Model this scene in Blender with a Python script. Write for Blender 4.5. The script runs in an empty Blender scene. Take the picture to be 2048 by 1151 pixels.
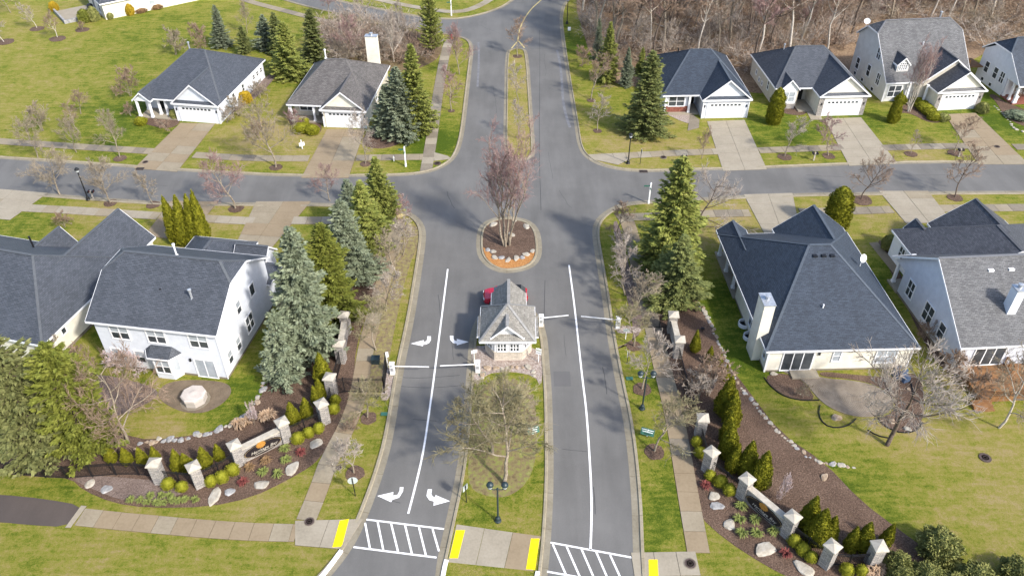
import bpy, math, random
import numpy as np
from mathutils import Vector
from mathutils.geometry import tessellate_polygon
scene = bpy.context.scene
C = scene.collection
PI = math.pi
R = math.radians
# ------------------------------------------------------------------ camera, sky, sun, exposure
PITCH, CAMH, FPX = R(38.5), 50.0, 1600.0
cam_d = bpy.data.cameras.new('camera')
cam_d.sensor_width = 36.0
cam_d.lens = 36.0 * FPX / 2048.0
cam_d.clip_start = 0.5
cam_d.clip_end = 3000.0
cam = bpy.data.objects.new('camera', cam_d)
cam.location = (0, 0, CAMH)
cam.rotation_euler = (PI / 2 - PITCH, 0, 0)
C.objects.link(cam)
scene.camera = cam
SUN_AZ, SUN_EL = R(-42), R(40)
sv = Vector((math.cos(SUN_AZ) * math.cos(SUN_EL), math.sin(SUN_AZ) * math.cos(SUN_EL), math.sin(SUN_EL)))
world = bpy.data.worlds.new('World')
scene.world = world
world.use_nodes = True
wn = world.node_tree.nodes
wl = world.node_tree.links
sky = wn.new('ShaderNodeTexSky')
sky.sky_type = 'NISHITA'
sky.sun_disc = False
sky.sun_elevation = SUN_EL
sky.sun_rotation = math.atan2(sv.x, sv.y)
sky.altitude = 200
sky.air_density = 1.0
sky.dust_density = 2.2
sky.ozone_density = 0.8
wl.new(sky.outputs[0], wn['Background'].inputs[0])
wn['Background'].inputs[1].default_value = 0.15
sun_d = bpy.data.lights.new('sun', 'SUN')
sun_d.energy = 2.55
sun_d.angle = R(4.0)
sun_d.color = (1.0, 0.955, 0.88)
sun = bpy.data.objects.new('sun', sun_d)
sun.rotation_euler = (-sv).to_track_quat('-Z', 'Y').to_euler()
sun.location = (40, -40, 80)
C.objects.link(sun)
scene.view_settings.view_transform = 'Standard'
scene.view_settings.look = 'None'
scene.view_settings.exposure = 1.07
scene.view_settings.gamma = 1.0
scene.view_settings.use_curve_mapping = False
# ------------------------------------------------------------------ photograph pixel -> point on a level plane
_F = np.array([0, math.cos(PITCH), -math.sin(PITCH)])
_U = np.array([0, math.sin(PITCH), math.cos(PITCH)])
_R = np.array([1.0, 0, 0])
def G(x, y, z=0.0):
    d = _F * FPX + _R * (x - 1024.0) - _U * (y - 575.5)
    k = (z - CAMH) / d[2]
    return Vector((d[0] * k, d[1] * k, z))
def proj(p):
    v = np.array([p[0], p[1], p[2] - CAMH])
    q = v @ _F
    return 1024 + FPX * (v @ _R) / q, 575.5 - FPX * (v @ _U) / q
def height_of(base, top_y):           # height of an upright thing from its foot and the picture row of its top
    b = G(*base)
    lo, hi = 0.0, 40.0
    for _ in range(40):
        m = (lo + hi) / 2
        if proj((b.x, b.y, m))[1] > top_y: lo = m
        else: hi = m
    return lo
# ------------------------------------------------------------------ mesh helpers
class MB:
    def __init__(s): s.v = []; s.f = []; s.uv = []
    def face(s, pts, uv=None):
        n = len(s.v)
        s.v.extend([tuple(p) for p in pts])
        s.f.append(tuple(range(n, n + len(pts))))
        s.uv.append(uv)
    def box(s, x0, x1, y0, y1, z0, z1):
        n = len(s.v)
        s.v += [(x0, y0, z0), (x1, y0, z0), (x1, y1, z0), (x0, y1, z0), (x0, y0, z1), (x1, y0, z1), (x1, y1, z1), (x0, y1, z1)]
        for q in ((3, 2, 1, 0), (4, 5, 6, 7), (0, 1, 5, 4), (1, 2, 6, 5), (2, 3, 7, 6), (3, 0, 4, 7)):
            s.f.append(tuple(n + i for i in q)); s.uv.append(None)
        return s
    def hexa(s, P):                   # 8 points: bottom 4, top 4
        n = len(s.v)
        s.v += [tuple(p) for p in P]
        for q in ((3, 2, 1, 0), (4, 5, 6, 7), (0, 1, 5, 4), (1, 2, 6, 5), (2, 3, 7, 6), (3, 0, 4, 7)):
            s.f.append(tuple(n + i for i in q)); s.uv.append(None)
        return s
    def bar(s, p, q, w, h=None, up=(0, 0, 1)):
        p = Vector(p); q = Vector(q); h = h or w
        d = (q - p).normalized()
        u = Vector(up)
        if abs(d.dot(u)) > .98: u = Vector((1, 0, 0))
        a = d.cross(u).normalized() * (w / 2)
        b = a.cross(d).normalized() * (h / 2)
        s.hexa([p - a - b, p + a - b, q + a - b, q - a - b, p - a + b, p + a + b, q + a + b, q - a + b])
        return s
    def tube(s, pts, rad, n=8, cap=True):
        pts = [Vector(p) for p in pts]
        if not hasattr(rad, '__len__'): rad = [rad] * len(pts)
        base = len(s.v)
        for i, p in enumerate(pts):
            d = (pts[min(i + 1, len(pts) - 1)] - pts[max(i - 1, 0)]).normalized()
            u = Vector((0, 0, 1)) if abs(d.z) < .9 else Vector((1, 0, 0))
            a = d.cross(u).normalized(); b = d.cross(a)
            for k in range(n):
                t = 2 * PI * k / n
                s.v.append(tuple(p + a * (math.cos(t) * rad[i]) + b * (math.sin(t) * rad[i])))
        for i in range(len(pts) - 1):
            for k in range(n):
                s.f.append((base + i * n + k, base + i * n + (k + 1) % n, base + (i + 1) * n + (k + 1) % n, base + (i + 1) * n + k)); s.uv.append(None)
        if cap:
            s.f.append(tuple(base + k for k in reversed(range(n)))); s.uv.append(None)
            s.f.append(tuple(base + (len(pts) - 1) * n + k for k in range(n))); s.uv.append(None)
        return s
    def lathe(s, prof, n=12, c=(0, 0, 0)):     # prof: (r, z)
        base = len(s.v)
        for r, z in prof:
            for k in range(n):
                t = 2 * PI * k / n
                s.v.append((c[0] + r * math.cos(t), c[1] + r * math.sin(t), c[2] + z))
        for i in range(len(prof) - 1):
            for k in range(n):
                s.f.append((base + i * n + k, base + i * n + (k + 1) % n, base + (i + 1) * n + (k + 1) % n, base + (i + 1) * n + k)); s.uv.append(None)
        s.f.append(tuple(base + k for k in reversed(range(n)))); s.uv.append(None)
        s.f.append(tuple(base + (len(prof) - 1) * n + k for k in range(n))); s.uv.append(None)
        return s
    def prism(s, poly, z0, z1):
        tri = tessellate_polygon([[Vector((p[0], p[1], 0)) for p in poly]])
        area = sum(poly[i][0] * poly[(i + 1) % len(poly)][1] - poly[(i + 1) % len(poly)][0] * poly[i][1] for i in range(len(poly)))
        if area < 0: poly = list(reversed(poly)); tri = tessellate_polygon([[Vector((p[0], p[1], 0)) for p in poly]])
        n = len(s.v); m = len(poly)
        s.v += [(p[0], p[1], z1) for p in poly] + [(p[0], p[1], z0) for p in poly]
        for t in tri:
            a, b, c = t
            A, B, D = poly[a], poly[b], poly[c]
            if (B[0] - A[0]) * (D[1] - A[1]) - (B[1] - A[1]) * (D[0] - A[0]) < 0: a, b, c = a, c, b
            s.f.append((n + a, n + b, n + c)); s.uv.append(None)
        for i in range(m):
            j = (i + 1) % m
            s.f.append((n + m + i, n + m + j, n + j, n + i)); s.uv.append(None)
        return s
    def mesh(s, name, mat, smooth=False):
        me = bpy.data.meshes.new(name)
        me.from_pydata(s.v, [], s.f)
        if any(u is not None for u in s.uv):
            ul = me.uv_layers.new(name='UVMap')
            i = 0
            for f, u in zip(s.f, s.uv):
                for k in range(len(f)):
                    ul.data[i].uv = u[k] if u is not None else (0, 0)
                    i += 1
        for m in (mat if isinstance(mat, (list, tuple)) else [mat]): me.materials.append(m)
        if smooth: me.polygons.foreach_set('use_smooth', [True] * len(me.polygons))
        me.update()
        return me
    def build(s, name, mat, parent=None, smooth=False, **kw):
        return link(name, s.mesh(name, mat, smooth), parent, **kw)
def link(name, data, parent=None, loc=None, rotz=None, scale=None):
    o = bpy.data.objects.new(name, data)
    C.objects.link(o)
    if parent is not None: o.parent = parent
    if loc is not None: o.location = loc
    if rotz is not None: o.rotation_euler = (0, 0, rotz)
    if scale is not None: o.scale = scale
    return o
def tag(o, label, cat, group=None):
    o['label'] = label; o['category'] = cat
    if group: o['group'] = group
    return o
def thing(name, label, cat, loc=(0, 0, 0), rotz=0.0, group=None, scale=None):
    return tag(link(name, None, None, loc, rotz, scale), label, cat, group)
def struct(o): o['kind'] = 'structure'; return o
def stuff(o): o['kind'] = 'stuff'; return o
def chaikin(P, n=2, closed=False):
    P = [Vector((p[0], p[1])) for p in P]
    for _ in range(n):
        Q = []
        m = len(P)
        if not closed: Q.append(P[0])
        for i in range(m if closed else m - 1):
            a, b = P[i], P[(i + 1) % m]
            Q += [a * .75 + b * .25, a * .25 + b * .75]
        if not closed: Q.append(P[-1])
        P = Q
    return P
def resample(P, step):
    out = [P[0].copy()]; acc = 0.0
    for a, b in zip(P[:-1], P[1:]):
        L = (b - a).length
        while acc + L >= step:
            t = (step - acc) / L
            a = a.lerp(b, t); L = (b - a).length; acc = 0.0
            out.append(a.copy())
        acc += L
    if (out[-1] - P[-1]).length > step * .25: out.append(P[-1].copy())
    return out
def gp(pts, z=0.0): return [G(x, y, z).to_2d() for x, y in pts]
def offset(P, d, closed=False):
    out = []
    m = len(P)
    for i in range(m):
        a = P[i - 1] if (i > 0 or closed) else P[i]
        b = P[(i + 1) % m] if (i < m - 1 or closed) else P[i]
        t = (b - a).normalized()
        out.append(P[i] + Vector((t.y, -t.x)) * d)     # to the right of travel
    return out
# ------------------------------------------------------------------ materials
def _ramp(nt, stops):
    r = nt.nodes.new('ShaderNodeValToRGB')
    e = r.color_ramp.elements
    while len(e) < len(stops): e.new(0.5)
    for k, (p, c) in zip(e, stops):
        k.position = p; k.color = (c[0], c[1], c[2], 1)
    return r
def mat(name, stops, scale=4.0, rough=0.85, bump=0.0, detail=5.0, coord='obj', scale2=None, amt2=0.25, spec=0.3, bscale=None, bdist=0.02, metal=0.0, coat=0.0):
    m = bpy.data.materials.new(name)
    m.use_nodes = True
    nt = m.node_tree; N = nt.nodes; L = nt.links
    b = N['Principled BSDF']
    b.inputs['Roughness'].default_value = rough
    b.inputs['Specular IOR Level'].default_value = spec
    b.inputs['Metallic'].default_value = metal
    b.inputs['Coat Weight'].default_value = coat
    if not isinstance(stops[0], (list, tuple)): stops = [(0, stops), (1, stops)]
    if coord == 'world':
        co = N.new('ShaderNodeNewGeometry').outputs['Position']
    else:
        co = N.new('ShaderNodeTexCoord').outputs['UV' if coord == 'uv' else 'Object']
    n1 = N.new('ShaderNodeTexNoise'); n1.inputs['Scale'].default_value = scale; n1.inputs['Detail'].default_value = detail
    n1.inputs['Roughness'].default_value = 0.6
    L.new(co, n1.inputs['Vector'])
    fac = n1.outputs['Fac']
    if scale2:
        n2 = N.new('ShaderNodeTexNoise'); n2.inputs['Scale'].default_value = scale2; n2.inputs['Detail'].default_value = 4
        L.new(co, n2.inputs['Vector'])
        mx = N.new('ShaderNodeMix'); mx.data_type = 'FLOAT'; mx.inputs[0].default_value = amt2
        L.new(fac, mx.inputs[2]); L.new(n2.outputs['Fac'], mx.inputs[3])
        fac = mx.outputs[0]
    r = _ramp(nt, stops)
    L.new(fac, r.inputs[0]); L.new(r.outputs[0], b.inputs['Base Color'])
    if bump:
        n3 = N.new('ShaderNodeTexNoise'); n3.inputs['Scale'].default_value = bscale or scale * 4; n3.inputs['Detail'].default_value = 3
        L.new(co, n3.inputs['Vector'])
        bp = N.new('ShaderNodeBump'); bp.inputs['Strength'].default_value = bump; bp.inputs['Distance'].default_value = bdist
        L.new(n3.outputs['Fac'], bp.inputs['Height']); L.new(bp.outputs[0], b.inputs['Normal'])
    return m
def roofcap(name, c): return mat(name, spread(tuple(x * .85 for x in c), tuple(x * 1.15 for x in c)), 4, .7)
def spread(a, b, lo=.3, hi=.7): return [(lo, a), (hi, b)]
def brickmat(name, c1, c2, mortar, bw, bh, ms, rough=.85, bump=.5, spec=.3, var=.35, bdist=.02, big=None, off=.5):
    m = bpy.data.materials.new(name)
    m.use_nodes = True
    nt = m.node_tree; N = nt.nodes; L = nt.links
    b = N['Principled BSDF']
    b.inputs['Roughness'].default_value = rough
    b.inputs['Specular IOR Level'].default_value = spec
    uv = N.new('ShaderNodeTexCoord').outputs['UV']
    t = N.new('ShaderNodeTexBrick')
    t.inputs['Scale'].default_value = 1; t.inputs['Brick Width'].default_value = bw; t.inputs['Row Height'].default_value = bh
    t.inputs['Mortar Size'].default_value = ms; t.inputs['Mortar Smooth'].default_value = .3; t.inputs['Bias'].default_value = 0
    t.offset = off
    t.inputs['Color1'].default_value = (*c1, 1); t.inputs['Color2'].default_value = (*c2, 1); t.inputs['Mortar'].default_value = (*mortar, 1)
    L.new(uv, t.inputs['Vector'])
    n = N.new('ShaderNodeTexNoise'); n.inputs['Scale'].default_value = 6.0; n.inputs['Detail'].default_value = 5; n.inputs['Roughness'].default_value = .7
    L.new(uv, n.inputs['Vector'])
    n2 = N.new('ShaderNodeTexNoise'); n2.inputs['Scale'].default_value = .35; n2.inputs['Detail'].default_value = 4
    L.new(uv, n2.inputs['Vector'])
    ad = N.new('ShaderNodeMath'); ad.operation = 'ADD'
    mpg = N.new('ShaderNodeMapping'); mpg.inputs['Scale'].default_value = (1.6, .14, 1); L.new(uv, mpg.inputs[0])
    n4 = N.new('ShaderNodeTexNoise'); n4.inputs['Scale'].default_value = 1.0; n4.inputs['Detail'].default_value = 5; L.new(mpg.outputs[0], n4.inputs['Vector'])
    av = N.new('ShaderNodeMix'); av.data_type = 'FLOAT'; av.inputs[0].default_value = .5; L.new(n2.outputs['Fac'], av.inputs[2]); L.new(n4.outputs['Fac'], av.inputs[3])
    L.new(n.outputs['Fac'], ad.inputs[0]); L.new(av.outputs[0], ad.inputs[1])
    mr = N.new('ShaderNodeMapRange'); mr.inputs[1].default_value = .7; mr.inputs[2].default_value = 1.3; mr.inputs[3].default_value = 1 - var; mr.inputs[4].default_value = 1 + var
    L.new(ad.outputs[0], mr.inputs[0])
    mm = N.new('ShaderNodeMix'); mm.data_type = 'RGBA'; mm.blend_type = 'MULTIPLY'; mm.inputs[0].default_value = 1
    L.new(t.outputs['Color'], mm.inputs[6])
    cb = N.new('ShaderNodeCombineColor')
    for i in range(3): L.new(mr.outputs[0], cb.inputs[i])
    L.new(cb.outputs[0], mm.inputs[7])
    L.new(mm.outputs[2], b.inputs['Base Color'])
    bp = N.new('ShaderNodeBump'); bp.inputs['Strength'].default_value = bump; bp.inputs['Distance'].default_value = bdist
    h = N.new('ShaderNodeMath'); h.operation = 'MULTIPLY_ADD'; h.inputs[1].default_value = .5
    L.new(n.outputs['Fac'], h.inputs[0])
    inv = N.new('ShaderNodeMath'); inv.operation = 'SUBTRACT'; inv.inputs[0].default_value = 1
    L.new(t.outputs['Fac'], inv.inputs[1]); L.new(inv.outputs[0], h.inputs[2])
    L.new(h.outputs[0], bp.inputs['Height']); L.new(bp.outputs[0], b.inputs['Normal'])
    return m
def shingle(name, a, b, var=.22):
    return brickmat(name, a, b, tuple(x * .45 for x in a), .34, .15, .012, rough=.62, bump=.8, spec=.35, var=var, bdist=.015)
M = {}
M['concrete'] = mat('concrete', [(.25, (0.221, 0.193, 0.143)), (.5, (0.296, 0.258, 0.196)), (.75, (0.347, 0.308, 0.241))], .5, .9, .15, coord='world', scale2=6, amt2=.4, bscale=20)
M['concrete_tan'] = mat('concrete_tan', [(.25, (0.201, 0.153, 0.094)), (.5, (0.255, 0.197, 0.127)), (.75, (0.288, 0.229, 0.149))], .5, .9, .15, coord='world', scale2=5, amt2=.4, bscale=20)
M['concrete_dark'] = mat('concrete_dark', [(.25, (0.145, 0.124, 0.092)), (.5, (0.204, 0.173, 0.131)), (.75, (0.264, 0.231, 0.176))], .7, .9, .15, coord='world', scale2=6, amt2=.4, bscale=20)
M['concrete_mid'] = mat('concrete_mid', [(.25, (0.196, 0.165, 0.113)), (.5, (0.264, 0.221, 0.155)), (.75, (0.312, 0.269, 0.197))], .6, .9, .15, coord='world', scale2=6, amt2=.4, bscale=20)
M['kerb'] = mat('kerb_concrete', [(.2, (0.158, 0.124, 0.081)), (.45, (0.258, 0.222, 0.155)), (.7, (0.330, 0.292, 0.216))], .9, .9, .2, coord='world', scale2=7, amt2=.35, bscale=20)
M['gutter'] = mat('gutter_concrete', [(.2, (0.145, 0.119, 0.081)), (.5, (0.225, 0.198, 0.145)), (.75, (0.290, 0.259, 0.202))], .7, .9, .2, coord='world', scale2=5, amt2=.35, bscale=20)
M['soil_joint'] = mat('soil_joint', spread((.07, .055, .035), (.14, .11, .07)), 6, .95, .2, coord='world')
M['mulch'] = mat('mulch', [(.3, (0.037, 0.023, 0.014)), (.48, (0.099, 0.062, 0.043)), (.6, (0.157, 0.103, 0.073)), (.74, (0.281, 0.206, 0.147))], 9, .95, .9, coord='world', detail=8, scale2=.5, amt2=.25, bscale=9, bdist=.08)
M['mulch_pale'] = mat('mulch_pale', [(.3, (0.068, 0.048, 0.037)), (.5, (0.163, 0.119, 0.099)), (.7, (0.286, 0.224, 0.190))], 9, .95, .9, coord='world', detail=8, scale2=.6, amt2=.25, bscale=9, bdist=.08)
M['mulch_orange'] = mat('mulch_orange', [(.3, (0.225, 0.086, 0.024)), (.5, (0.390, 0.180, 0.056)), (.7, (0.495, 0.274, 0.112))], 9, .95, .8, coord='world', detail=7, bscale=10, bdist=.06)
M['litter'] = mat('leaf_litter', [(.25, (0.055, 0.037, 0.024)), (.42, (0.153, 0.098, 0.059)), (.56, (0.272, 0.185, 0.113)), (.68, (0.359, 0.276, 0.178)), (.8, (0.207, 0.195, 0.084))], 3, .95, .9, coord='world', detail=10, scale2=.22, amt2=.35, bscale=5, bdist=.12)
M['dirt'] = mat('bare_dirt', [(.3, (.10, .075, .05)), (.6, (.17, .13, .09)), (.8, (.24, .20, .14))], 1.2, .95, .4, coord='world', scale2=9, amt2=.35, bscale=8)
M['gravel'] = mat('gravel', [(.3, (0.165, 0.120, 0.098)), (.5, (0.315, 0.255, 0.217)), (.7, (0.465, 0.413, 0.375))], 7, .9, .9, coord='world', detail=7, bscale=8, bdist=.06)
M['white_paint'] = mat('white_road_paint', spread((.68, .68, .68), (.84, .83, .82), .25, .6), 6, .7, coord='world')
M['yellow_paint'] = mat('yellow_paint', spread((.80, .60, .0), (.90, .72, .01), .3, .7), 5, .7, .3, coord='world', bscale=30)
M['faded_yellow'] = mat('faded_yellow_paint', spread((.42, .34, .14), (.62, .50, .22), .3, .7), 4, .8, coord='world')
M['trim'] = mat('white_trim', spread((0.722, 0.722, 0.731), (0.798, 0.798, 0.807)), 2, .5)
M['vinyl_white'] = mat('white_siding', spread((0.595, 0.618, 0.666), (0.680, 0.705, 0.756), .35, .65), 1.5, .6, .25, scale2=12, amt2=.2)
M['vinyl_grey'] = mat('pale_grey_siding', spread((.55, .54, .52), (.63, .62, .60), .35, .65), 1.5, .6, .25)
M['vinyl_blue'] = mat('pale_blue_grey_siding', spread((.50, .52, .58), (.58, .60, .66), .35, .65), 1.5, .6, .25)
M['vinyl_cream'] = mat('cream_siding', spread((.66, .62, .52), (.76, .72, .62), .35, .65), 1.5, .6, .25)
M['vinyl_tan'] = mat('tan_siding', spread((.46, .42, .35), (.54, .50, .42), .35, .65), 1.5, .6, .25)
M['glass'] = mat('window_glass', spread((.025, .03, .035), (.08, .09, .10), .35, .7), .7, .08, spec=.5, coord='world')
M['blind'] = mat('window_with_blind', spread((.30, .33, .36), (.46, .49, .52), .35, .7), .9, .12, spec=.5, coord='world')
M['black_metal'] = mat('black_metal', (.012, .012, .014), 5, .45, spec=.4)
M['lamp_green'] = mat('dark_green_metal', (.02, .035, .04), 5, .45, spec=.4)
M['dark_hole'] = mat('dark_opening', (.015, .015, .015), 5, .8)
M['white_metal'] = mat('white_metal', (.80, .80, .80), 5, .45)
M['galv'] = mat('galvanised_metal', spread((.35, .37, .40), (.55, .57, .60)), 6, .4, metal=.5)
M['cast_iron'] = mat('cast_iron', spread((.05, .035, .03), (.11, .08, .07)), 9, .7)
M['cap_stone'] = mat('cap_stone', spread((0.360, 0.320, 0.259), (0.485, 0.445, 0.375), .3, .7), 3, .85, .3)
M['boulder'] = mat('limestone_boulder', [(.3, (0.257, 0.224, 0.176)), (.5, (0.379, 0.342, 0.280)), (.7, (0.451, 0.419, 0.363))], 1.6, .9, .6, bscale=6, bdist=.06)
M['boulder_tan'] = mat('tan_fieldstone', [(.3, (0.190, 0.129, 0.082)), (.5, (0.326, 0.245, 0.170)), (.7, (0.422, 0.360, 0.292))], 1.7, .9, .6, bscale=6, bdist=.05)
M['boulder_grey'] = mat('grey_fieldstone', [(.3, (0.150, 0.150, 0.156)), (.5, (0.286, 0.279, 0.272)), (.7, (0.408, 0.401, 0.388))], 1.7, .9, .6, bscale=6, bdist=.05)
M['wood'] = mat('stained_deck_wood', spread((0.150, 0.068, 0.027), (0.270, 0.144, 0.063), .3, .7), 3, .7, .2)
M['brick'] = mat('red_brick', spread((.16, .05, .035), (.28, .11, .08), .35, .65), 5, .85, .3)
M['patio'] = mat('stamped_patio', [(.3, (0.198, 0.157, 0.112)), (.6, (0.297, 0.244, 0.176)), (.8, (0.360, 0.304, 0.232))], 1.0, .8, .25, coord='world', scale2=5, amt2=.3)
M['stone'] = brickmat('ledge_stone', (0.456, 0.420, 0.377), (0.274, 0.258, 0.252), (0.182, 0.162, 0.147), .34, .12, .014, rough=.9, bump=1.0, spec=.2, var=.35, bdist=.03)
M['roof_blue'] = shingle('blue_black_shingles', (0.028, 0.037, 0.053), (0.045, 0.059, 0.082))
M['roof_charcoal'] = shingle('charcoal_shingles', (0.052, 0.059, 0.071), (0.079, 0.087, 0.105))
M['roof_brown'] = shingle('weathered_brown_shingles', (0.092, 0.084, 0.078), (0.152, 0.140, 0.132), .35)
M['roof_grey'] = shingle('grey_shingles', (0.082, 0.082, 0.086), (0.138, 0.138, 0.140), .35)
M['roof_black'] = shingle('black_shingles', (.05, .052, .06), (.085, .088, .10))
M['bark'] = mat('bark', spread((.16, .125, .09), (.34, .29, .22), .35, .65), 7, .9, .5)
M['bark_dark'] = mat('dark_bark', spread((.07, .05, .04), (.17, .13, .10), .35, .65), 7, .9, .5)
M['bark_pale'] = mat('pale_bark', spread((.36, .31, .25), (.58, .53, .46), .35, .65), 5, .9, .4)
M['twig_tan'] = mat('tan_twigs', spread((0.211, 0.167, 0.114), (0.387, 0.324, 0.237), .35, .65), 2, .9)
M['twig_olive'] = mat('lichen_olive_twigs', spread((0.160, 0.135, 0.070), (0.306, 0.272, 0.157), .35, .65), 2, .9)
M['twig_grey'] = mat('grey_twigs', spread((0.244, 0.197, 0.160), (0.465, 0.404, 0.342), .35, .65), 2, .9)
M['twig_red'] = mat('reddish_budding_twigs', spread((0.213, 0.114, 0.107), (0.378, 0.272, 0.245), .35, .65), 2, .9)
M['twig_brown'] = mat('brown_twigs', spread((0.173, 0.114, 0.079), (0.372, 0.271, 0.196), .35, .65), 2, .9)
M['twig_white'] = mat('pale_blossom_twigs', spread((.45, .34, .32), (.66, .56, .55), .35, .65), 2, .9)
def leafmat(name, stops, scale): return mat(name, stops, scale, .75, coord='obj', detail=4, spec=.2, scale2=scale * 6, amt2=.35)
M['spruce_blue'] = leafmat('blue_spruce_needles', [(.32, (0.088, 0.108, 0.062)), (.5, (0.176, 0.205, 0.128)), (.68, (0.311, 0.339, 0.223))], 1.3)
M['spruce_green'] = leafmat('green_spruce_needles', [(.32, (0.094, 0.118, 0.025)), (.5, (0.205, 0.228, 0.049)), (.68, (0.375, 0.370, 0.099))], 1.3)
M['spruce_dark'] = leafmat('dark_spruce_needles', [(.32, (0.071, 0.091, 0.029)), (.5, (0.153, 0.174, 0.055)), (.68, (0.270, 0.273, 0.086))], 1.3)
M['spruce_olive'] = leafmat('olive_grey_needles', [(.32, (0.076, 0.087, 0.028)), (.5, (0.151, 0.160, 0.056)), (.68, (0.248, 0.247, 0.096))], 1.3)
M['pine_yellow'] = leafmat('yellow_green_needles', [(.32, (0.062, 0.076, 0.011)), (.5, (0.136, 0.151, 0.023)), (.68, (0.217, 0.223, 0.045))], 1.3)
M['arb'] = leafmat('arborvitae_foliage', [(.32, (0.072, 0.079, 0.006)), (.5, (0.162, 0.163, 0.010)), (.68, (0.270, 0.251, 0.020))], 3)
M['box'] = leafmat('boxwood_foliage', [(.32, (0.093, 0.101, 0.005)), (.5, (0.187, 0.189, 0.011)), (.68, (0.272, 0.264, 0.027))], 4)
M['juniper'] = leafmat('juniper_foliage', [(.32, (0.090, 0.105, 0.030)), (.5, (0.195, 0.203, 0.060)), (.68, (0.330, 0.300, 0.105))], 3)
M['grass_clump'] = leafmat('young_daylily_leaves', [(.32, (0.120, 0.150, 0.030)), (.6, (0.240, 0.270, 0.076))], 6)
M['barberry'] = leafmat('red_barberry_twigs', [(.32, (.10, .025, .02)), (.6, (.24, .07, .06))], 6)
M['sedge'] = leafmat('dry_orange_sedge', [(.32, (0.163, 0.091, 0.040)), (.6, (0.293, 0.189, 0.096))], 6)
M['hydrangea'] = leafmat('dry_flower_heads', [(.32, (0.280, 0.168, 0.090)), (.6, (0.462, 0.336, 0.225))], 6)
M['yellow_bush'] = leafmat('golden_foliage', [(.32, (0.255, 0.166, 0.006)), (.6, (0.421, 0.293, 0.025))], 4)
M['roof_weather'] = shingle('weathered_grey_shingles', (0.200, 0.187, 0.163), (0.300, 0.283, 0.251), .35)
CAP = {M['roof_weather']: roofcap('weathered_ridge', (.24, .235, .225)), M['roof_blue']: roofcap('blue_black_ridge', (.075, .09, .11)), M['roof_charcoal']: roofcap('charcoal_ridge', (.09, .097, .107)), M['roof_brown']: roofcap('brown_ridge', (.125, .115, .108)), M['roof_grey']: roofcap('grey_ridge', (.17, .17, .175)), M['roof_black']: roofcap('black_ridge', (.07, .072, .08))}
# ------------------------------------------------------------------ ground
rng = random.Random(7)
DRY = [(1850, 900, 13, .2), (1970, 960, 11, .12), (1740, 890, 5, .12), (1715, 985, 6, -.35), (1480, 730, 4, -.45), (1440, 600, 5, -.35), (1760, 560, 5, -.25), (1740, 440, 6, .25), (1960, 440, 8, .15),
       (485, 795, 4, -.45), (430, 850, 4, -.25), (350, 850, 4, .4), (1040, 1020, 4, -.4), (1330, 1060, 5, -.35), (1310, 960, 4, .0), (1300, 760, 3, -.2), (760, 1000, 4, .05), (560, 1010, 4, .1), (300, 1120, 15, .10), (1420, 1110, 3, .2), (150, 960, 3, -.2),
       (890, 270, 5, -.35), (840, 290, 5, -.4), (700, 300, 6, .35), (560, 270, 6, .35), (480, 270, 6, .25), (640, 200, 5, .35), (260, 220, 9, -.4), (150, 110, 14, -.06), (60, 60, 14, .2), (320, 60, 12, -.14), (470, 40, 8, .05), (60, 200, 14, .15), (330, 300, 6, -.3),
       (1150, 90, 6, -.35), (1200, 200, 6, -.1), (1250, 290, 8, .2), (1360, 290, 8, .2), (1560, 260, 6, -.45), (1740, 250, 5, -.4), (1790, 290, 5, .1), (1950, 250, 6, -.35), (2000, 210, 7, -.4), (1040, 200, 8, .5), (1040, 290, 5, .3),
       (200, 420, 6, .4), (50, 440, 5, -.35), (440, 430, 5, .35), (780, 600, 6, .3), (830, 480, 5, .35), (1260, 520, 4, -.1), (1640, 310, 5, .1), (1850, 310, 6, .3), (1460, 420, 6, .35), (1470, 480, 5, .3), (1740, 930, 5, -.15)]
def axis(lo, hi, step, far):
    a = [lo - far * k for k in (1, .55, .25, .1, .04)] + list(np.arange(lo, hi, step)) + [hi + far * k for k in (0, .04, .1, .25, .55, 1)]
    return sorted(a)
xs = axis(-125, 135, 1.5, 700); ys = axis(18, 215, 1.5, 700)
dry_pts = [(G(x, y), r, a) for x, y, r, a in DRY]
gv, gf, gd = [], [], []
for y in ys:
    for x in xs:
        d = .43
        for p, r, a in dry_pts:
            q = ((x - p.x) ** 2 + (y - p.y) ** 2) / (r * r)
            if q < 6: d += a * math.exp(-q)
        gv.append((x, y, 0)); gd.append(d)
nx = len(xs)
for j in range(len(ys) - 1):
    for i in range(nx - 1):
        gf.append((j * nx + i, j * nx + i + 1, (j + 1) * nx + i + 1, (j + 1) * nx + i))
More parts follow.
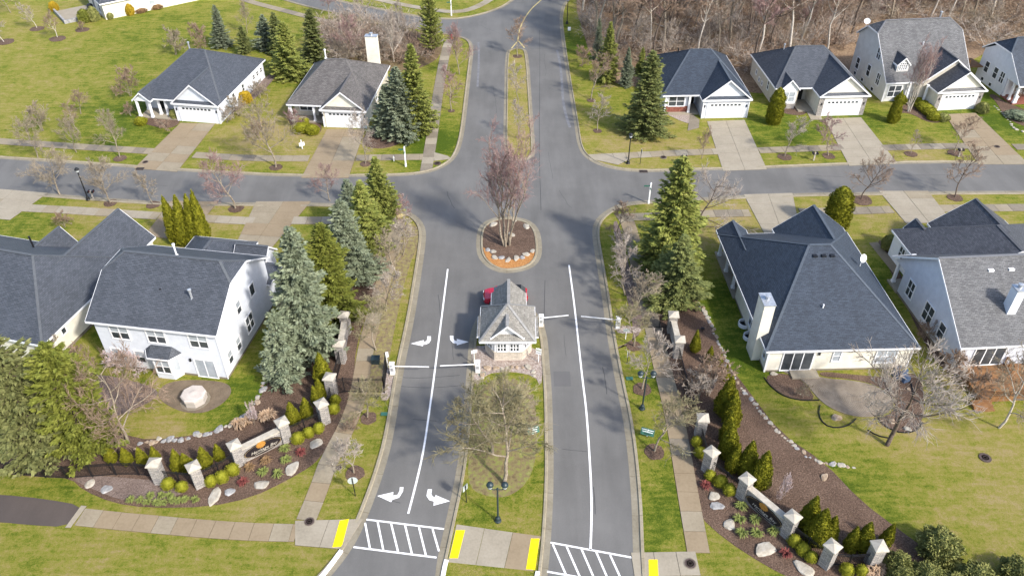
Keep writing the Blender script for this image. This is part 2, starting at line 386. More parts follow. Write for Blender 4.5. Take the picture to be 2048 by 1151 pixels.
def grassmat():
    m = bpy.data.materials.new('lawn_grass'); m.use_nodes = True
    nt = m.node_tree; N = nt.nodes; L = nt.links
    b = N['Principled BSDF']; b.inputs['Roughness'].default_value = .9; b.inputs['Specular IOR Level'].default_value = .15
    pos = N.new('ShaderNodeNewGeometry').outputs['Position']
    at = N.new('ShaderNodeAttribute'); at.attribute_name = 'dry'
    def noise(s, d, r=.6):
        n = N.new('ShaderNodeTexNoise'); n.inputs['Scale'].default_value = s; n.inputs['Detail'].default_value = d; n.inputs['Roughness'].default_value = r
        L.new(pos, n.inputs['Vector']); return n.outputs['Fac']
    def math_(op, a, c):
        k = N.new('ShaderNodeMath'); k.operation = op
        for i, q in enumerate((a, c)):
            if isinstance(q, (int, float)): k.inputs[i].default_value = q
            else: L.new(q, k.inputs[i])
        return k.outputs[0]
    s = math_('ADD', at.outputs['Fac'], math_('MULTIPLY', math_('SUBTRACT', noise(.22, 6, .65), .5), 1.15))
    s = math_('ADD', s, math_('MULTIPLY', math_('SUBTRACT', noise(.8, 6, .75), .5), 1.3))
    s = math_('ADD', s, math_('MULTIPLY', math_('SUBTRACT', noise(2.6, 5, .8), .5), 1.1))
    mpg = N.new('ShaderNodeMapping'); mpg.inputs['Scale'].default_value = (.5, 3.2, 1); mpg.inputs['Rotation'].default_value = (0, 0, .25); L.new(pos, mpg.inputs[0])
    ns = N.new('ShaderNodeTexNoise'); ns.inputs['Scale'].default_value = .8; ns.inputs['Detail'].default_value = 5; L.new(mpg.outputs[0], ns.inputs['Vector'])
    s = math_('ADD', s, math_('MULTIPLY', math_('SUBTRACT', ns.outputs['Fac'], .5), .9))
    s = math_('ADD', s, math_('MULTIPLY', math_('SUBTRACT', noise(5, 5, .85), .5), 1.2))
    s = math_('ADD', s, math_('MULTIPLY', math_('SUBTRACT', noise(13, 4, .9), .5), 1.8))
    r = _ramp(nt, [(0, (.060, .096, .006)), (.22, (.130, .160, .014)), (.5, (.215, .208, .033)), (.75, (.268, .222, .066)), (1, (.31, .24, .112))])
    L.new(s, r.inputs[0]); L.new(r.outputs[0], b.inputs['Base Color'])
    bp = N.new('ShaderNodeBump'); bp.inputs['Strength'].default_value = 1.0; bp.inputs['Distance'].default_value = .12
    L.new(noise(7, 6, .85), bp.inputs['Height']); L.new(bp.outputs[0], b.inputs['Normal'])
    return m
me = bpy.data.meshes.new('ground'); me.from_pydata(gv, [], gf)
a = me.attributes.new('dry', 'FLOAT', 'POINT'); a.data.foreach_set('value', gd)
M['grass'] = grassmat()
me.materials.append(M['grass'])
struct(link('ground', me))
# ------------------------------------------------------------------ asphalt
def asphalt(name, base, var):
    m = bpy.data.materials.new(name); m.use_nodes = True
    nt = m.node_tree; N = nt.nodes; L = nt.links
    b = N['Principled BSDF']; b.inputs['Roughness'].default_value = .78; b.inputs['Specular IOR Level'].default_value = .4
    pos = N.new('ShaderNodeNewGeometry').outputs['Position']
    mp = N.new('ShaderNodeMapping'); mp.inputs['Scale'].default_value = (1, .16, 1); L.new(pos, mp.inputs[0])
    def noise(s, d, v, r=.6):
        n = N.new('ShaderNodeTexNoise'); n.inputs['Scale'].default_value = s; n.inputs['Detail'].default_value = d; n.inputs['Roughness'].default_value = r
        L.new(v, n.inputs['Vector']); return n.outputs['Fac']
    def mixf(a, c, f):
        k = N.new('ShaderNodeMix'); k.data_type = 'FLOAT'; k.inputs[0].default_value = f; L.new(a, k.inputs[2]); L.new(c, k.inputs[3]); return k.outputs[0]
    f = mixf(noise(.16, 5, pos), noise(.55, 4, mp.outputs[0]), .45)
    f = mixf(f, noise(14, 4, pos, .8), .3)
    r = _ramp(nt, [(.28, tuple(c * (1 - var) for c in base)), (.5, base), (.72, tuple(c * (1 + var) for c in base))])
    L.new(f, r.inputs[0]); L.new(r.outputs[0], b.inputs['Base Color'])
    bp = N.new('ShaderNodeBump'); bp.inputs['Strength'].default_value = .35; bp.inputs['Distance'].default_value = .02
    L.new(noise(25, 3, pos), bp.inputs['Height']); L.new(bp.outputs[0], b.inputs['Normal'])
    return m
M['asphalt'] = asphalt('road_asphalt', (.133, .128, .120), .40)
M['asphalt_dark'] = asphalt('dark_path_asphalt', (.075, .06, .052), .4)
M['seal'] = mat('crack_sealant', (.045, .044, .046), 5, .6, coord='world')
M['worn'] = mat('pale_salt_streak', [(.3, (.12, .12, .13)), (.7, (.21, .21, .22))], 1.2, .8, coord='world', scale2=9)
W1 = [(450, 1300), (600, 1215), (664, 1151), (708, 1093), (734, 1038), (768, 946), (789, 866), (805, 751), (827, 648), (839, 575), (853, 478), (851, 454), (839, 435), (815, 421), (780, 413), (653, 405), (520, 405), (348, 404), (243, 398), (125, 389), (0, 379), (-160, 366)]
W2 = [(-160, 306), (0, 318), (174, 329), (347, 342), (520, 352), (604, 354), (785, 354), (848, 349), (886, 337), (914, 316), (927, 278), (934, 222), (943, 139), (948, 96), (941, 79), (915, 70), (834, 57), (715, 33), (604, 10), (500, -24)]
NN = [(570, -30), (656, 0), (778, 24), (834, 35), (900, 41), (941, 36), (987, 24), (1020, 9), (1075, -40)]
E1 = [(1190, -40), (1128, 0), (1118, 31), (1121, 69), (1135, 167), (1148, 243), (1155, 295), (1170, 316), (1198, 332), (1243, 342), (1288, 345), (1382, 342), (1520, 338), (1788, 327), (2048, 327), (2300, 330)]
E2 = [(2300, 384), (2048, 381), (1708, 384), (1520, 388), (1382, 396), (1257, 402), (1226, 412), (1198, 430), (1185, 450), (1184, 475), (1193, 527), (1205, 603), (1214, 673), (1229, 755), (1250, 855), (1263, 990), (1266, 1112), (1268, 1151), (1280, 1300)]
runs = {k: resample(chaikin(gp(v), 2), .9) for k, v in dict(W1=W1, W2=W2, NN=NN, E1=E1, E2=E2).items()}
road_poly = runs['W1'] + runs['W2'] + runs['NN'] + runs['E1'] + runs['E2']
road = struct(MB().prism(road_poly, -.05, .012).build('road', M['asphalt']))
ISL_G = [(868, 1300), (867, 1151), (888, 1057), (907, 973), (921, 890), (931, 770), (932, 800), (936, 705), (940, 666), (950, 640), (968, 615), (990, 603), (1018, 598), (1045, 603), (1068, 618), (1085, 642), (1095, 672), (1099, 725), (1104, 783), (1106, 855), (1108, 960), (1102, 1085), (1095, 1151), (1080, 1300)]
ISL_G.pop(6)
ISL_M = [(952, 506), (953, 464), (962, 447), (983, 436), (1010, 431), (1035, 434), (1059, 440), (1076, 454), (1083, 475), (1085, 508), (1076, 527), (1059, 539), (1028, 546), (1000, 546), (980, 538), (964, 526)]
ISL_F = [(1010, 104), (1008, 208), (1006, 285), (1010, 312), (1030, 323), (1055, 322), (1070, 312), (1071, 296), (1064, 208), (1057, 104), (1047, 97), (1034, 95), (1020, 98)]
isl = {k: resample((lambda q: q + [q[0]])(chaikin(gp(v), 2, True)), .8)[:-1] for k, v in dict(G=ISL_G, M=ISL_M, F=ISL_F).items()}
def sheet(name, px, mt, z, parent=None, n=2, kindstruct=True, smooth=True):
    P = chaikin(gp(px), n, True) if smooth else gp(px)
    o = MB().prism(P, 0.0, z).build(name, mt, parent)
    if kindstruct and parent is None: struct(o)
    return o
# ------------------------------------------------------------------ driveways, walks (each slab its own piece)
low_polys = []
def inside(p, P):
    c = False
    for i in range(len(P)):
        a, b = P[i], P[i - 1]
        if (a[1] > p[1]) != (b[1] > p[1]) and p[0] < (b[0] - a[0]) * (p[1] - a[1]) / (b[1] - a[1]) + a[0]: c = not c
    return c
def slab_piece(parent, q, mt, z, gap=.018):
    c = (q[0] + q[1] + q[2] + q[3]) / 4
    q = [p + (c - p).normalized() * gap * 1.4 for p in q]
    dz = rng.uniform(-.006, .006)
    MB().hexa([(*p, .002) for p in q] + [(*p, z + dz) for p in q]).build('slab', mt, parent)
def slabgrid(name, px, nu, nv, mats, z=.045, world_pts=None):
    P = world_pts or gp(px)
    a, b, c, d = P
    ar = sum(P[i].x * P[(i + 1) % 4].y - P[(i + 1) % 4].x * P[i].y for i in range(4))
    if ar < 0: a, b, c, d = b, a, d, c
    root = struct(MB().prism([a, b, c, d], -.02, .02).build(name, M['soil_joint']))
    low_polys.append([a, b, c, d])
    for i in range(nu):
        for j in range(nv):
            f = lambda u, v: (a.lerp(b, u)).lerp(d.lerp(c, u), v)
            slab_piece(root, [f(i / nu, j / nv), f((i + 1) / nu, j / nv), f((i + 1) / nu, (j + 1) / nv), f(i / nu, (j + 1) / nv)], M[rng.choice(mats)], z)
    return root
def walk(name, px, w, step, mats, z=.05, smooth=2):
    P = resample(chaikin(gp(px), smooth), step)
    l = offset(P, -w / 2); r = offset(P, w / 2)
    root = struct(MB().prism(l + r[::-1], -.02, .018).build(name, M['soil_joint']))
    for i in range(len(P) - 1):
        slab_piece(root, [r[i], r[i + 1], l[i + 1], l[i]][::-1] if False else [l[i], r[i], r[i + 1], l[i + 1]], M[rng.choice(mats)], z)
    return root
CT = ['concrete', 'concrete', 'concrete_mid']; TN = ['concrete_tan', 'concrete_tan', 'concrete_tan', 'concrete_mid']; CD = ['concrete_dark', 'concrete_mid', 'concrete_dark', 'concrete_mid']; CP = ['concrete']
slabgrid('driveway', [(268, 337), (354, 344), (430, 248), (361, 246)], 2, 6, TN)
slabgrid('driveway', [(602, 356), (697, 356), (730, 259), (654, 259)], 2, 6, TN)
slabgrid('driveway', [(1446, 342), (1534, 339), (1489, 240), (1414, 243)], 2, 6, CP)
slabgrid('driveway', [(1698, 332), (1796, 328), (1722, 235), (1649, 238)], 2, 6, CP)
slabgrid('driveway', [(1957, 329), (2058, 329), (1951, 226), (1889, 229)], 2, 6, TN)
slabgrid('driveway', [(512, 403), (622, 403), (540, 500), (470, 492)], 2, 4, TN)
slabgrid('driveway', [(342, 402), (436, 403), (372, 484), (290, 470)], 2, 4, TN)
slabgrid('driveway', [(-40, 375), (96, 386), (20, 440), (-90, 430)], 2, 3, CT)
slabgrid('driveway', [(1487, 389), (1585, 386), (1602, 470), (1530, 470)], 2, 4, CP)
slabgrid('driveway', [(1757, 382), (1856, 382), (1905, 445), (1812, 447)], 2, 4, CT)
# walks along the streets
walk('sidewalk', [(-120, 272), (0, 283), (150, 293), (305, 303)], 1.5, 1.6, CD)
walk('sidewalk', [(388, 310), (500, 317), (618, 317)], 1.5, 1.6, CD)
walk('sidewalk', [(712, 316), (780, 315), (846, 314)], 1.5, 1.6, CD)
walk('sidewalk', [(852, 342), (858, 308), (866, 260), (874, 200), (884, 140), (893, 96), (900, 78)], 1.5, 1.7, ['concrete_dark', 'concrete', 'concrete_dark'])
walk('sidewalk', [(420, -24), (500, 4), (566, 21), (663, 46), (743, 62), (844, 73), (895, 84)], 1.5, 1.7, CD)
walk('sidewalk', [(690, -16), (780, 5), (860, 20), (920, 26), (960, 12), (985, -4)], 1.5, 1.7, CT)
walk('sidewalk', [(35, 415), (150, 421), (318, 432)], 1.5, 1.6, CT)
walk('sidewalk', [(405, 437), (500, 442), (508, 442)], 1.5, 1.6, CT)
walk('sidewalk', [(585, 441), (650, 441), (720, 440), (785, 440)], 1.5, 1.6, CT)
walk('sidewalk', [(1177, 315), (1240, 312), (1330, 307), (1438, 303)], 1.5, 1.6, CT)
walk('sidewalk', [(1517, 301), (1600, 298), (1686, 295)], 1.5, 1.6, CD)
walk('sidewalk', [(1766, 296), (1850, 293), (1934, 292)], 1.5, 1.6, ['concrete_dark', 'concrete_dark', 'concrete'])
walk('sidewalk', [(2028, 294), (2080, 294), (2200, 296)], 1.5, 1.6, CD)
walk('sidewalk', [(1262, 434), (1340, 432), (1420, 427), (1500, 426)], 1.5, 1.6, CD)
walk('sidewalk', [(1600, 424), (1700, 422), (1784, 419)], 1.5, 1.6, CD)
walk('sidewalk', [(1882, 417), (1960, 416), (2060, 415), (2200, 414)], 1.5, 1.6, CD)
walk('sidewalk', [(1265, 1128), (1396, 1126)], 1.9, 1.6, CP, z=.056)
walk('sidewalk', [(1397, 1105), (1372, 966), (1351, 838), (1327, 745), (1306, 655), (1278, 540), (1258, 444), (1240, 424)], 1.62, 1.75, ['concrete_tan', 'concrete_mid', 'concrete_tan', 'concrete_dark'])
walk('sidewalk', [(612, 1040), (640, 972), (656, 922), (690, 862), (715, 800), (727, 730), (733, 690), (748, 630), (765, 570), (782, 500), (795, 450), (800, 438)], 1.5, 1.7, TN)
walk('sidewalk', [(160, 1033), (235, 1041), (300, 1047), (400, 1056), (500, 1063), (593, 1065)], 1.5, 1.45, TN)
slabgrid('sidewalk', [(590, 1090), (688, 1098), (727, 1037), (590, 1041)], 2, 1, CP, z=.055)
slabgrid('sidewalk', [(895, 1124), (1066, 1142), (1083, 1072), (913, 1048)], 3, 1, ['concrete', 'concrete_tan', 'concrete_mid'], z=.055)
slabgrid('sidewalk', [(1180, 318), (1236, 330), (1262, 318), (1200, 310)], 1, 1, CP, z=.058)
slabgrid('sidewalk', [(868, 322), (905, 318), (895, 312), (868, 305)], 1, 1, CP, z=.058)
slabgrid('sidewalk', [(0, 0)] * 4, 1, 1, CP, z=.05, world_pts=gp([(1622, 240), (1645, 240), (1637, 222), (1608, 215)])) # walk to the tan house's porch
slabgrid('sidewalk', [(1375, 262), (1398, 256), (1399, 240), (1380, 226)], 1, 2, ['concrete_dark'], z=.05)
path = struct(sheet('path', [(-200, 985), (-100, 986), (0, 988), (90, 997), (163, 1010), (150, 1030), (130, 1053), (60, 1049), (0, 1043), (-200, 1036)], M['asphalt_dark'], .02, n=1))
slabgrid('sidewalk', [(130, 1055), (141, 1055), (174, 1011), (163, 1010)], 1, 1, CP, z=.045)
# tactile paving
def tactile(px, label, mt='yellow_paint'):
    o = MB().prism(gp(px), .03, .072).build('tactile_paving', M[mt])
    tag(o, label, 'tactile paving')
    return o
tactile([(680, 1041), (698, 1038), (684, 1093), (665, 1094)], 'yellow tactile strip at the kerb beside the round manhole cover')
tactile([(912, 1060), (930, 1060), (916, 1116), (899, 1116)], 'yellow tactile strip on the median beside the turn arrow lanes')
tactile([(1062, 1077), (1079, 1077), (1070, 1139), (1052, 1138)], 'yellow tactile strip on the median beside the exit lane hatching')
tactile([(1297, 1119), (1315, 1119), (1317, 1165), (1298, 1165)], 'yellow tactile strip at the foot of the long tan sidewalk')
tactile([(791, 432), (806, 427), (812, 431), (797, 437)], 'faded yellow tactile patch at the street corner beside the spruce row', 'faded_yellow')
# ------------------------------------------------------------------ kerbs
pads = low_polys
def kerb(P, side, closed=False, wg=.5, wk=.3, hh=.12):
    m = len(P)
    offs = [0, wg, wg + .06, wg + wk - .03, wg + wk]
    rows = [offset(P, o * side, closed) for o in offs]
    hs = []
    for i in range(m):
        lowd = any(inside(rows[2][i], q) for q in pads)
        hs.append(.035 if lowd else hh)
    for it in range(1): hs = [max(.035, (hs[i - 1] + hs[i] * 2 + hs[(i + 1) % m]) / 4) for i in range(m)]
    gut, krb = MB(), MB()
    for i in range(m if closed else m - 1):
        j = (i + 1) % m
        g = [(*rows[0][i], .012), (*rows[0][j], .012), (*rows[1][j], .024), (*rows[1][i], .024)]
        t = [(*rows[0][i], .016), (*rows[0][j], .016), (*rows[1][j], .026), (*rows[1][i], .026)]
        gut.face(t if side < 0 else t[::-1])
        pr = [(1, .0), (2, 1.0), (3, 1.0), (4, .0)]
        for (ra, ha), (rb, hb) in zip(pr[:-1], pr[1:]):
            za = lambda k, hh_: .022 + (hs[k] - .022) * hh_
            q = [(*rows[ra][i], za(i, ha)), (*rows[ra][j], za(j, ha)), (*rows[rb][j], za(j, hb)), (*rows[rb][i], za(i, hb))]
            krb.face(q if side < 0 else q[::-1])
    o = struct(krb.build('kerb', M['kerb']))
    g = gut.build('gutter', M['gutter'], o)
    jt = MB()
    acc = 0
    for i in range(3, m - 1, 4):
        a, b = rows[0][i], rows[4][i]
        t = Vector((-(b - a).y, (b - a).x)).normalized() * .012
        k = rows[1][i]
        jt.face([(*(a + t), .03), (*(a - t), .03), (*(k - t), .034), (*(k + t), .034)])
        k2, k3 = rows[2][i], rows[3][i]
        jt.face([(*(k2 + t), hs[i] + .006), (*(k2 - t), hs[i] + .006), (*(k3 - t), hs[i] + .006), (*(k3 + t), hs[i] + .006)])
    if jt.f: jt.build('joint', M['soil_joint'], o)
    return o
kerb(runs['W1'], -1); kerb(runs['W2'], -1, wg=.4, wk=.22); kerb(runs['NN'], -1, wg=.4, wk=.22); kerb(runs['E1'], -1, wg=.4, wk=.22); kerb(runs['E2'], -1)
def area2(P): return sum(P[i].x * P[(i + 1) % len(P)].y - P[(i + 1) % len(P)].x * P[i].y for i in range(len(P)))
for k in isl:
    if area2(isl[k]) < 0: isl[k] = isl[k][::-1]          # counter-clockwise: inside is on the left
    wg, wk = (.45, .26) if k != 'F' else (.35, .2)
    kerb(isl[k], -1, True, wg, wk)
ins = {k: offset(isl[k], -(.68 if k != 'F' else .52), True) for k in isl}
for _k, _d in (('G', .42), ('F', .72)):
    _o = struct(MB().prism(ins[_k], .0, .03).build('median_lawn', M['grass']))
    _a = _o.data.attributes.new('dry', 'FLOAT', 'POINT'); _a.data.foreach_set('value', [_d] * len(_o.data.vertices))
struct(MB().prism(ins['M'], .0, .05).build('mulch_island', M['mulch']))
_p = [G(x, y).to_2d() for x, y in [(966, 495), (975, 500), (985, 512), (1000, 518), (1020, 520), (1042, 517), (1058, 508), (1068, 500)]]
P = ins['M']
low = [p for p in offset(P, -.08, True) if p.y < G(1020, 500).y and True]
low.sort(key=lambda p: p.x)
sheet_p = [p for p in low] + _p[::-1]
struct(MB().prism(sheet_p, .02, .062).build('orange_mulch', M['mulch_orange']))
def wkerb(px, nm):
    P = resample(chaikin(gp(px), 1), .6)
    a, b = offset(P, -.15), offset(P, .15)
    mb = MB()
    for i in range(len(P) - 1): mb.hexa([(*a[i], .02), (*b[i], .02), (*b[i + 1], .02), (*a[i + 1], .02), (*a[i], .135), (*b[i], .135), (*b[i + 1], .135), (*a[i + 1], .135)])
    mb.build('painted_kerb_face', M['white_paint'], road)
wkerb([(590, 1203), (640, 1158), (662, 1130), (683, 1101)], 'w'); wkerb([(884, 1165), (888, 1140), (893, 1120)], 'w'); wkerb([(1066, 1190), (1074, 1150), (1076, 1142)], 'w')
# ------------------------------------------------------------------ road paint
def stripe(px, w, name='painted_line', mt='white_paint', z=.018, smooth=2):
    P = resample(chaikin(gp(px), smooth), 1.0) if smooth else gp(px)
    l, r = offset(P, -w / 2), offset(P, w / 2)
    return MB().prism(l + r[::-1], .006, z).build(name, M[mt], road)
stripe([(895.5, 538), (868, 755), (859, 820), (848, 897), (834, 960), (815, 1032)], .16)
stripe([(1138, 530), (1149, 610), (1164, 752), (1173, 820), (1180, 925), (1184, 1012), (1181, 1099)], .16)
stripe([(733, 1038), (888, 1057)], .14, smooth=0); stripe([(707, 1093), (873, 1114)], .14, smooth=0)
stripe([(1101, 1084), (1264, 1114)], .14, smooth=0); stripe([(1094, 1142), (1264, 1172)], .14, smooth=0)
s = 2.877
for a, b, c, d in ((950, 845, 978, 992), (1022, 838, 1055, 1002), (1100, 850, 1140, 1012), (1180, 858, 1220, 1025), (1260, 870, 1300, 1032), (1338, 880, 1375, 1008)):
    stripe([(400 + a / s, 751 + b / s), (400 + c / s, 751 + d / s)], .14, 'hatch_bar', smooth=0, z=.021)
for a, b, c, d in ((735, 968, 812, 1145), (815, 982, 893, 1160), (900, 995, 978, 1175), (985, 1012, 1062, 1190), (1065, 1030, 1145, 1205)):
    stripe([(850 + a / s, 751 + b / s), (850 + c / s, 751 + d / s)], .14, 'hatch_bar', smooth=0, z=.021)
for ox, oy, pts in ((500, 360, [(925, 940), (1000, 920), (999, 931), (1014, 926), (1020, 914), (1020, 898), (1041, 898), (1041, 920), (1030, 937), (1012, 945), (997, 946), (995, 955)]),
                    (500, 360, [(1258, 930), (1190, 950), (1190, 941), (1168, 937), (1152, 918), (1150, 895), (1171, 895), (1171, 912), (1178, 922), (1190, 925), (1190, 913)]),
                    (400, 751, [(1020, 690), (1113, 668), (1110, 688), (1136, 684), (1148, 662), (1150, 640), (1171, 640), (1168, 664), (1146, 700), (1107, 712), (1100, 726)]),
                    (400, 751, [(1438, 720), (1343, 746), (1346, 722), (1320, 715), (1303, 690), (1311, 652), (1335, 652), (1331, 680), (1340, 694), (1353, 698), (1355, 685)])):
    P = [G(ox + a / s, oy + b / s).to_2d() for a, b in pts]
    MB().prism(P, .006, .019).build('turn_arrow', M['white_paint'], road)
stripe([(1120, -35), (1083, 0), (1062, 18), (1047, 40), (1038, 62), (1036, 82)], .2, 'centre_line', 'faded_yellow')
stripe([(1036, 82), (1023, 97)], .2, 'centre_line', 'faded_yellow', smooth=0); stripe([(1037, 82), (1049, 96)], .2, 'centre_line', 'faded_yellow', smooth=0)
# sealed cracks, a patch and pale streaks on the asphalt
stripe([(1079, 60), (1080, 130), (1078, 300), (1082, 420)], .05, 'sealed_crack', 'seal', z=.015)
stripe([(1090, 560), (1088, 640)], .05, 'sealed_crack', 'seal', z=.015)
stripe([(790, 752), (830, 757), (920, 750)], .04, 'sealed_crack', 'seal', z=.015)
stripe([(800, 772), (860, 776), (925, 770)], .04, 'sealed_crack', 'seal', z=.015)
stripe([(1060, 97), (1112, 97)], .05, 'sealed_crack', 'seal', z=.015)
MB().prism(gp([(1107, 742), (1140, 742), (1142, 772), (1108, 772)]), .004, .0155).build('asphalt_patch', M['seal2'] if 'seal2' in M else asphalt('asphalt_patch_mix', (.112, .108, .105), .3), road)
for px, w in (([(1114, 100), (1120, 125), (1124, 165), (1126, 205), (1133, 235), (1140, 255)], .35), ([(957, 85), (958, 120), (955, 175)], .3)):
    stripe(px, w, 'salt_streak', 'worn', z=.0145)
cr = random.Random(21)
for x, y, L, t in ((760, 375, 60, .1), (640, 365, 50, -.1), (1420, 360, 90, 0), (1650, 352, 80, .05), (1850, 350, 90, 0), (900, 400, 40, 1.2), (1130, 400, 50, 1.0), (990, 200, 60, 1.5), (1100, 330, 60, 1.4), (880, 620, 70, 1.45), (850, 840, 50, .05), (905, 700, 40, 1.4), (1210, 760, 60, 1.4), (1150, 900, 50, .1), (1130, 690, 45, 1.5), (780, 1000, 40, .3), (300, 370, 70, .05), (100, 350, 60, .1), (1190, 1000, 60, 1.5), (980, 60, 40, .4), (1090, 130, 50, 1.5)):
    pts = [(x + (k - 3) / 6 * L * math.cos(t) + cr.uniform(-2, 2), y + (k - 3) / 6 * L * math.sin(t) * .9 + cr.uniform(-1.2, 1.2)) for k in range(7)]
    stripe(pts, cr.uniform(.022, .05), 'sealed_crack', 'seal', z=.0152, smooth=1)
# ------------------------------------------------------------------ planting beds and woodland floor
LEFTBED = [(142, 956), (167, 980), (226, 1005), (295, 1015), (417, 1013), (504, 994), (574, 960), (622, 932), (640, 914), (664, 883), (690, 840), (706, 780), (712, 690), (735, 620), (760, 550), (780, 470), (775, 440), (700, 470), (640, 560), (580, 690), (540, 745), (528, 785), (500, 820), (455, 852), (400, 868), (300, 880), (255, 870), (190, 850), (100, 870), (-60, 890), (-160, 930), (-160, 935), (0, 946), (90, 954)]
sheet('planting_bed', LEFTBED, M['mulch'], .022, n=1)
sheet('planting_bed', [(700, 800), (690, 835), (735, 790), (762, 785), (775, 740), (790, 650), (815, 540), (840, 480), (835, 450), (805, 450), (790, 510), (768, 600), (752, 680), (745, 730)], mat('thin_mulch_and_grass', [(.3, (.09, .06, .035)), (.45, (.20, .15, .09)), (.55, (.22, .19, .07)), (.7, (.30, .25, .12))], 2.5, .95, .8, coord='world', detail=9, bscale=8, bdist=.06), .02, n=1)
sheet('planting_bed', [(140, 957), (180, 975), (240, 1000), (300, 1004), (380, 985), (330, 962), (250, 955), (190, 950)], M['mulch_pale'], .027, n=2)
sheet('planting_bed', [(1312, 600), (1318, 655), (1342, 751), (1367, 838), (1391, 966), (1397, 1030), (1450, 1078), (1530, 1130), (1600, 1165), (1720, 1200), (1870, 1230), (1870, 1110), (1800, 1060), (1720, 1000), (1650, 925), (1560, 865), (1500, 785), (1450, 720), (1425, 655), (1404, 605), (1360, 580), (1315, 570)], M['mulch'], .022, n=1)
sheet('planting_bed', [(1232, 700), (1240, 690), (1262, 690), (1268, 660), (1255, 600), (1240, 540), (1232, 480), (1225, 445), (1236, 440), (1255, 520), (1278, 600), (1292, 660)], M['mulch_pale'], .02, n=1)
sheet('woodland_floor', [(1160, -60), (1150, 10), (1165, 60), (1180, 110), (1225, 170), (1290, 175), (1300, 150), (1440, 140), (1510, 200), (1560, 150), (1700, 190), (1720, 120), (1930, 150), (1950, 110), (2100, 60), (2300, 60), (2500, -200), (1700, -260), (1200, -220)], M['litter'], .02, n=1)
sheet('woodland_floor', [(660, 40), (700, 46), (800, 66), (880, 78), (885, 100), (870, 125), (800, 150), (720, 128), (640, 130), (600, 118), (640, 80)], mat('brown_thicket_floor', [(.3, (.07, .045, .025)), (.5, (.16, .11, .06)), (.7, (.20, .18, .07))], 3, .95, .8, coord='world', detail=9, scale2=.3, bscale=6, bdist=.1), .018, n=2)
sheet('dirt_patch', [(310, 792), (330, 765), (380, 758), (455, 763), (466, 785), (440, 812), (400, 828), (350, 820)], M['dirt'], .02)
def patio_mat():
    m = mat('ring_stamped_patio', [(.3, (.17, .135, .10)), (.6, (.26, .215, .165)), (.8, (.33, .28, .225))], 1.0, .8, .25, coord='world', scale2=5, amt2=.3)
    nt = m.node_tree; N = nt.nodes; L = nt.links
    b = N['Principled BSDF']; src = b.inputs['Base Color'].links[0].from_socket
    c_ = G(1668, 790)
    mp = N.new('ShaderNodeMapping'); mp.inputs['Location'].default_value = (-c_.x, -c_.y, 0)
    g = N.new('ShaderNodeNewGeometry'); L.new(g.outputs['Position'], mp.inputs[0])
    w = N.new('ShaderNodeTexWave'); w.wave_type = 'RINGS'; w.rings_direction = 'Z'; w.inputs['Scale'].default_value = 2.2; w.inputs['Distortion'].default_value = .6; w.inputs['Detail'].default_value = 2
    L.new(mp.outputs[0], w.inputs['Vector'])
    mx = N.new('ShaderNodeMix'); mx.data_type = 'RGBA'; mx.blend_type = 'MULTIPLY'; mx.inputs[0].default_value = .22
    L.new(src, mx.inputs[6]); L.new(w.outputs['Color'], mx.inputs[7]); L.new(mx.outputs[2], b.inputs['Base Color'])
    return m
M['patio'] = patio_mat()
sheet('patio', [(1560, 742), (1605, 757), (1638, 800), (1670, 821), (1715, 834), (1756, 833), (1784, 820), (1788, 793), (1749, 770), (1704, 760), (1650, 757), (1610, 745), (1580, 738)], M['patio'], .045)
sheet('planting_bed', [(1528, 752), (1545, 775), (1580, 796), (1632, 802), (1618, 776), (1600, 757), (1560, 744)], M['mulch'], .024)
sheet('planting_bed', [(1640, 742), (1700, 748), (1790, 756), (1830, 742), (1850, 780), (1845, 850), (1815, 867), (1770, 856), (1756, 838), (1790, 822), (1792, 795), (1750, 768), (1700, 757), (1640, 752)], M['mulch'], .024)
sheet('gravel_bed', [(943, 700), (952, 690), (1082, 692), (1086, 735), (1082, 775), (1070, 752), (1020, 742), (970, 748), (952, 776), (944, 740)], M['gravel'], .06, n=1)
sheet('gravel_bed', [(771, 733), (790, 740), (786, 768), (778, 800), (760, 800), (766, 770)], M['gravel'], .03, n=1)
sheet('gravel_bed', [(1231, 655), (1246, 650), (1284, 656), (1282, 664), (1236, 668)], M['gravel'], .03, n=1)
sheet('gravel_bed', [(1318, 222), (1340, 232), (1370, 246), (1398, 250), (1385, 236), (1370, 220), (1325, 214)], M['gravel'], .025)
sheet('planting_bed', [(1560, 226), (1600, 232), (1615, 226), (1608, 215), (1565, 214)], M['mulch'], .024)
sheet('planting_bed', [(1795, 226), (1820, 226), (1855, 245), (1885, 246), (1868, 232), (1840, 212), (1800, 208)], M['mulch'], .024)
sheet('planting_bed', [(1975, 190), (1990, 200), (2010, 235), (2040, 250), (2080, 262), (2080, 230), (2010, 205), (1990, 188)], M['mulch'], .024)
sheet('planting_bed', [(262, 236), (300, 252), (340, 258), (362, 246), (355, 232), (300, 225)], M['mulch'], .024)
sheet('planting_bed', [(572, 240), (595, 262), (630, 270), (645, 262), (640, 240), (600, 232)], M['mulch'], .024)
sheet('planting_bed', [(735, 260), (720, 290), (760, 300), (810, 285), (850, 250), (830, 235), (770, 240)], M['mulch'], .02)
sheet('planting_bed', [(435, 240), (470, 225), (520, 190), (555, 150), (540, 145), (505, 180), (440, 228)], M['mulch_pale'], .02)
sheet('planting_bed', [(200, 745), (320, 775), (310, 800), (240, 830), (180, 850), (150, 800), (170, 760)], M['mulch_pale'], .02)
sheet('planting_bed', [(1760, 475), (1785, 520), (1830, 600), (1880, 690), (1905, 745), (1880, 735), (1835, 660), (1790, 560), (1755, 490)], M['mulch'], .02)
sheet('sidewalk', [(1738, 486), (1755, 484), (1800, 540), (1788, 548)], M['concrete_tan'], .04, n=0)
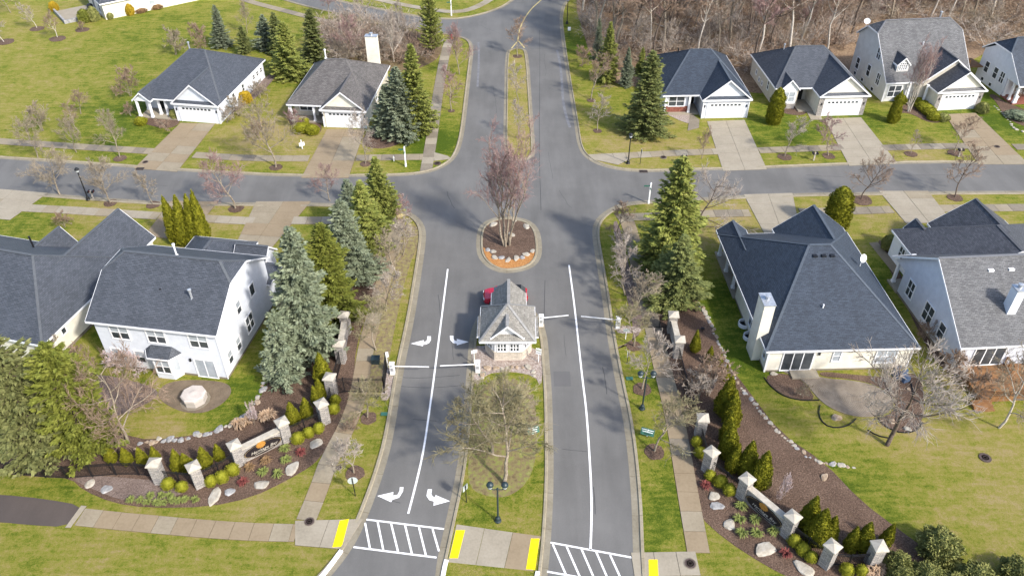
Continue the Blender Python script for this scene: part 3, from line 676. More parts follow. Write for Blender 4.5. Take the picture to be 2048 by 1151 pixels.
sheet('planting_bed', [(935, 965), (938, 900), (950, 780), (1000, 752), (1062, 765), (1078, 860), (1066, 955), (1015, 998), (955, 988)], mat('thin_leaf_mulch', [(.3, (.10, .07, .035)), (.48, (.19, .15, .07)), (.6, (.19, .20, .05)), (.75, (.30, .26, .12))], 2.2, .95, .8, coord='world', detail=9, bscale=8, bdist=.06), .036)
def ring(px, r, mt='mulch', sq=1.0):
    p = G(*px)
    P = [Vector((p.x + math.cos(t) * r * rng.uniform(.9, 1.1), p.y + math.sin(t) * r * rng.uniform(.9, 1.1))) for t in np.linspace(0, 2 * PI, 18)[:-1]]
    struct(MB().prism(chaikin(P, 1, True), .0, .046).build('mulch_ring', M[mt]))
for px, r in (((710, 946), .75), ((737, 836), .7), ((1309, 903), .8), ((1284, 778), .8), ((1268, 692), .7), ((1035, 113), .8), ((552, 335), .8), ((472, 417), .9), ((221, 406), .8), ((306, 410), .8), ((240, 317), .8), ((903, 222), .5), ((1569, 314), .9), ((1657, 312), .8), ((1821, 308), .8), ((1909, 306), .9), ((1722, 399), 1.3), ((1910, 395), .9), ((1195, 262), .6), ((1182, 201), .6), ((115, 78), 1.3), ((74, 58), 1.2), ((10, 84), 1.4), ((165, 60), 1.1), ((731, 328), .7)):
    ring(px, r)
# ------------------------------------------------------------------ houses
def uvwall(mb, pts, side=None):
    n = (Vector(pts[1]) - Vector(pts[0])).cross(Vector(pts[2]) - Vector(pts[0]))
    n.normalize()
    u = Vector((0, 0, 1)).cross(n)
    if u.length < .05: u = Vector((1, 0, 0))
    u.normalize(); v = n.cross(u)
    mb.face(pts, [(Vector(p).dot(u), Vector(p).dot(v)) for p in pts])
class House:
    def __init__(s, label, loc, ang, wall='vinyl_white', roof='roof_charcoal', name='house', cat='house', group=None):
        s.root = thing(name, label, cat, loc, R(ang), group)
        s.w = M[wall]; s.r = M[roof]
    def box(s, x0, x1, y0, y1, z0, z1, mt=None, name='wall'):
        mb = MB()
        P = [(x0, y0), (x1, y0), (x1, y1), (x0, y1)]
        for i in range(4):
            a, b = P[i], P[(i + 1) % 4]
            uvwall(mb, [(*a, z0), (*b, z0), (*b, z1), (*a, z1)])
        uvwall(mb, [(*p, z1) for p in P]); uvwall(mb, [(*p, z0) for p in P[::-1]])
        return mb.build(name, M[mt] if mt else s.w, s.root)
    def roof(s, axis, a0, a1, b0, b1, ze, zr, e0=None, e1=None, ze1=None, br=None, oh=.35, body=True, z0=0.0, mt=None, wmt=None, pent=None, trim=True, inner=True):
        ze1 = ze if ze1 is None else ze1
        br = (b0 + b1) / 2 if br is None else br
        W = (lambda a, b, z: (a, b, z)) if axis == 'x' else (lambda a, b, z: (b, a, z))
        flip = axis != 'x'
        ends = []
        for a, sg, e in ((a0, 1, e0), (a1, -1, e1)):
            d = dict(E0=(a, b0, ze), E1=(a, b1, ze1), R=(a, br, zr), C0=None, C1=None)
            if e and e[0] == 'hip': d['R'] = (a + sg * e[1], br, zr); d['k'] = 'hip'
            elif e and e[0] == 'jerk':
                zc = e[1]
                d['C0'] = (a, b0 + (br - b0) * (zc - ze) / (zr - ze), zc); d['C1'] = (a, b1 + (br - b1) * (zc - ze1) / (zr - ze1), zc)
                d['R'] = (a + sg * e[2], br, zr); d['k'] = 'jerk'
            else: d['k'] = 'gable'
            ends.append(d)
        A, B = ends
        polys = []
        def poly(L): polys.append([p for p in L if p is not None])
        poly([A['E0'], B['E0'], B['C0'], B['R'], A['R'], A['C0']])
        poly([B['E1'], A['E1'], A['C1'], A['R'], B['R'], B['C1']])
        for d, f in ((A, 1), (B, -1)):
            if d['k'] == 'hip': poly([d['E1'], d['E0'], d['R']][::f])
            if d['k'] == 'jerk': poly([d['C1'], d['C0'], d['R']][::f])
        mb = MB()
        for L in polys:
            P = [Vector(W(*p)) for p in L]
            if flip: P = P[::-1]
            n = (P[1] - P[0]).cross(P[2] - P[0]).normalized()
            if n.z < 0: P = P[::-1]
            uvwall(mb, P)
            uvwall(mb, [p - Vector((0, 0, .12)) for p in P[::-1]])
        ro = mb.build('roof', M[mt] if mt else s.r, s.root)
        edges = [(A['E0'], B['E0']), (A['E1'], B['E1'])]
        for d in (ends[:1] if (inner and axis == 'y' and e1 is None) else ends):
            if d['k'] == 'hip': edges.append((d['E0'], d['E1']))
            elif d['k'] == 'jerk': edges += [(d['E0'], d['C0']), (d['C0'], d['C1']), (d['C1'], d['E1'])]
            else: edges += [(d['E0'], d['R']), (d['R'], d['E1'])]
        if trim:
            ft = MB()
            c = Vector(W((a0 + a1) / 2, br, 0))
            for p, q in edges:
                p, q = Vector(W(*p)), Vector(W(*q))
                d = (q - p).to_2d(); o = Vector((d.y, -d.x)).normalized()
                if o.dot((p + q).to_2d() / 2 - c.to_2d()) < 0: o = -o
                o = Vector((o.x, o.y, 0))
                i, e = o * -.05, o * .04
                dn = Vector((0, 0, -.2)); up = Vector((0, 0, -.004))
                ft.hexa([p + i + dn, q + i + dn, q + e + dn, p + e + dn, p + i + up, q + i + up, q + e + up, p + e + up])
            ft.build('fascia', M['trim'], ro)
        # ridge cap
        rc = MB()
        r0, r1 = Vector(W(*A['R'])), Vector(W(*B['R']))
        if (r1 - r0).length > .1: rc.bar(r0 + Vector((0, 0, .0)), r1 + Vector((0, 0, .0)), .28, .03)
        for d in ends:
            if d['k'] == 'hip':
                for c_ in ('E0', 'E1'): rc.bar(Vector(W(*d[c_])) + Vector((0, 0, -.01)), Vector(W(*d['R'])) + Vector((0, 0, -.01)), .22, .03)
            if d['k'] == 'jerk':
                for c_ in ('C0', 'C1'): rc.bar(Vector(W(*d[c_])) + Vector((0, 0, -.01)), Vector(W(*d['R'])) + Vector((0, 0, -.01)), .22, .03)
        rc.build('ridge_cap', CAP[M[mt] if mt else s.r], ro)
        if body:
            wm = M[wmt] if wmt else s.w
            sl0 = (zr - ze) / (br - b0); sl1 = (zr - ze1) / (b1 - br)
            i0, i1 = b0 + oh, b1 - oh
            oh_ = abs(oh); i0, i1 = b0 + oh_, b1 - oh_; zi0, zi1 = ze + sl0 * oh_ - .14, ze1 + sl1 * oh_ - .14
            if any(d['k'] == 'hip' for d in ends):
                zt = min(zi0, zi1)
                prof = [(i0, z0), (i1, z0), (i1, zt), (i0, zt)]
            elif any(d['k'] == 'jerk' for d in ends):
                zc = [d for d in ends if d['k'] == 'jerk'][0]['C0'][2] - .14
                c0 = b0 + (zc + .14 - ze) / sl0; c1 = b1 - (zc + .14 - ze1) / sl1
                prof = [(i0, z0), (i1, z0), (i1, zi1), (c1, zc), (c0, zc), (i0, zi0)]
            else:
                prof = [(i0, z0), (i1, z0), (i1, zi1), (br, zr - .14), (i0, zi0)]
            x0, x1 = a0 + oh, a1 - oh
            wb = MB()
            P0 = [Vector(W(x0, b, z)) for b, z in prof]; P1 = [Vector(W(x1, b, z)) for b, z in prof]
            uvwall(wb, P0 if flip else P0[::-1]); uvwall(wb, P1[::-1] if flip else P1)
            for k in range(len(prof)):
                l = (k + 1) % len(prof)
                q = [P0[k], P0[l], P1[l], P1[k]]
                uvwall(wb, q[::-1] if flip else q)
            wb.build('wall', wm, s.root)
        if pent is not None:          # little skirt roof across the foot of a front gable (front is a0)
            pb = MB()
            zt = ze + .42
            slope = (zr - ze) / (br - b0)
            x_in = a0 + oh - .01; x_out = a0 + .02
            ins_ = (zt - ze) / slope + .08
            pts = [W(x_out, b0 + .25, ze + .05), W(x_out, b1 - .25, ze + .05), W(x_in, b1 - ins_, zt), W(x_in, b0 + ins_, zt)]
            uvwall(pb, pts if not flip else pts[::-1])
            q = [W(x_out, b0 + .25, ze - .06), W(x_out, b1 - .25, ze - .06), W(x_in, b1 - ins_, zt - .1), W(x_in, b0 + ins_, zt - .1)]
            pb.face(q[::-1] if not flip else q)
            po = pb.build('skirt_roof', s.r, s.root)
            fb = MB(); fb.hexa([W(x_out - .05, b0 + .1, ze - .2), W(x_out + .02, b0 + .1, ze - .2), W(x_out + .02, b1 - .1, ze - .2), W(x_out - .05, b1 - .1, ze - .2), W(x_out - .05, b0 + .1, ze + .04), W(x_out + .02, b0 + .1, ze + .04), W(x_out + .02, b1 - .1, ze + .04), W(x_out - .05, b1 - .1, ze + .04)])
            fb.build('fascia', M['trim'], po)
        return ro
    def frame_on(s, c, nrm):
        c = Vector(c); n = Vector((math.cos(R(nrm)), math.sin(R(nrm)), 0)); u = Vector((-n.y, n.x, 0))
        return lambda a, z, d: c + u * a + Vector((0, 0, z)) + n * d
    def window(s, c, nrm, w, h, cols=1, rows=2, glass='glass', trim=.1, name='window'):
        f = s.frame_on(c, nrm)
        mb = MB()
        def bx(a0, a1, z0, z1, d0, d1): mb.hexa([f(a0, z0, d0), f(a1, z0, d0), f(a1, z0, d1), f(a0, z0, d1), f(a0, z1, d0), f(a1, z1, d0), f(a1, z1, d1), f(a0, z1, d1)])
        W2, H2 = w / 2, h / 2
        bx(-W2 - trim, W2 + trim, H2, H2 + trim, -.03, .07); bx(-W2 - trim, W2 + trim, -H2 - trim, -H2, -.03, .09)
        bx(-W2 - trim, -W2, -H2, H2, -.03, .07); bx(W2, W2 + trim, -H2, H2, -.03, .07)
        mu = .045
        for i in range(1, cols): x = -W2 + w * i / cols; bx(x - mu, x + mu, -H2, H2, -.02, .05)
        for j in range(1, rows): z = -H2 + h * j / rows; bx(-W2, W2, z - mu * .8, z + mu * .8, -.02, .045)
        o = mb.build(name, M['trim'], s.root)
        for i in range(cols):
            for j in range(rows):
                a0, a1 = -W2 + w * i / cols + mu, -W2 + w * (i + 1) / cols - mu
                z0, z1 = -H2 + h * j / rows + mu, -H2 + h * (j + 1) / rows - mu
                pb = MB()
                pb.hexa([f(a0 - .02, z0 - .02, -.02), f(a1 + .02, z0 - .02, -.02), f(a1 + .02, z0 - .02, .022), f(a0 - .02, z0 - .02, .022), f(a0 - .02, z1 + .02, -.02), f(a1 + .02, z1 + .02, -.02), f(a1 + .02, z1 + .02, .022), f(a0 - .02, z1 + .02, .022)])
                g = glass
                if glass == 'mix': g = 'blind' if j == rows - 1 else 'glass'
                pb.build('pane', M[g], o)
        return o
    def garage(s, x0, x1, y, h=2.15, nrm=-90, lights=True):
        c = ((x0 + x1) / 2, y, 0); f = s.frame_on(c, nrm); w2 = (x1 - x0) / 2
        mb = MB()
        def bx(m, a0, a1, z0, z1, d0, d1): m.hexa([f(a0, z0, d0), f(a1, z0, d0), f(a1, z0, d1), f(a0, z0, d1), f(a0, z1, d0), f(a1, z1, d0), f(a1, z1, d1), f(a0, z1, d1)])
        bx(mb, -w2 - .13, -w2, 0, h + .13, -.02, .06); bx(mb, w2, w2 + .13, 0, h + .13, -.02, .06); bx(mb, -w2, w2, h, h + .13, -.02, .06)
        o = mb.build('garage_door', M['trim'], s.root)
        hp = h / 4
        for k in range(4):
            p = MB(); bx(p, -w2 + .01, w2 - .01, k * hp + .012, (k + 1) * hp - .006, -.02, .02)
            p.build('door_panel', M['white_metal'], o)
        for k in range(8):
            a = -w2 + .32 + (2 * w2 - .64) * (k + .5) / 8
            p = MB(); bx(p, a - .17, a + .17, 3 * hp + .14, 3 * hp + .40, -.01, .035)
            p.build('door_pane', M['glass'], o)
        if lights:
            for a in (-w2 - .42, w2 + .42):
                p = MB(); bx(p, a - .06, a + .06, 1.6, 1.95, 0, .14); p.build('wall_lantern', M['black_metal'], s.root)
        return o
    def post(s, x, y, z0, z1, r=.13):
        MB().box(x - r, x + r, y - r, y + r, z0 + .25, z1).box(x - r - .05, x + r + .05, y - r - .05, y + r + .05, z0, z0 + .25).box(x - r - .04, x + r + .04, y - r - .04, y + r + .04, z1 - .16, z1 + .01).build('porch_post', M['trim'], s.root)
    def pipe(s, x, y, z0, z1, r=.07, mt='galv', cap=True):
        mb = MB().lathe([(r * 2.4, z0), (r * 1.2, z0 + .14), (r, z0 + .16), (r, z1)] + ([(r * 1.7, z1), (r * 1.7, z1 + .14), (r * .6, z1 + .2)] if cap else []), 8, (x, y, 0))
        mb.build('vent_pipe', M[mt], s.root)
    def chimney(s, x0, x1, y0, y1, z0, z1, mt='vinyl_cream'):
        o = s.box(x0, x1, y0, y1, z0, z1, mt, 'chimney')
        MB().box(x0 - .06, x1 + .06, y0 - .06, y1 + .06, z1 - .02, z1 + .05).build('chimney_cap', M['galv'], o)
        MB().lathe([(.16, z1 + .05), (.16, z1 + .3), (.25, z1 + .31), (.25, z1 + .42), (.1, z1 + .46)], 10, ((x0 + x1) / 2, (y0 + y1) / 2, 0)).build('flue', M['galv'], o)
    def dish(s, x, y, z, ang):
        mb = MB().tube([(x, y, z), (x, y, z + .7), (x + .1, y, z + .85)], .03, 6)
        o = mb.build('satellite_dish', M['white_metal'], s.root)
        d = Vector((math.cos(R(ang)), math.sin(R(ang)), .5)).normalized(); c = Vector((x, y, z + .95))
        u = d.cross(Vector((0, 0, 1))).normalized(); v = u.cross(d)
        mb = MB()
        prev = None
        for r_, k in ((.0, 0), (.25, .03), (.45, .11)):
            rr = [c + d * k + u * (math.cos(t) * r_) + v * (math.sin(t) * r_ * .9) for t in np.linspace(0, 2 * PI, 13)[:-1]]
            if prev:
                for i in range(12): mb.face([prev[i], prev[(i + 1) % 12], rr[(i + 1) % 12], rr[i]]); mb.face([rr[i] - d * .02, rr[(i + 1) % 12] - d * .02, prev[(i + 1) % 12] - d * .02, prev[i] - d * .02])
            prev = rr
        mb.bar(c, c + d * .45 - v * .1, .03)
        mb.build('dish', M['white_metal'], o)
    def vents(s, pts, z=.12, axis='x', mt='black_metal'):
        for x, y, zz in pts:
            MB().box(x - .2, x + .2, y - .18, y + .18, zz, zz + z).build('roof_vent', M[mt], s.root)
    def slab(s, x0, x1, y0, y1, z=.18, mt='concrete', name='porch_floor'):
        return MB().box(x0, x1, y0, y1, 0, z).build(name, M[mt], s.root)
    def found(s, x0, x1, y0, y1, z=.3):
        return MB().box(x0 - .012, x1 + .012, y0 - .012, y1 + .012, -.05, z).build('foundation', M['concrete_dark'], s.root)
    def shutterline(s, P):             # white corner boards
        for x, y, z1 in P: MB().box(x - .07, x + .07, y - .07, y + .07, 0, z1).build('corner_board', M['trim'], s.root)

# --- north side of the right-hand street
h = House('white one-storey house with dark blue hip roof beside the large spruce', (25.82, 99.91, 0), 2, 'vinyl_white', 'roof_blue')
h.roof('x', -5.27, 6.65, 1.55, 15.1, 2.8, 6.5, ('hip', 4.66), ('hip', 4.35), body=False)
h.box(-4.92, 6.3, 4.5, 14.75, 0, 2.95); h.box(-4.92, -1.5, 1.95, 4.5, 0, 2.85)
h.box(-4.95, -1.45, 1.90, 1.97, 0, 1.0, 'brick', 'brick_skirt')
h.roof('y', -.1, 7.5, -.22, 6.6, 2.78, 5.58, oh=.3, pent=1)
h.garage(.72, 5.6, .2, 2.2)
h.window((-3.2, 1.93, 1.75), -90, 2.1, 1.35, 2, 2); h.post(-1.45, 1.75, .15, 2.7); h.post(-4.75, 1.75, .15, 2.7, .1); h.slab(-5, 0, 1.3, 4.5)
h.window((-4.92, 11, 1.6), 180, .8, 1.1, 1, 2); h.pipe(-1.9, 9.8, 4.6, 6.1, .09, 'black_metal', False)
h.box(-1.1, -.15, 4.44, 4.5, .15, 2.2, 'dark_hole', 'front_door'); h.shutterline([(.08, .2, 2.7), (6.3, .2, 2.7)])
h = House('tan and white one-storey house with small bay gable and clipped columnar evergreen', (41.73, 100.49, 0), 3, 'vinyl_tan', 'roof_charcoal')
h.roof('x', -5.35, 6.91, 2.88, 14.95, 3.0, 6.52, ('hip', 4.05), ('hip', 4.25), body=False)
h.box(-5.0, 6.55, 5.2, 14.6, 0, 3.1); h.box(-5.0, -1.9, 3.2, 5.2, 0, 3.05); h.box(-4.45, -2.3, 2.72, 3.2, 0, 3.1, 'trim', 'bay'); h.box(-4.5, -2.25, 2.68, 2.9, 0, .75, 'stone', 'stone_skirt')
h.roof('y', 0, 8.2, -.19, 6.88, 2.98, 5.8, oh=.3, pent=1, wmt='vinyl_cream')
h.box(-.0, .75, .26, .34, 0, 2.7, 'stone', 'stone_pier'); h.box(5.95, 6.6, .26, .34, 0, 2.7, 'stone', 'stone_pier')
h.roof('y', 2.45, 5.2, -4.7, -2.05, 3.0, 4.35, oh=.2, z0=2.6, wmt='trim')
h.garage(.85, 5.85, .3, 2.25); h.window((-3.37, 2.72, 1.75), -90, 1.6, 1.4, 2, 2, 'blind'); h.slab(-2, .1, 1.6, 5.2); h.box(-1.4, -.4, 5.14, 5.2, .15, 2.25, 'dark_hole', 'front_door')
h.pipe(-2.4, 10.2, 4.4, 6.2, .09); h.window((-5, 6.6, 1.8), 180, .5, 1.2); h.window((-5, 9, 1.0), 180, .4, .5, 1, 1); h.window((-5, 10.4, 1.0), 180, .4, .5, 1, 1); h.window((-5, 12, 1.4), 180, .4, .6, 1, 1)
h = House('tall tan-sided house with clipped gable roof and one front dormer', (58.45, 102.13, 0), 6, 'vinyl_grey', 'roof_grey')
h.roof('x', -5.95, 6.6, 3.5, 14.7, 2.9, 9.2, ('jerk', 7.93, 1.5), ('jerk', 7.93, 1.5), ze1=6.0, br=10.5, oh=.3)
h.roof('y', .0, 7, -.25, 7.0, 2.8, 5.6, oh=.3, pent=1, wmt='vinyl_cream', mt='roof_black')
h.roof('y', 2.6, 9, -1.6, 7.4, 2.95, 6.35, oh=.3, mt='roof_black', wmt='vinyl_tan')
h.garage(.85, 5.9, .3, 2.25); h.box(0.1, .7, .24, .34, 0, 2.6, 'stone', 'stone_pier'); h.box(6.05, 6.7, .24, .34, 0, 2.6, 'stone', 'stone_pier')
h.roof('y', 4.55, 8.4, -4.45, -2.45, 5.0, 6.05, oh=.15, z0=3.6, mt='roof_black')
h.window((-3.45, 4.7, 4.75), -90, 1.1, 1.0, 4, 4, 'glass', .08)
h.window((-4.2, 3.8, 1.5), -90, 1.8, 1.6, 2, 2); h.slab(-2.6, 0, 2.2, 5); h.post(-.4, 2.4, .1, 2.9); h.post(-2.4, 3.4, .1, 2.9)
for y, z in ((6.2, 2.3), (9.2, 2.3), (12.6, 2.0)): h.window((-5.65, y, z), 180, .9, 1.6, 2 if y == 6.2 else 1, 2)
h.window((-5.65, 7.8, 5.4), 180, 1.0, 1.5, 2, 2)
for y in (7.0, 10.2, 12.6): h.window((-5.65, y, .45), 180, .7, .5, 1, 1, 'glass', .04)
h.pipe(.3, 7.5, 6.3, 7.0, .08, 'trim', False); h.pipe(4.0, 11.2, 8.5, 9.7, .12); h.dish(-5.9, 12.8, 7.3, 250)
h.shutterline([(-5.65, 3.82, 2.9)])
h = House('pale grey house with clipped gable end and pillared corner porch', (69.43, 113.4, 0), 6, 'vinyl_white', 'roof_blue')
h.roof('x', -.2, 14, -9.5, .7, 2.9, 7.6, ('jerk', 6.1, 1.5), ('jerk', 6.1, 1.5), ze1=4.6, br=-3.7, oh=.3, body=False)
mb = MB()
prof = [(-6.3, 0), (.4, 0), (.4, 4.5), (-2.1, 5.95), (-5.2, 5.95), (-6.3, 5.2)]
P0 = [Vector((.1, b, z)) for b, z in prof]; P1 = [Vector((13.7, b, z)) for b, z in prof]
uvwall(mb, P0[::-1]); uvwall(mb, P1)
for k in range(6): uvwall(mb, [P0[k], P0[(k + 1) % 6], P1[(k + 1) % 6], P1[k]])
mb.build('wall', h.w, h.root)
mb = MB(); uvwall(mb, [(.1, -6.3, 2.7), (.1, -9.2, 2.7), (.1, -6.3, 5.2)]); uvwall(mb, [(.14, -6.3, 5.2), (.14, -9.2, 2.7), (.14, -6.3, 2.7)]); mb.build('gable_wall', h.w, h.root)
h.slab(.0, 9, -9.2, -6.3, .2, 'brick')
for y in (-6.6, -7.9, -9.0): h.post(.25, y, .2, 2.75)
for y, c_ in ((-5.2, 2), (-3.6, 1), (-1.4, 1)): h.window((.1, y, 2.3), 180, .9, 1.5, c_, 2)
for y in (-3.4, -1.4): h.window((.1, y, .45), 180, .6, .5, 1, 1, 'glass', .04)
MB().box(-2.2, 0.1, -.6, 2.5, 1.9, 2.05).box(-2.2, -2.1, -.6, 2.5, 2.05, 3.0).box(-2.2, -2.05, -.6, -.45, 0, 1.9).box(-2.2, -2.05, 2.3, 2.45, 0, 1.9).build('balcony', M['wood'], h.root)
# --- north side of the left-hand street
h = House('white house with charcoal hip roof and small pillared porch gable', (-44.86, 98.97, 0), -9, 'vinyl_white', 'roof_charcoal')
h.roof('x', -6.4, 5.85, .95, 16.0, 2.72, 6.85, ('hip', 5.2), ('hip', 4.85), body=False)
h.box(-1.2, 5.5, 3.2, 15.6, 0, 2.9); h.box(-6.0, -1.2, 3.2, 15.6, 0, 2.9)
h.roof('y', .05, 7.5, -.9, 5.82, 2.7, 5.5, oh=.3, pent=1)
h.roof('y', .1, 4.5, -6.5, -3.85, 2.7, 3.85, oh=.25, body=False); h.box(-6.2, -4.1, .28, .4, 2.55, 2.75, 'trim', 'porch_beam')
mb = MB(); mb.face([(-6.1, .4, 2.75), (-4.25, .4, 2.75), (-5.17, .4, 3.6)]); mb.face([(-5.17, .45, 3.6), (-4.25, .45, 2.75), (-6.1, .45, 2.75)]); mb.build('gable_panel', M['trim'], h.root)
for x, y in ((-6.1, .45), (-4.3, .45), (-6.1, 2.6), (-3.6, 1.5), (-2.6, 1.5)): h.post(x, y, .15, 2.62)
h.slab(-6.3, -.7, .35, 3.2); h.garage(.05, 4.9, .35, 2.2); h.window((-2.3, 3.2, 1.6), -90, 1.1, 1.3); h.box(-4.6, -3.6, 3.14, 3.2, .15, 2.25, 'dark_hole', 'front_door')
for y, sz in ((5.2, 1.1), (8.3, 1.0), (12, .6), (13.3, .6), (14.6, .6)): h.window((5.5, y, 1.6), 0, .7, sz, 1, 2)
h.pipe(-1.3, 8.6, 6.0, 7.6, .1); h.vents([(1.7, 9.0, 5.9), (2.1, 10.2, 5.6)]); h.shutterline([(-.6, .36, 2.6), (5.5, .36, 2.6)])
h = House('tan house with weathered brown roof and tall cream chimney', (-25.1, 97.24, 0), -5, 'vinyl_tan', 'roof_brown')
h.roof('x', -5.25, 5.93, 1.3, 15.2, 2.62, 6.25, ('hip', 4.2), ('hip', 4.28), body=False)
h.box(-4.9, 5.6, 4.2, 14.85, 0, 2.8); h.box(-4.9, -1.6, 3.2, 4.2, 0, 2.75)
h.roof('y', .05, 7.2, -.42, 5.9, 2.6, 5.22, oh=.3, pent=1, wmt='vinyl_cream')
h.garage(.35, 5.15, .35, 2.2); h.window((-3.1, 3.2, 1.6), -90, 2.0, 1.3, 2, 2); h.slab(-5.0, -.1, 1.3, 4.2)
for x in (-5.0, -3.9 + 2.2, -4.85): h.post(x, 1.65, .15, 2.5)
h.box(-1.2, -.3, 4.14, 4.2, .15, 2.2, 'dark_hole', 'front_door')
h.chimney(2.75, 4.45, 14.9, 15.8, 0, 6.9); h.pipe(-1.5, 9.2, 5.9, 7.0, .09, 'trim'); h.window((5.6, 7, 1.6), 0, .8, 1.2)
h.shutterline([(-.1, .36, 2.5), (5.6, .36, 2.5)])
# --- the house at the far top left
h = House('cream ranch house wall with dark roof beyond the big lawn', (-70.3, 137.4, 0), 38, 'vinyl_cream', 'roof_charcoal')
h.roof('x', -.4, 24, -.4, 10.4, 2.9, 6.2, ('hip', 4.5), ('hip', 4.5), oh=.4)
for x in (8.2, 12.2, 17): h.window((x, 0, 1.7), -90, .9, 1.5, 1, 2, 'blind')
h.window((0, 2.5, 1.5), 180, 1.0, 1.6, 1, 2); h.window((0, 6, 1.5), 180, 1.6, 1.9, 2, 1)
h.slab(-6, 0, 2.5, 9.5, .15, 'concrete', 'patio_slab'); MB().box(-6.2, -5.9, 2.3, 9.7, 0, .6).box(-5.9, -2, 2.3, 2.6, 0, .6).build('patio_wall', M['boulder_grey'], h.root)
# --- south side, left: seen from behind
h = House('pale house with broad charcoal hip roof next to the white two-storey house', (-41.77, 53.44, 0), -14, 'vinyl_cream', 'roof_charcoal')
h.roof('x', -15, 1.4, -1.85, 11.5, 2.8, 7.0, ('hip', 5.1), ('hip', 4.55), body=False)
h.box(-14.6, 1.05, -1.5, 11.1, 0, 3.0); h.found(-14.6, 1.05, -1.5, 11.1)
h.roof('y', 15.15, 5.5, -5.2, 1.38, 2.78, 5.75, oh=-.3)
h.roof('y', 12.4, 7.5, -8.8, -5.7, 2.8, 4.5, body=False)
h.pipe(-6.8, 8.3, 4.6, 6.1, .09, 'black_metal', False); h.vents([(-6.6, 4.0, 6.25), (-5.0, 4.0, 6.25)])
for y in (-.6, 1.0): h.window((1.05, y, 2.0), 0, .5, .6, 1, 1)
h.window((1.05, 8, 1.6), 0, .9, 1.2)
h = House('white two-storey house with clipped gable roof and bay window', (-24.94, 49.99, 0), -9, 'vinyl_white', 'roof_charcoal')
h.roof('x', -11.4, .42, -.38, 10.9, 5.5, 9.0, ('jerk', 8.0, 1.5), ('jerk', 8.0, 1.5), oh=.38)
h.found(-11.02, .04, 0, 10.5, .22)
h.roof('y', 9, 16.4, -10.4, -3.6, 2.9, 4.6, None, ('hip', 2.6), oh=.35)
h.roof('x', -4.6, -1.2, 12.4, 15.6, 2.9, 4.3, oh=.25)
h.box(-3.6, .04, 10.5, 13.0, 0, 2.9); h.roof('x', -3.9, .4, 9.9, 13.3, 2.9, 3.9, None, ('hip', 1.4), body=False)
for x in (-8.85, -5.5, -1.65): h.window((x, 0, 4.3), -90, 1.6, 1.45, 2, 2, 'mix')
for x in (-9.95, -7.75): h.window((x, 0, 1.6), -90, .8, 1.25, 1, 2, 'mix')
for y, z, g in ((7.2, 4.4, 'glass'), ): h.window((.04, y, z), 0, .8, 1.2, 1, 1, g)
h.window((.04, 4.4, 4.6), 0, .75, 1.3, 1, 2, 'mix'); h.window((.04, 5.5, 1.9), 0, 1.3, 1.6, 2, 2, 'glass'); h.window((.04, 2.9, 1.6), 0, .7, 1.3, 1, 2, 'mix'); h.window((.04, 1.2, 1.6), 0, .7, 1.3, 1, 2, 'mix')
# bay
bay = [(-6.6, 0.05), (-6.1, -.75), (-4.5, -.75), (-4.0, 0.05)]
mb = MB(); mb.prism(bay, 0, 2.6); mb.build('bay', h.w, h.root)
rb = MB()
eb = [(-7.0, -.0, 2.62), (-6.3, -1.05, 2.62), (-4.3, -1.05, 2.62), (-3.55, -.0, 2.62)]; rt = [(-6.3, .02, 3.25), (-4.35, .02, 3.25)]
uvwall(rb, [eb[0], eb[1], rt[0]]); uvwall(rb, [eb[1], eb[2], rt[1], rt[0]]); uvwall(rb, [eb[2], eb[3], rt[1]]); rb.face([(p[0], p[1], p[2] - .1) for p in eb[::-1]])
ro = rb.build('bay_roof', h.r, h.root)
ft = MB()
for p, q in zip(eb[:-1], eb[1:]): ft.bar(Vector(p) - Vector((0, 0, .06)), Vector(q) - Vector((0, 0, .06)), .06, .14)
ft.build('fascia', M['trim'], ro)
h.window((-5.3, -.75, 1.5), -90, 1.3, 1.5, 2, 2, 'mix'); h.window((-4.25, -.35, 1.5), -32, .55, 1.5, 1, 1, 'blind')
h.window((-1.75, 0, 1.05), -90, 1.75, 2.0, 2, 1, 'mix', name='sliding_door')
h.pipe(-2.6, 2.2, 6.9, 7.9, .1); h.pipe(-5.6, 2.6, 7.2, 7.45, .06, 'black_metal', False)
h.pipe(-5.6, 6.1, 8.4, 9.5, .08, 'trim')
MB().box(-3.05, -2.9, -.12, 0, 1.8, 2.1).build('wall_lantern', M['black_metal'], h.root)
MB().box(.02, .1, -.06, .02, .1, 5.3).build('downpipe', M['trim'], h.root)
# --- south side, right
h = House('cream house with steep blue-black hip roof, side chimney and curved rear patio', (22.35, 50.78, 0), 2, 'vinyl_cream', 'roof_blue')
h.roof('x', -.42, 13.05, -.2, 17.5, 2.8, 7.3, ('hip', 5.75), ('hip', 5.75), br=9.1, body=False)
h.box(0, 12.75, .15, 10.4, 0, 2.84); h.box(2.6, 12.75, 10.4, 17.1, 0, 2.84); h.found(0, 12.75, .15, 10.4, .2)
h.roof('y', 18.35, 8, 5.5, 12.95, 2.78, 5.65, oh=-.3)
h.roof('y', 18.3, 13, -.4, 2.7, 2.78, 4.0, body=False)
h.slab(-.2, 2.6, 10.4, 18.1)
for y in (17.4, 14.6, 11.9): h.post(.12, y, .18, 2.65)
MB().box(-.02, 2.5, 17.95, 18.0, 2.6, 2.95).build('porch_beam', M['trim'], h.root)
h.chimney(-.75, .2, 1.65, 3.35, 0, 6.35)
h.window((2.7, .15, 1.2), -90, 2.6, 2.0, 3, 1, 'glass', name='sliding_door'); h.window((6.1, .15, 1.75), -90, .6, 1.2, 1, 2, 'blind'); h.window((10.5, .15, 1.55), -90, 1.75, 1.45, 2, 2, 'blind')
h.window((0, .85, 1.6), 180, .5, 1.1, 1, 2); h.window((0, 5.2, 1.6), 180, 1.1, 1.4, 2, 2)
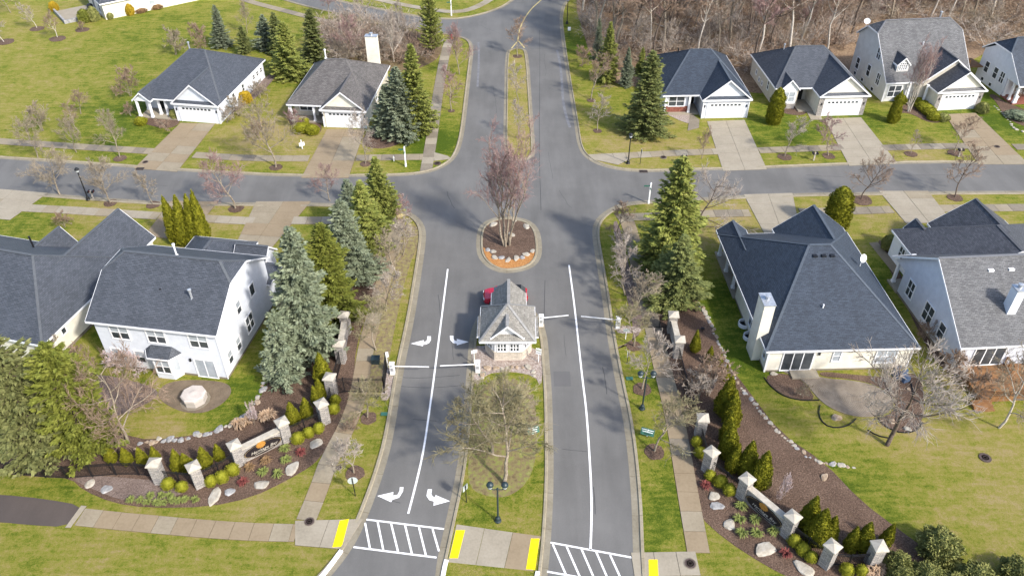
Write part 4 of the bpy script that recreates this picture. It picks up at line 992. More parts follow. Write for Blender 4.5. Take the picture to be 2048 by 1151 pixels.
MB().box(3.9 + .5, 4.55, .02, .15, 1.95, 2.2).build('wall_lantern', M['black_metal'], h.root)
MB().box(7.2, 8.6, -.02, .15, 2.35, 2.5).build('awning_housing', M['black_metal'], h.root)
h.pipe(5.3, 3.4, 4.35, 4.9, .07, 'trim', False)
h.vents([(5.6, 8.0, 6.78), (6.4, 8.0, 6.78), (7.2, 8.0, 6.78)]); h.dish(10.8, 9.2, 4.6, -60)
h.shutterline([(.02, .17, 2.75), (12.74, .17, 2.75)]); MB().box(-.09, .0, .05, .14, .1, 2.7).build('downpipe', M['trim'], h.root)
for y in (4.6, 6.4):
    mb = MB()
    ro_ = [(-.05 - .62 * math.sin(t), y + .55 * math.cos(t)) for t in np.linspace(0, PI, 9)]
    for p, q in zip(ro_[:-1], ro_[1:]): mb.bar((*p, .2), (*q, .2), .07, .4)
    w_ = mb.build('window_well', M['trim'], h.root)
    MB().prism(ro_, .01, .06).build('well_bottom', M['dark_hole'], w_)
h.slab(2.2, 4.6, -.9, .15, .2, 'concrete', 'door_step')
h = House('pale blue-grey house with tall gable wall, skylights and rear wooden deck', (39.06, 51.08, 0), 4, 'vinyl_blue', 'roof_grey')
h.roof('x', -.35, 16, -.3, 13.2, 3.0, 7.5, br=6.7, oh=.35, body=False)
mb = MB()
prof = [(0, 0), (11.0, 0), (11.0, 4.38), (6.7, 7.32), (0, 3.05)]
P0 = [Vector((0, b, z)) for b, z in prof]; P1 = [Vector((15.6, b, z)) for b, z in prof]
uvwall(mb, P0[::-1]); uvwall(mb, P1)
for k in range(5): uvwall(mb, [P0[k], P0[(k + 1) % 5], P1[(k + 1) % 5], P1[k]])
mb.build('wall', h.w, h.root)
mb = MB(); uvwall(mb, [(0, 11, 2.75), (0, 12.9, 2.75), (0, 11, 4.38)][::-1]); uvwall(mb, [(.05, 11, 2.75), (.05, 12.9, 2.75), (.05, 11, 4.38)]); mb.build('gable_wall', h.w, h.root)
h.box(1.6, 15.6, 11.0, 13.2, 0, 3.1, 'trim')
h.found(0, 15.6, 0, 11, .25)
h.roof('y', 9.0, 17.75, 1.7, 17.1, 2.95, 6.1, None, ('hip', 4.4), oh=.3, mt='roof_black', wmt='trim')
h.roof('y', 18.7, 12.5, 6.0, 14.4, 2.9, 5.8, body=False, mt='roof_black'); h.roof('y', 18.1, 16.0, 3.1, 5.1, 2.9, 4.0, body=False, mt='roof_black'); h.box(6.4, 14, 13, 18.4, 0, 3.0, 'vinyl_white')
h.window((1.97, 15.2, 1.7), 180, .9, 1.3, 2, 2)
h.post(.3, 12.6, .18, 2.75); h.slab(-.1, 1.6, 11, 13)
h.window((0, 9.2, 1.9), 180, 1.1, 1.7, 2, 2); h.window((0, 5.6, 1.9), 180, 1.5, 1.8, 2, 2); h.window((0, 3.1, 1.9), 180, .9, 1.6, 1, 2)
h.window((2.75, 0, 1.55), -90, 2.7, 1.95, 3, 1, 'glass', name='sliding_door'); h.window((7.2, 0, 1.7), -90, 1.6, 1.4, 2, 2, 'blind')
for x in (4.1, 6.0, 7.9):
    MB().box(x - .25, x + .25, 5.4, 5.9, 6.55, 6.85).build('skylight', M['trim'], h.root)
h.chimney(4.45, 5.25, 2.05, 2.95, 4.0, 7.1, 'vinyl_white')
h.shutterline([(.02, .02, 2.95)])
# deck of that house, a thing of its own parts
dk = h.slab(.3, 9, -3.9, -.02, .5, 'wood', 'deck_frame')
for k in range(22): MB().box(.3, 9, -3.9 + k * .176, -3.9 + k * .176 + .162, .5, .535).build('deck_board', M['wood'], dk)
for k in range(3): MB().box(-.5, 1.2, -4.95 + k * .33, -4.62 + k * .33, .0, .13 + k * .14).build('step', M['wood'], dk)
for a, b in (((1.3, -3.95), (9, -3.95)), ((.28, -.1), (.28, -2.2)), ((4.6, -.1), (4.6, -1.2))):
    rl = MB(); L = (Vector(b) - Vector(a)); n = max(2, int(L.length / 1.5))
    rl.bar((*a, 1.4), (*b, 1.4), .12, .06); rl.bar((*a, .62), (*b, .62), .06, .06)
    o = rl.build('railing', M['wood'], dk)
    for k in range(n + 1): p = Vector(a).lerp(Vector(b), k / n); o2 = MB().box(p.x - .05, p.x + .05, p.y - .05, p.y + .05, .4, 1.45).build('railing_post', M['wood'], dk)
    nb = int(L.length / .16); bl = MB()
    for k in range(1, nb): p = Vector(a).lerp(Vector(b), k / nb); bl.box(p.x - .018, p.x + .018, p.y - .018, p.y + .018, .6, 1.4)
    stuff(bl.build('balusters', M['wood'], dk))
# ------------------------------------------------------------------ guard house
h = House('small white guard house with grey hip roof and front dormer on the median', (-1.59, 52.39, .03), 0, 'trim', 'roof_weather', name='guard_house', cat='guard house')
body = [(0.05, 0), (2.47, 0), (3.3, 1.15), (3.3, 4.0), (-.78, 4.0), (-.78, 1.15)]
mb = MB(); mb.prism(body, 0, 2.75); mb.build('wall', M['trim'], h.root)
sk = [(0.0, -.05), (2.52, -.05), (3.37, 1.13), (3.37, 4.05), (-.85, 4.05), (-.85, 1.13)]
mb = MB()
z1 = .95
for i in range(6): a, b = sk[i], sk[(i + 1) % 6]; uvwall(mb, [(*a, 0), (*b, 0), (*b, z1), (*a, z1)])
mb.face([(*p, z1) for p in sk]); mb.build('stone_skirt', brickmat('pale_ledge_stone', (.66, .58, .48), (.50, .44, .37), (.36, .31, .26), .3, .11, .012, rough=.9, bump=.8, spec=.2, var=.3), h.root)
MB().prism([(p[0] * 1.02 - .025, p[1] * 1.02 - .03) for p in sk], z1, z1 + .07).build('stone_sill', M['cap_stone'], h.root)
h.roof('x', -1.28, 3.68, -.5, 4.35, 2.7, 4.95, ('hip', 2.43), ('hip', 2.47), body=False)
h.roof('y', 2.0, 6.3, -.33, 2.9, 2.68, 4.35, oh=.3, body=False)
h.box(-.05, 2.6, 4.0, 5.9, 0, 2.65, 'trim')
mb = MB(); mb.face([(0, 6.0, 2.7), (2.55, 6.0, 2.7), (1.28, 6.0, 4.05)][::-1]); mb.face([(0, 5.95, 2.7), (2.55, 5.95, 2.7), (1.28, 5.95, 4.05)]); mb.build('gable_panel', M['trim'], h.root)
h.roof('y', -.34, 1.6, -.3, 2.66, 2.95, 4.35, body=False)
mb = MB(); mb.face([(.25, -.02, 3.15), (2.1, -.02, 3.15), (1.18, -.02, 4.12)]); mb.face([(.25, .03, 3.15), (1.18, .03, 4.12), (2.1, .03, 3.15)]); mb.build('gable_panel', M['trim'], h.root)
pb = MB(); uvwall(pb, [(-.2, -.4, 2.82), (2.56, -.4, 2.82), (2.2, -.03, 3.16), (.16, -.03, 3.16)]); pb.build('skirt_roof', h.r, h.root)
for x in (.68, 1.82): h.window((x, 0, 1.75), -90, .75, 1.25, 3, 3, 'glass', .07)
h.window((-.365, .575, 1.75), 216, .6, 1.25, 2, 3, 'glass', .07); h.window((2.885, .575, 1.75), -36, .6, 1.25, 2, 3, 'glass', .07)
h.roof('y', .15, 2.95, -1.62, 1.0, 2.52, 3.5, oh=.1, body=False) if False else None
for x0, x1 in ((-1.5, -.78), (3.3, 3.95)):
    mb = MB(); uvwall(mb, [(x0, .2, 2.66), (x1, .2, 2.9 if x0 < 0 else 2.62), (x1, 2.95, 2.9 if x0 < 0 else 2.62), (x0, 2.95, 2.66 if x0 < 0 else 2.9)]); ro = mb.build('side_canopy', h.r, h.root)
    MB().box(x0 - (.03 if x0 < 0 else 0), x1, .17, 2.98, 2.5, 2.62).build('fascia', M['trim'], ro)
for x, n_ in ((-.78, 180), (3.3, 0)): h.window((x, 2.1, 1.7), n_, 1.1, 1.3, 2, 1, 'glass', .07)
h.window((1.2, 5.9, 1.1), 90, .9, 2.0, 1, 1, 'glass', .1, name='door')
# ------------------------------------------------------------------ vegetation meshes (one set of meshes, shared by all copies)
def np_mesh(name, V, F, mats, smooth=False):
    me = bpy.data.meshes.new(name)
    V = np.asarray(V, dtype=np.float32); F = np.asarray(F, dtype=np.int32)
    me.vertices.add(len(V)); me.vertices.foreach_set('co', V.ravel())
    k = F.shape[1]
    me.loops.add(F.size); me.loops.foreach_set('vertex_index', F.ravel())
    me.polygons.add(len(F)); me.polygons.foreach_set('loop_start', np.arange(0, F.size, k, dtype=np.int32))
    try: me.polygons.foreach_set('loop_total', np.full(len(F), k, dtype=np.int32))
    except Exception: pass
    if smooth: me.polygons.foreach_set('use_smooth', [True] * len(F))
    for m in mats: me.materials.append(m)
    me.update(calc_edges=True)
    return me
def norm(a): return a / (np.linalg.norm(a, axis=-1, keepdims=True) + 1e-9)
def seg_tubes(segs, n=3):            # segs: (p0, p1, r0, r1)
    P0 = np.array([s_[0] for s_ in segs]); P1 = np.array([s_[1] for s_ in segs]); r0 = np.array([s_[2] for s_ in segs]); r1 = np.array([s_[3] for s_ in segs])
    d = norm(P1 - P0)
    u = np.where(np.abs(d[:, 2:3]) < .9, np.array([[0, 0, 1.0]]), np.array([[1.0, 0, 0]]))
    a = norm(np.cross(d, u)); b = np.cross(d, a)
    V = []
    for P, r in ((P0, r0), (P1, r1)):
        for k in range(n):
            t = 2 * PI * k / n
            V.append(P + a * (math.cos(t) * r)[:, None] + b * (math.sin(t) * r)[:, None])
    V = np.stack(V, 1).reshape(-1, 3)
    m = len(segs); base = np.arange(m)[:, None] * (2 * n)
    F = []
    for k in range(n):
        F.append(np.concatenate([base + k, base + (k + 1) % n, base + n + (k + 1) % n, base + n + k], 1))
    return V, np.stack(F, 1).reshape(-1, 4)
def ribbons(segs, seed=0):
    rs = np.random.RandomState(seed)
    P0 = np.array([s_[0] for s_ in segs]); P1 = np.array([s_[1] for s_ in segs]); r = np.array([s_[2] for s_ in segs])[:, None]
    a = norm(np.cross(norm(P1 - P0), rs.normal(0, 1, P0.shape))) * r
    V = np.stack([P0 - a, P0 + a, P1 + a * .6, P1 - a * .6], 1).reshape(-1, 3)
    return V, np.arange(len(P0) * 4).reshape(-1, 4)
def bare_tree(seed, H=9.0, trunk_h=.28, n1=9, spread_=.55, up=.5, r0=.13, n2=6, n3=6, n4=4, droop=0.0, stems=1, len1=.5, twig=.011):
    rs = np.random.RandomState(seed)
    T, Cw = [], []
    def grow(p, d, L, r, lvl, steps, store, rend):
        pts = [p]; q = p.copy(); dd = d.copy()
        for k in range(steps):
            dd = norm(dd + rs.normal(0, .13 if lvl < 3 else .2, 3) + np.array([0, 0, (up * .16 if lvl < 3 else up * .1) - droop * .25 * (lvl > 1)]))
            q2 = q + dd * L / steps
            ra = r + (rend - r) * k / steps; rb = r + (rend - r) * (k + 1) / steps
            store.append((q, q2, ra, rb)); q = q2; pts.append(q)
        return pts, dd
    def side(d, ang):
        a = norm(np.cross(d, rs.normal(0, 1, 3))); return norm(d * math.cos(ang) + a * math.sin(ang))
    for s_ in range(stems):
        d0 = np.array([0, 0, 1.0])
        base = np.zeros(3)
        if stems > 1:
            t = 2 * PI * s_ / stems + rs.uniform(-.3, .3); base = np.array([math.cos(t), math.sin(t), 0]) * r0 * 1.6; d0 = norm(np.array([math.cos(t) * .08, math.sin(t) * .08, 1]))
        tl = H * (.86 if stems == 1 else rs.uniform(.75, .9))
        rr = r0 if stems == 1 else r0 * .6
        tp, _ = grow(base, d0, tl, rr, 0, 8, T, rr * .12)
        tp = np.array(tp)
        for i in range(n1 if stems == 1 else max(4, n1 // 2)):
            f = trunk_h + (1 - trunk_h) * (i + rs.uniform(0, .8)) / (n1 if stems == 1 else max(4, n1 // 2))
            k = min(int(f * 8), 7); p = tp[k] + (tp[k + 1] - tp[k]) * (f * 8 - k if f * 8 - k < 1 else .9)
            az = i * 2.4 + rs.uniform(-.5, .5)
            el = spread_ + (1 - spread_) * .0 + .35 * f + rs.uniform(-.12, .12)
            d = norm(np.array([math.cos(az) * math.cos(el), math.sin(az) * math.cos(el), math.sin(el)]))
            L = H * len1 * (1.05 - .62 * f) * rs.uniform(.8, 1.15)
            r1_ = rr * .5 * (1.1 - .6 * f)
            lp, _ = grow(p, d, L, r1_, 1, 5, T, r1_ * .25)
            lp = np.array(lp)
            for j in range(n2):
                g = .2 + .8 * (j + rs.uniform(0, .9)) / n2; kk = min(int(g * 5), 4)
                p2 = lp[kk] + (lp[kk + 1] - lp[kk]) * min(g * 5 - kk, 1)
                d2 = side(norm(lp[kk + 1] - lp[kk]), rs.uniform(.45, .9))
                L2 = L * .48 * (1.1 - .5 * g) * rs.uniform(.7, 1.2)
                bp, _ = grow(p2, d2, L2, r1_ * .4, 2, 3, Cw, twig * 1.3)
                bp = np.array(bp)
                for m in range(n3):
                    g3 = .15 + .85 * (m + rs.uniform(0, .9)) / n3; k3 = min(int(g3 * 3), 2)
                    p3 = bp[k3] + (bp[k3 + 1] - bp[k3]) * min(g3 * 3 - k3, 1)
                    d3 = side(norm(bp[k3 + 1] - bp[k3]), rs.uniform(.4, .9))
                    L3 = L2 * .5 * rs.uniform(.6, 1.2)
                    cp, _ = grow(p3, d3, L3, twig * 1.25, 3, 2, Cw, twig)
                    cp = np.array(cp)
                    for o in range(n4):
                        g4 = rs.uniform(.15, 1); k4 = min(int(g4 * 2), 1)
                        p4 = cp[k4] + (cp[k4 + 1] - cp[k4]) * (g4 * 2 - k4)
                        d4 = side(norm(cp[k4 + 1] - cp[k4]), rs.uniform(.35, .8))
                        Cw.append((p4, p4 + d4 * L3 * rs.uniform(.35, .8), twig, twig * .6))
    V, F = seg_tubes(T, 6); tm = np_mesh('trunk', V, F, [M['bark']], True)
    V, F = seg_tubes(Cw, 3); cm = np_mesh('crown', V, F, [M['twig_tan']])
    zmax = max(V[:, 2].max(), .1)
    return tm, cm, zmax
BT = {
    'round': [bare_tree(s_, 7.5, .24, 12, .45, .5, .11, 8, 7, 4, len1=.48, twig=.0105) for s_ in (1, 2, 3)],
    'spread': [bare_tree(s_, 8.5, .2, 11, .25, .35, .15, 8, 7, 4, len1=.62, twig=.013) for s_ in (11, 12)],
    'vase': [bare_tree(s_, 9.0, .14, 13, .8, .7, .12, 7, 7, 4, len1=.46, twig=.0125) for s_ in (21, 22)],
    'young': [bare_tree(s_, 5.0, .26, 11, .6, .6, .06, 7, 6, 3, len1=.42, twig=.0095) for s_ in (31, 32, 33)],
    'multi': [bare_tree(s_, 9.0, .28, 16, .85, .8, .15, 6, 6, 3, stems=6, len1=.42, twig=.0078) for s_ in (41,)],
    'tall': [bare_tree(s_, 18.0, .42, 12, .5, .55, .22, 7, 6, 4, len1=.32, twig=.022) for s_ in (51, 52, 53)],
    'shrub': [bare_tree(s_, 2.4, .1, 12, .45, .4, .05, 6, 5, 4, stems=3, len1=.6, twig=.012) for s_ in (61, 62)],
    'weep': [bare_tree(s_, 2.6, .3, 9, .15, -.3, .08, 7, 6, 4, droop=.6, len1=.7, twig=.009) for s_ in (71,)],
}
def set_mat(o, m):
    if m is None: return
    o.material_slots[0].link = 'OBJECT'; o.material_slots[0].material = M[m]
_cnt = {}
def tree(kind, base, top_y, twig, label, bark='bark', w=1.0, name='bare_tree', cat='tree', group=None, z=0.03, rot=None, lean=None, H=None, world=None):
    L = BT[kind]; i = _cnt.get(kind, 0); _cnt[kind] = i + 1
    tm, cm, zm = L[i % len(L)]
    p = world or G(*base)
    Hh = H or max(.6, height_of(base, top_y))
    sc = Hh / zm
    t = thing(name, label, cat, (p.x, p.y, z), rng.uniform(0, 6.28) if rot is None else rot, group, (sc * w, sc * w, sc))
    if lean: t.rotation_euler[0] = lean[0]; t.rotation_euler[1] = lean[1]
    a = link('trunk', tm, t); set_mat(a, bark)
    b = link('crown', cm, t); set_mat(b, twig)
    return t
# --- conifers
def quads_from(P, D, S, L, W):        # P centre, D long dir, S side dir
    V = np.stack([P - D * L - S * W * .55, P - D * L * .2 + S * W, P + D * L, P - D * L * .2 - S * W * 1.0 + D * L * .1], 1).reshape(-1, 3)
    F = np.arange(len(P) * 4).reshape(-1, 4)
    return V, F
def conifer(seed, H=12.0, Rr=3.2, bare=.04, dens=1.0, size=.20, power=.85, droop=.25, layers=None):
    rs = np.random.RandomState(seed)
    P, D, S, Ls, Ws, br = [], [], [], [], [], []
    z = H * bare
    while z < H * .985:
        f = z / H
        Lmax = Rr * (1 - f) ** power * (1 if f > .12 else .8 + f * 1.6) + .12
        n = int(max(5, (7 + 9 * (1 - f)) * dens))
        a0 = rs.uniform(0, 6.28)
        for i in range(n):
            az = a0 + 2 * PI * i / n + rs.uniform(-.25, .25)
            L = Lmax * rs.uniform(.68, 1.1) * (1 + .17 * math.sin(az * 2 + seed + z * .6) + .14 * math.sin(az * 5 + z * 1.7 + seed * 2)) * (.55 if rs.rand() < .12 else 1)
            zz = z + rs.uniform(-.15, .15)
            d = np.array([math.cos(az), math.sin(az), 0]); s_ = np.array([-d[1], d[0], 0])
            slope = .35 * f - droop * (1 - f) + rs.uniform(-.08, .08)
            br.append((np.array([0, 0, zz]), np.array([0, 0, zz]) + d * L * .9 + np.array([0, 0, slope * L]), .035, .01))
            m = int(5 + L * 8)
            for k in range(m):
                g = (.22 + .78 * (k + rs.uniform(0, 1)) / m)
                c = np.array([0, 0, zz]) + d * L * g + np.array([0, 0, slope * L * g + .16 * L * g * g])
                wd = L * .24 * (1.15 - g) + .07
                for q in range(3):
                    off = rs.uniform(-1, 1) * wd
                    P.append(c + s_ * off + np.array([0, 0, rs.uniform(-.10, .06) - abs(off) * .15]))
                    dd = norm(d + s_ * (off / (wd + .01)) * .8 + np.array([0, 0, rs.uniform(-.25, .5)]) + rs.normal(0, .22, 3))
                    D.append(dd); S.append(norm(np.cross(dd, np.array([0, 0, 1.0]) + rs.normal(0, .45, 3))))
                    Ls.append(size * rs.uniform(.6, 1.15)); Ws.append(size * rs.uniform(.28, .5))
        z += (.22 + .22 * (1 - f)) / (layers or 1)
    for k in range(14):               # leader
        P.append(np.array([0, 0, H * (.965 + .035 * k / 14)])); dd = norm(np.array([rs.normal(0, .3), rs.normal(0, .3), 1])); D.append(dd); S.append(norm(np.cross(dd, rs.normal(0, 1, 3)))); Ls.append(.18); Ws.append(.05)
    V, F = quads_from(np.array(P), np.array(D), np.array(S), np.array(Ls)[:, None], np.array(Ws)[:, None])
    cm = np_mesh('crown', V, F, [M['spruce_green']])
    V, F = seg_tubes([(np.array([0, 0, 0.]), np.array([0, 0, H * .5]), .022 * H * .9, .012 * H), (np.array([0, 0, H * .5]), np.array([0, 0, H * .97]), .012 * H, .01)], 8)
    tm = np_mesh('trunk', V, F, [M['bark_dark']], True)
    V, F = seg_tubes(br, 3); bm = np_mesh('branches', V, F, [M['bark_dark']])
    return tm, cm, bm, H
CF = {'spruce': [conifer(s_, 12, 3.1) for s_ in (1, 2, 3)], 'narrow': [conifer(s_, 12, 2.3, power=.8) for s_ in (5, 6)], 'loose': [conifer(s_, 11, 3.4, bare=.12, dens=.8, size=.23, droop=.05, power=.6) for s_ in (8, 9)], 'small': [conifer(s_, 6, 1.9, size=.17) for s_ in (10,)]}
def spruce(kind, base, top_y, needles, label, w=1.0, name='spruce_tree', group=None, H=None, z=0.02, cat='tree'):
    L = CF[kind]; i = _cnt.get(kind, 0); _cnt[kind] = i + 1
    tm, cm, bm, h0 = L[i % len(L)]
    p = G(*base); Hh = H or height_of(base, top_y); sc = Hh / h0
    t = thing(name, label, cat, (p.x, p.y, z), rng.uniform(0, 6.28), group, (sc * w, sc * w, sc))
    t.rotation_euler[0] = rng.uniform(-.045, .045); t.rotation_euler[1] = rng.uniform(-.045, .045); t.scale[0] *= rng.uniform(.88, 1.14)
    link('trunk', tm, t); link('branches', bm, t); set_mat(link('crown', cm, t), needles)
    return t
# --- clipped evergreens
def clipped(seed, prof, n, size, up=.7, core=.86, bump_=.06):     # prof: (z fraction -> radius) list of (z, r)
    rs = np.random.RandomState(seed)
    zs = np.array([p[0] for p in prof]); rr = np.array([p[1] for p in prof])
    zz = rs.uniform(zs[0], zs[-1], n * 3); keep = rs.uniform(0, rr.max(), n * 3) < np.interp(zz, zs, rr) + .06; zz = zz[keep][:n]
    r = np.interp(zz, zs, rr) * rs.uniform(.84, 1.12, len(zz)); az = rs.uniform(0, 2 * PI, len(zz))
    bumpy = 1 + bump_ * np.sin(az * 3 + zz * 5 + seed) + bump_ * .8 * np.sin(az * 5 - zz * 7)
    out = np.stack([np.cos(az), np.sin(az), np.zeros_like(az)], 1)
    P = out * (r * bumpy)[:, None] + np.stack([np.zeros_like(zz)] * 2 + [zz], 1)
    D = norm(out * .6 + np.array([[0, 0, up]]) + rs.normal(0, .35, P.shape)); S = norm(np.cross(D, out + rs.normal(0, .6, P.shape)))
    V, F = quads_from(P, D, S, (size * rs.uniform(.6, 1.2, len(P)))[:, None], (size * .5 * rs.uniform(.6, 1.2, len(P)))[:, None])
    m = 10; cv = []; cf = []
    for z, r_ in prof:
        for k in range(m): t = 2 * PI * k / m; cv.append((math.cos(t) * r_ * core, math.sin(t) * r_ * core, z))
    for i in range(len(prof) - 1):
        for k in range(m): cf.append((i * m + k, i * m + (k + 1) % m, (i + 1) * m + (k + 1) % m, (i + 1) * m + k))
    b = len(V)
    V = np.concatenate([V, np.array(cv)]); F = np.concatenate([F, np.array(cf) + b])
    return np_mesh('foliage', V, F, [M['arb']])
stem_me = MB().lathe([(.07, 0), (.06, .35)], 6).mesh('stem', M['bark_dark'])
ARB = [clipped(s_, [(.04, .40), (.35, .60), (.9, .60), (1.6, .46), (2.4, .26), (3.0, .10), (3.2, .015)], 2600, .085) for s_ in (1, 2, 3)]
COL = [clipped(s_, [(.04, .8), (.8, 1.0), (2.6, 1.0), (3.8, .85), (4.6, .5), (5.0, .08)], 4200, .12) for s_ in (4,)]
COLC = [clipped(s_, [(.04, .9), (.6, 1.1), (2.0, 1.0), (3.4, .65), (4.6, .25), (5.0, .03)], 4200, .12) for s_ in (5,)]
BOX = [clipped(s_, [(.0, .25), (.15, .42), (.42, .5), (.7, .42), (.88, .24), (.95, .02)], 900, .05, .1) for s_ in (6, 7)]
MOUND = [clipped(s_, [(.0, .7), (.2, .95), (.55, .9), (.85, .6), (1.0, .05)], 1500, .10, .2) for s_ in (8, 9)]
BUSH = [clipped(s_, [(.0, 1.0), (.5, 1.5), (1.3, 1.6), (2.0, 1.2), (2.5, .6), (2.7, .05)], 5200, .16, .3, .68, .17) for s_ in (10, 11)]
def ev(meshes, base, H, H0, foliage, label, name, cat, w=1.0, group=None, z=.03, stem=True, world=None):
    i = _cnt.get(name, 0); _cnt[name] = i + 1
    p = world or G(*base); sc = H / H0
    w *= rng.uniform(.9, 1.12); sc *= rng.uniform(.93, 1.06)
    t = thing(name, label, cat, (p.x, p.y, z), rng.uniform(0, 6.28), group, (sc * w * rng.uniform(.92, 1.08), sc * w, sc))
    t.rotation_euler[0] = rng.uniform(-.05, .05); t.rotation_euler[1] = rng.uniform(-.05, .05)
    set_mat(link('foliage', meshes[i % len(meshes)], t), foliage)
    if stem: link('stem', stem_me, t)
    return t
def tuft(seed, n=110, r=.35, h=.45, wd=.03):
    rs = np.random.RandomState(seed); V = []; F = []
    for k in range(n):
        az = rs.uniform(0, 6.28); b = rs.uniform(0, .12); L = h * rs.uniform(.6, 1.1); o = rs.uniform(.2, 1) * r
        d = np.array([math.cos(az), math.sin(az), 0]); s_ = np.array([-d[1], d[0], 0]) * wd
        a = d * b; m = d * (b + o * .5) + np.array([0, 0, L * .8]); e = d * (b + o) + np.array([0, 0, L * .55])
        i = len(V); V += [a - s_, a + s_, m + s_ * .8, m - s_ * .8, e + s_ * .2, e - s_ * .2]; F += [(i, i + 1, i + 2, i + 3), (i + 3, i + 2, i + 4, i + 5)]
    return np_mesh('tuft', np.array(V), F, [M['grass_clump']])
TUFT = [tuft(s_) for s_ in (1, 2)]
def clump(px, label, m='grass_clump', sc=1.0, name='daylily_clump', cat='plant', group=None, z=.02):
    i = _cnt.get(name, 0); _cnt[name] = i + 1
    o = link(name, TUFT[i % 2], None, G(*px, 0) + Vector((0, 0, z)), rng.uniform(0, 6), (sc, sc, sc))
    set_mat(o, m); tag(o, label, cat, group)
    return o
# --- stones
def stone(seed, flat=.5, sub=2, blocky=.5):
    rs = np.random.RandomState(seed)
    import bmesh
    bm = bmesh.new(); bmesh.ops.create_icosphere(bm, subdivisions=sub, radius=1)
    pl = [(norm(rs.normal(0, 1, 3) * np.array([1, 1, .5])), rs.uniform(.55, .85)) for _ in range(9)]
    for v in bm.verts:
        c = np.array(v.co)
        for n_, d in pl:
            k = c @ n_
            if k > d: c = c - n_ * (k - d) * .95
        c = c * (1 + rs.normal(0, .025))
        c[2] = min(c[2], .62 + rs.normal(0, .02)) * flat
        v.co = c
    bmesh.ops.translate(bm, verts=bm.verts, vec=(0, 0, flat * .35))
    me = bpy.data.meshes.new('stone'); bm.to_mesh(me); bm.free(); me.materials.append(M['boulder'])
    return me
ST = [stone(s_) for s_ in range(6)]
def rock(px, r, label, m='boulder', el=1.0, group=None, name='boulder', cat='boulder', zs=1.0, rot=None, z=.0, world=None):
    i = _cnt.get('rock', 0); _cnt['rock'] = i + 1
    p = world or G(*px)
    o = link(name, ST[i % 6], None, (p.x, p.y, z), rng.uniform(0, 6.28) if rot is None else rot, (r * el, r, r * zs))
    set_mat(o, m); tag(o, label, cat, group)
    return o
# ------------------------------------------------------------------ evergreen trees
spruce('spruce', (768, 438), 313, 'spruce_green', 'green spruce at the street end of the spruce row beside the entry drive', 1.3)
spruce('narrow', (712, 462), 356, 'spruce_blue', 'blue spruce second from the street in the row beside the entry drive', 1.5)
spruce('narrow', (742, 505), 362, 'spruce_green', 'green spruce between the blue spruces of the entry drive row', 1.5)
spruce('spruce', (706, 560), 398, 'spruce_blue', 'blue spruce in the middle of the row beside the entry drive', 1.28)
spruce('spruce', (668, 632), 450, 'pine_yellow', 'yellow-green spruce beside the largest blue spruce of the entry drive row', 1.25)
spruce('spruce', (616, 705), 456, 'spruce_blue', 'largest blue spruce beside the white two-storey house', 1.12)
spruce('small', (570, 752), 622, 'spruce_blue', 'short blue spruce in front of the largest blue spruce', 1.05)
spruce('spruce', (1335, 545), 318, 'spruce_green', 'tall green spruce beside the long tan sidewalk', 1.25)
spruce('spruce', (1350, 606), 470, 'spruce_dark', 'broad dark spruce between the tall green spruce and the iron gate', 1.6)
spruce('loose', (104, 920), 668, 'spruce_olive', 'large grey-green conifer behind the iron fence', 1.0, 'conifer')
spruce('loose', (186, 906), 682, 'pine_yellow', 'yellow-green conifer behind the iron fence', .85, 'conifer')
spruce('spruce', (836, 266), 90, 'spruce_green', 'tall green spruce behind two blue spruces beside the tan house', 1.1)
spruce('spruce', (806, 272), 135, 'spruce_blue', 'blue spruce at the corner beside the upper sidewalk', 1.3)
spruce('narrow', (775, 268), 168, 'spruce_blue', 'lower blue spruce against the garage of the tan house', 1.6)
spruce('loose', (868, 108), -38, 'spruce_green', 'ragged green spruce with a bare lower trunk behind the tan house', .62)
spruce('spruce', (583, 154), 42, 'spruce_green', 'broad green spruce between the two left-hand street houses', 1.55)
spruce('narrow', (633, 122), 20, 'spruce_dark', 'narrow dark spruce behind the roof of the tan house', 1.6)
spruce('narrow', (560, 110), 24, 'spruce_dark', 'dark spruce behind the broad green spruce', 1.5)
spruce('small', (538, 98), 30, 'spruce_blue', 'small blue spruce at the edge of the far lawn', 1.35)
spruce('spruce', (445, 94), 10, 'spruce_blue', 'blue spruce on the lawn behind the charcoal-roofed house', 1.1)
spruce('small', (490, 106), 52, 'spruce_dark', 'short dark spruce on the lawn behind the charcoal-roofed house', 1.1)
spruce('spruce', (1288, 268), 104, 'spruce_dark', 'large dark spruce in the front yard of the blue-roofed white house', 1.2)
spruce('narrow', (1212, 164), 45, 'spruce_green', 'green spruce at the wood edge beside the far boulevard', 1.15)
spruce('narrow', (1196, 120), 38, 'spruce_blue', 'slim blue spruce behind the green one at the wood edge', .9)
spruce('narrow', (1252, 172), 95, 'spruce_blue', 'small blue spruce behind the front yard spruce of the blue-roofed house', 1.1)
spruce('narrow', (1280, 150), 95, 'spruce_green', 'small green spruce at the wood edge behind the front yard spruce', 1.2)
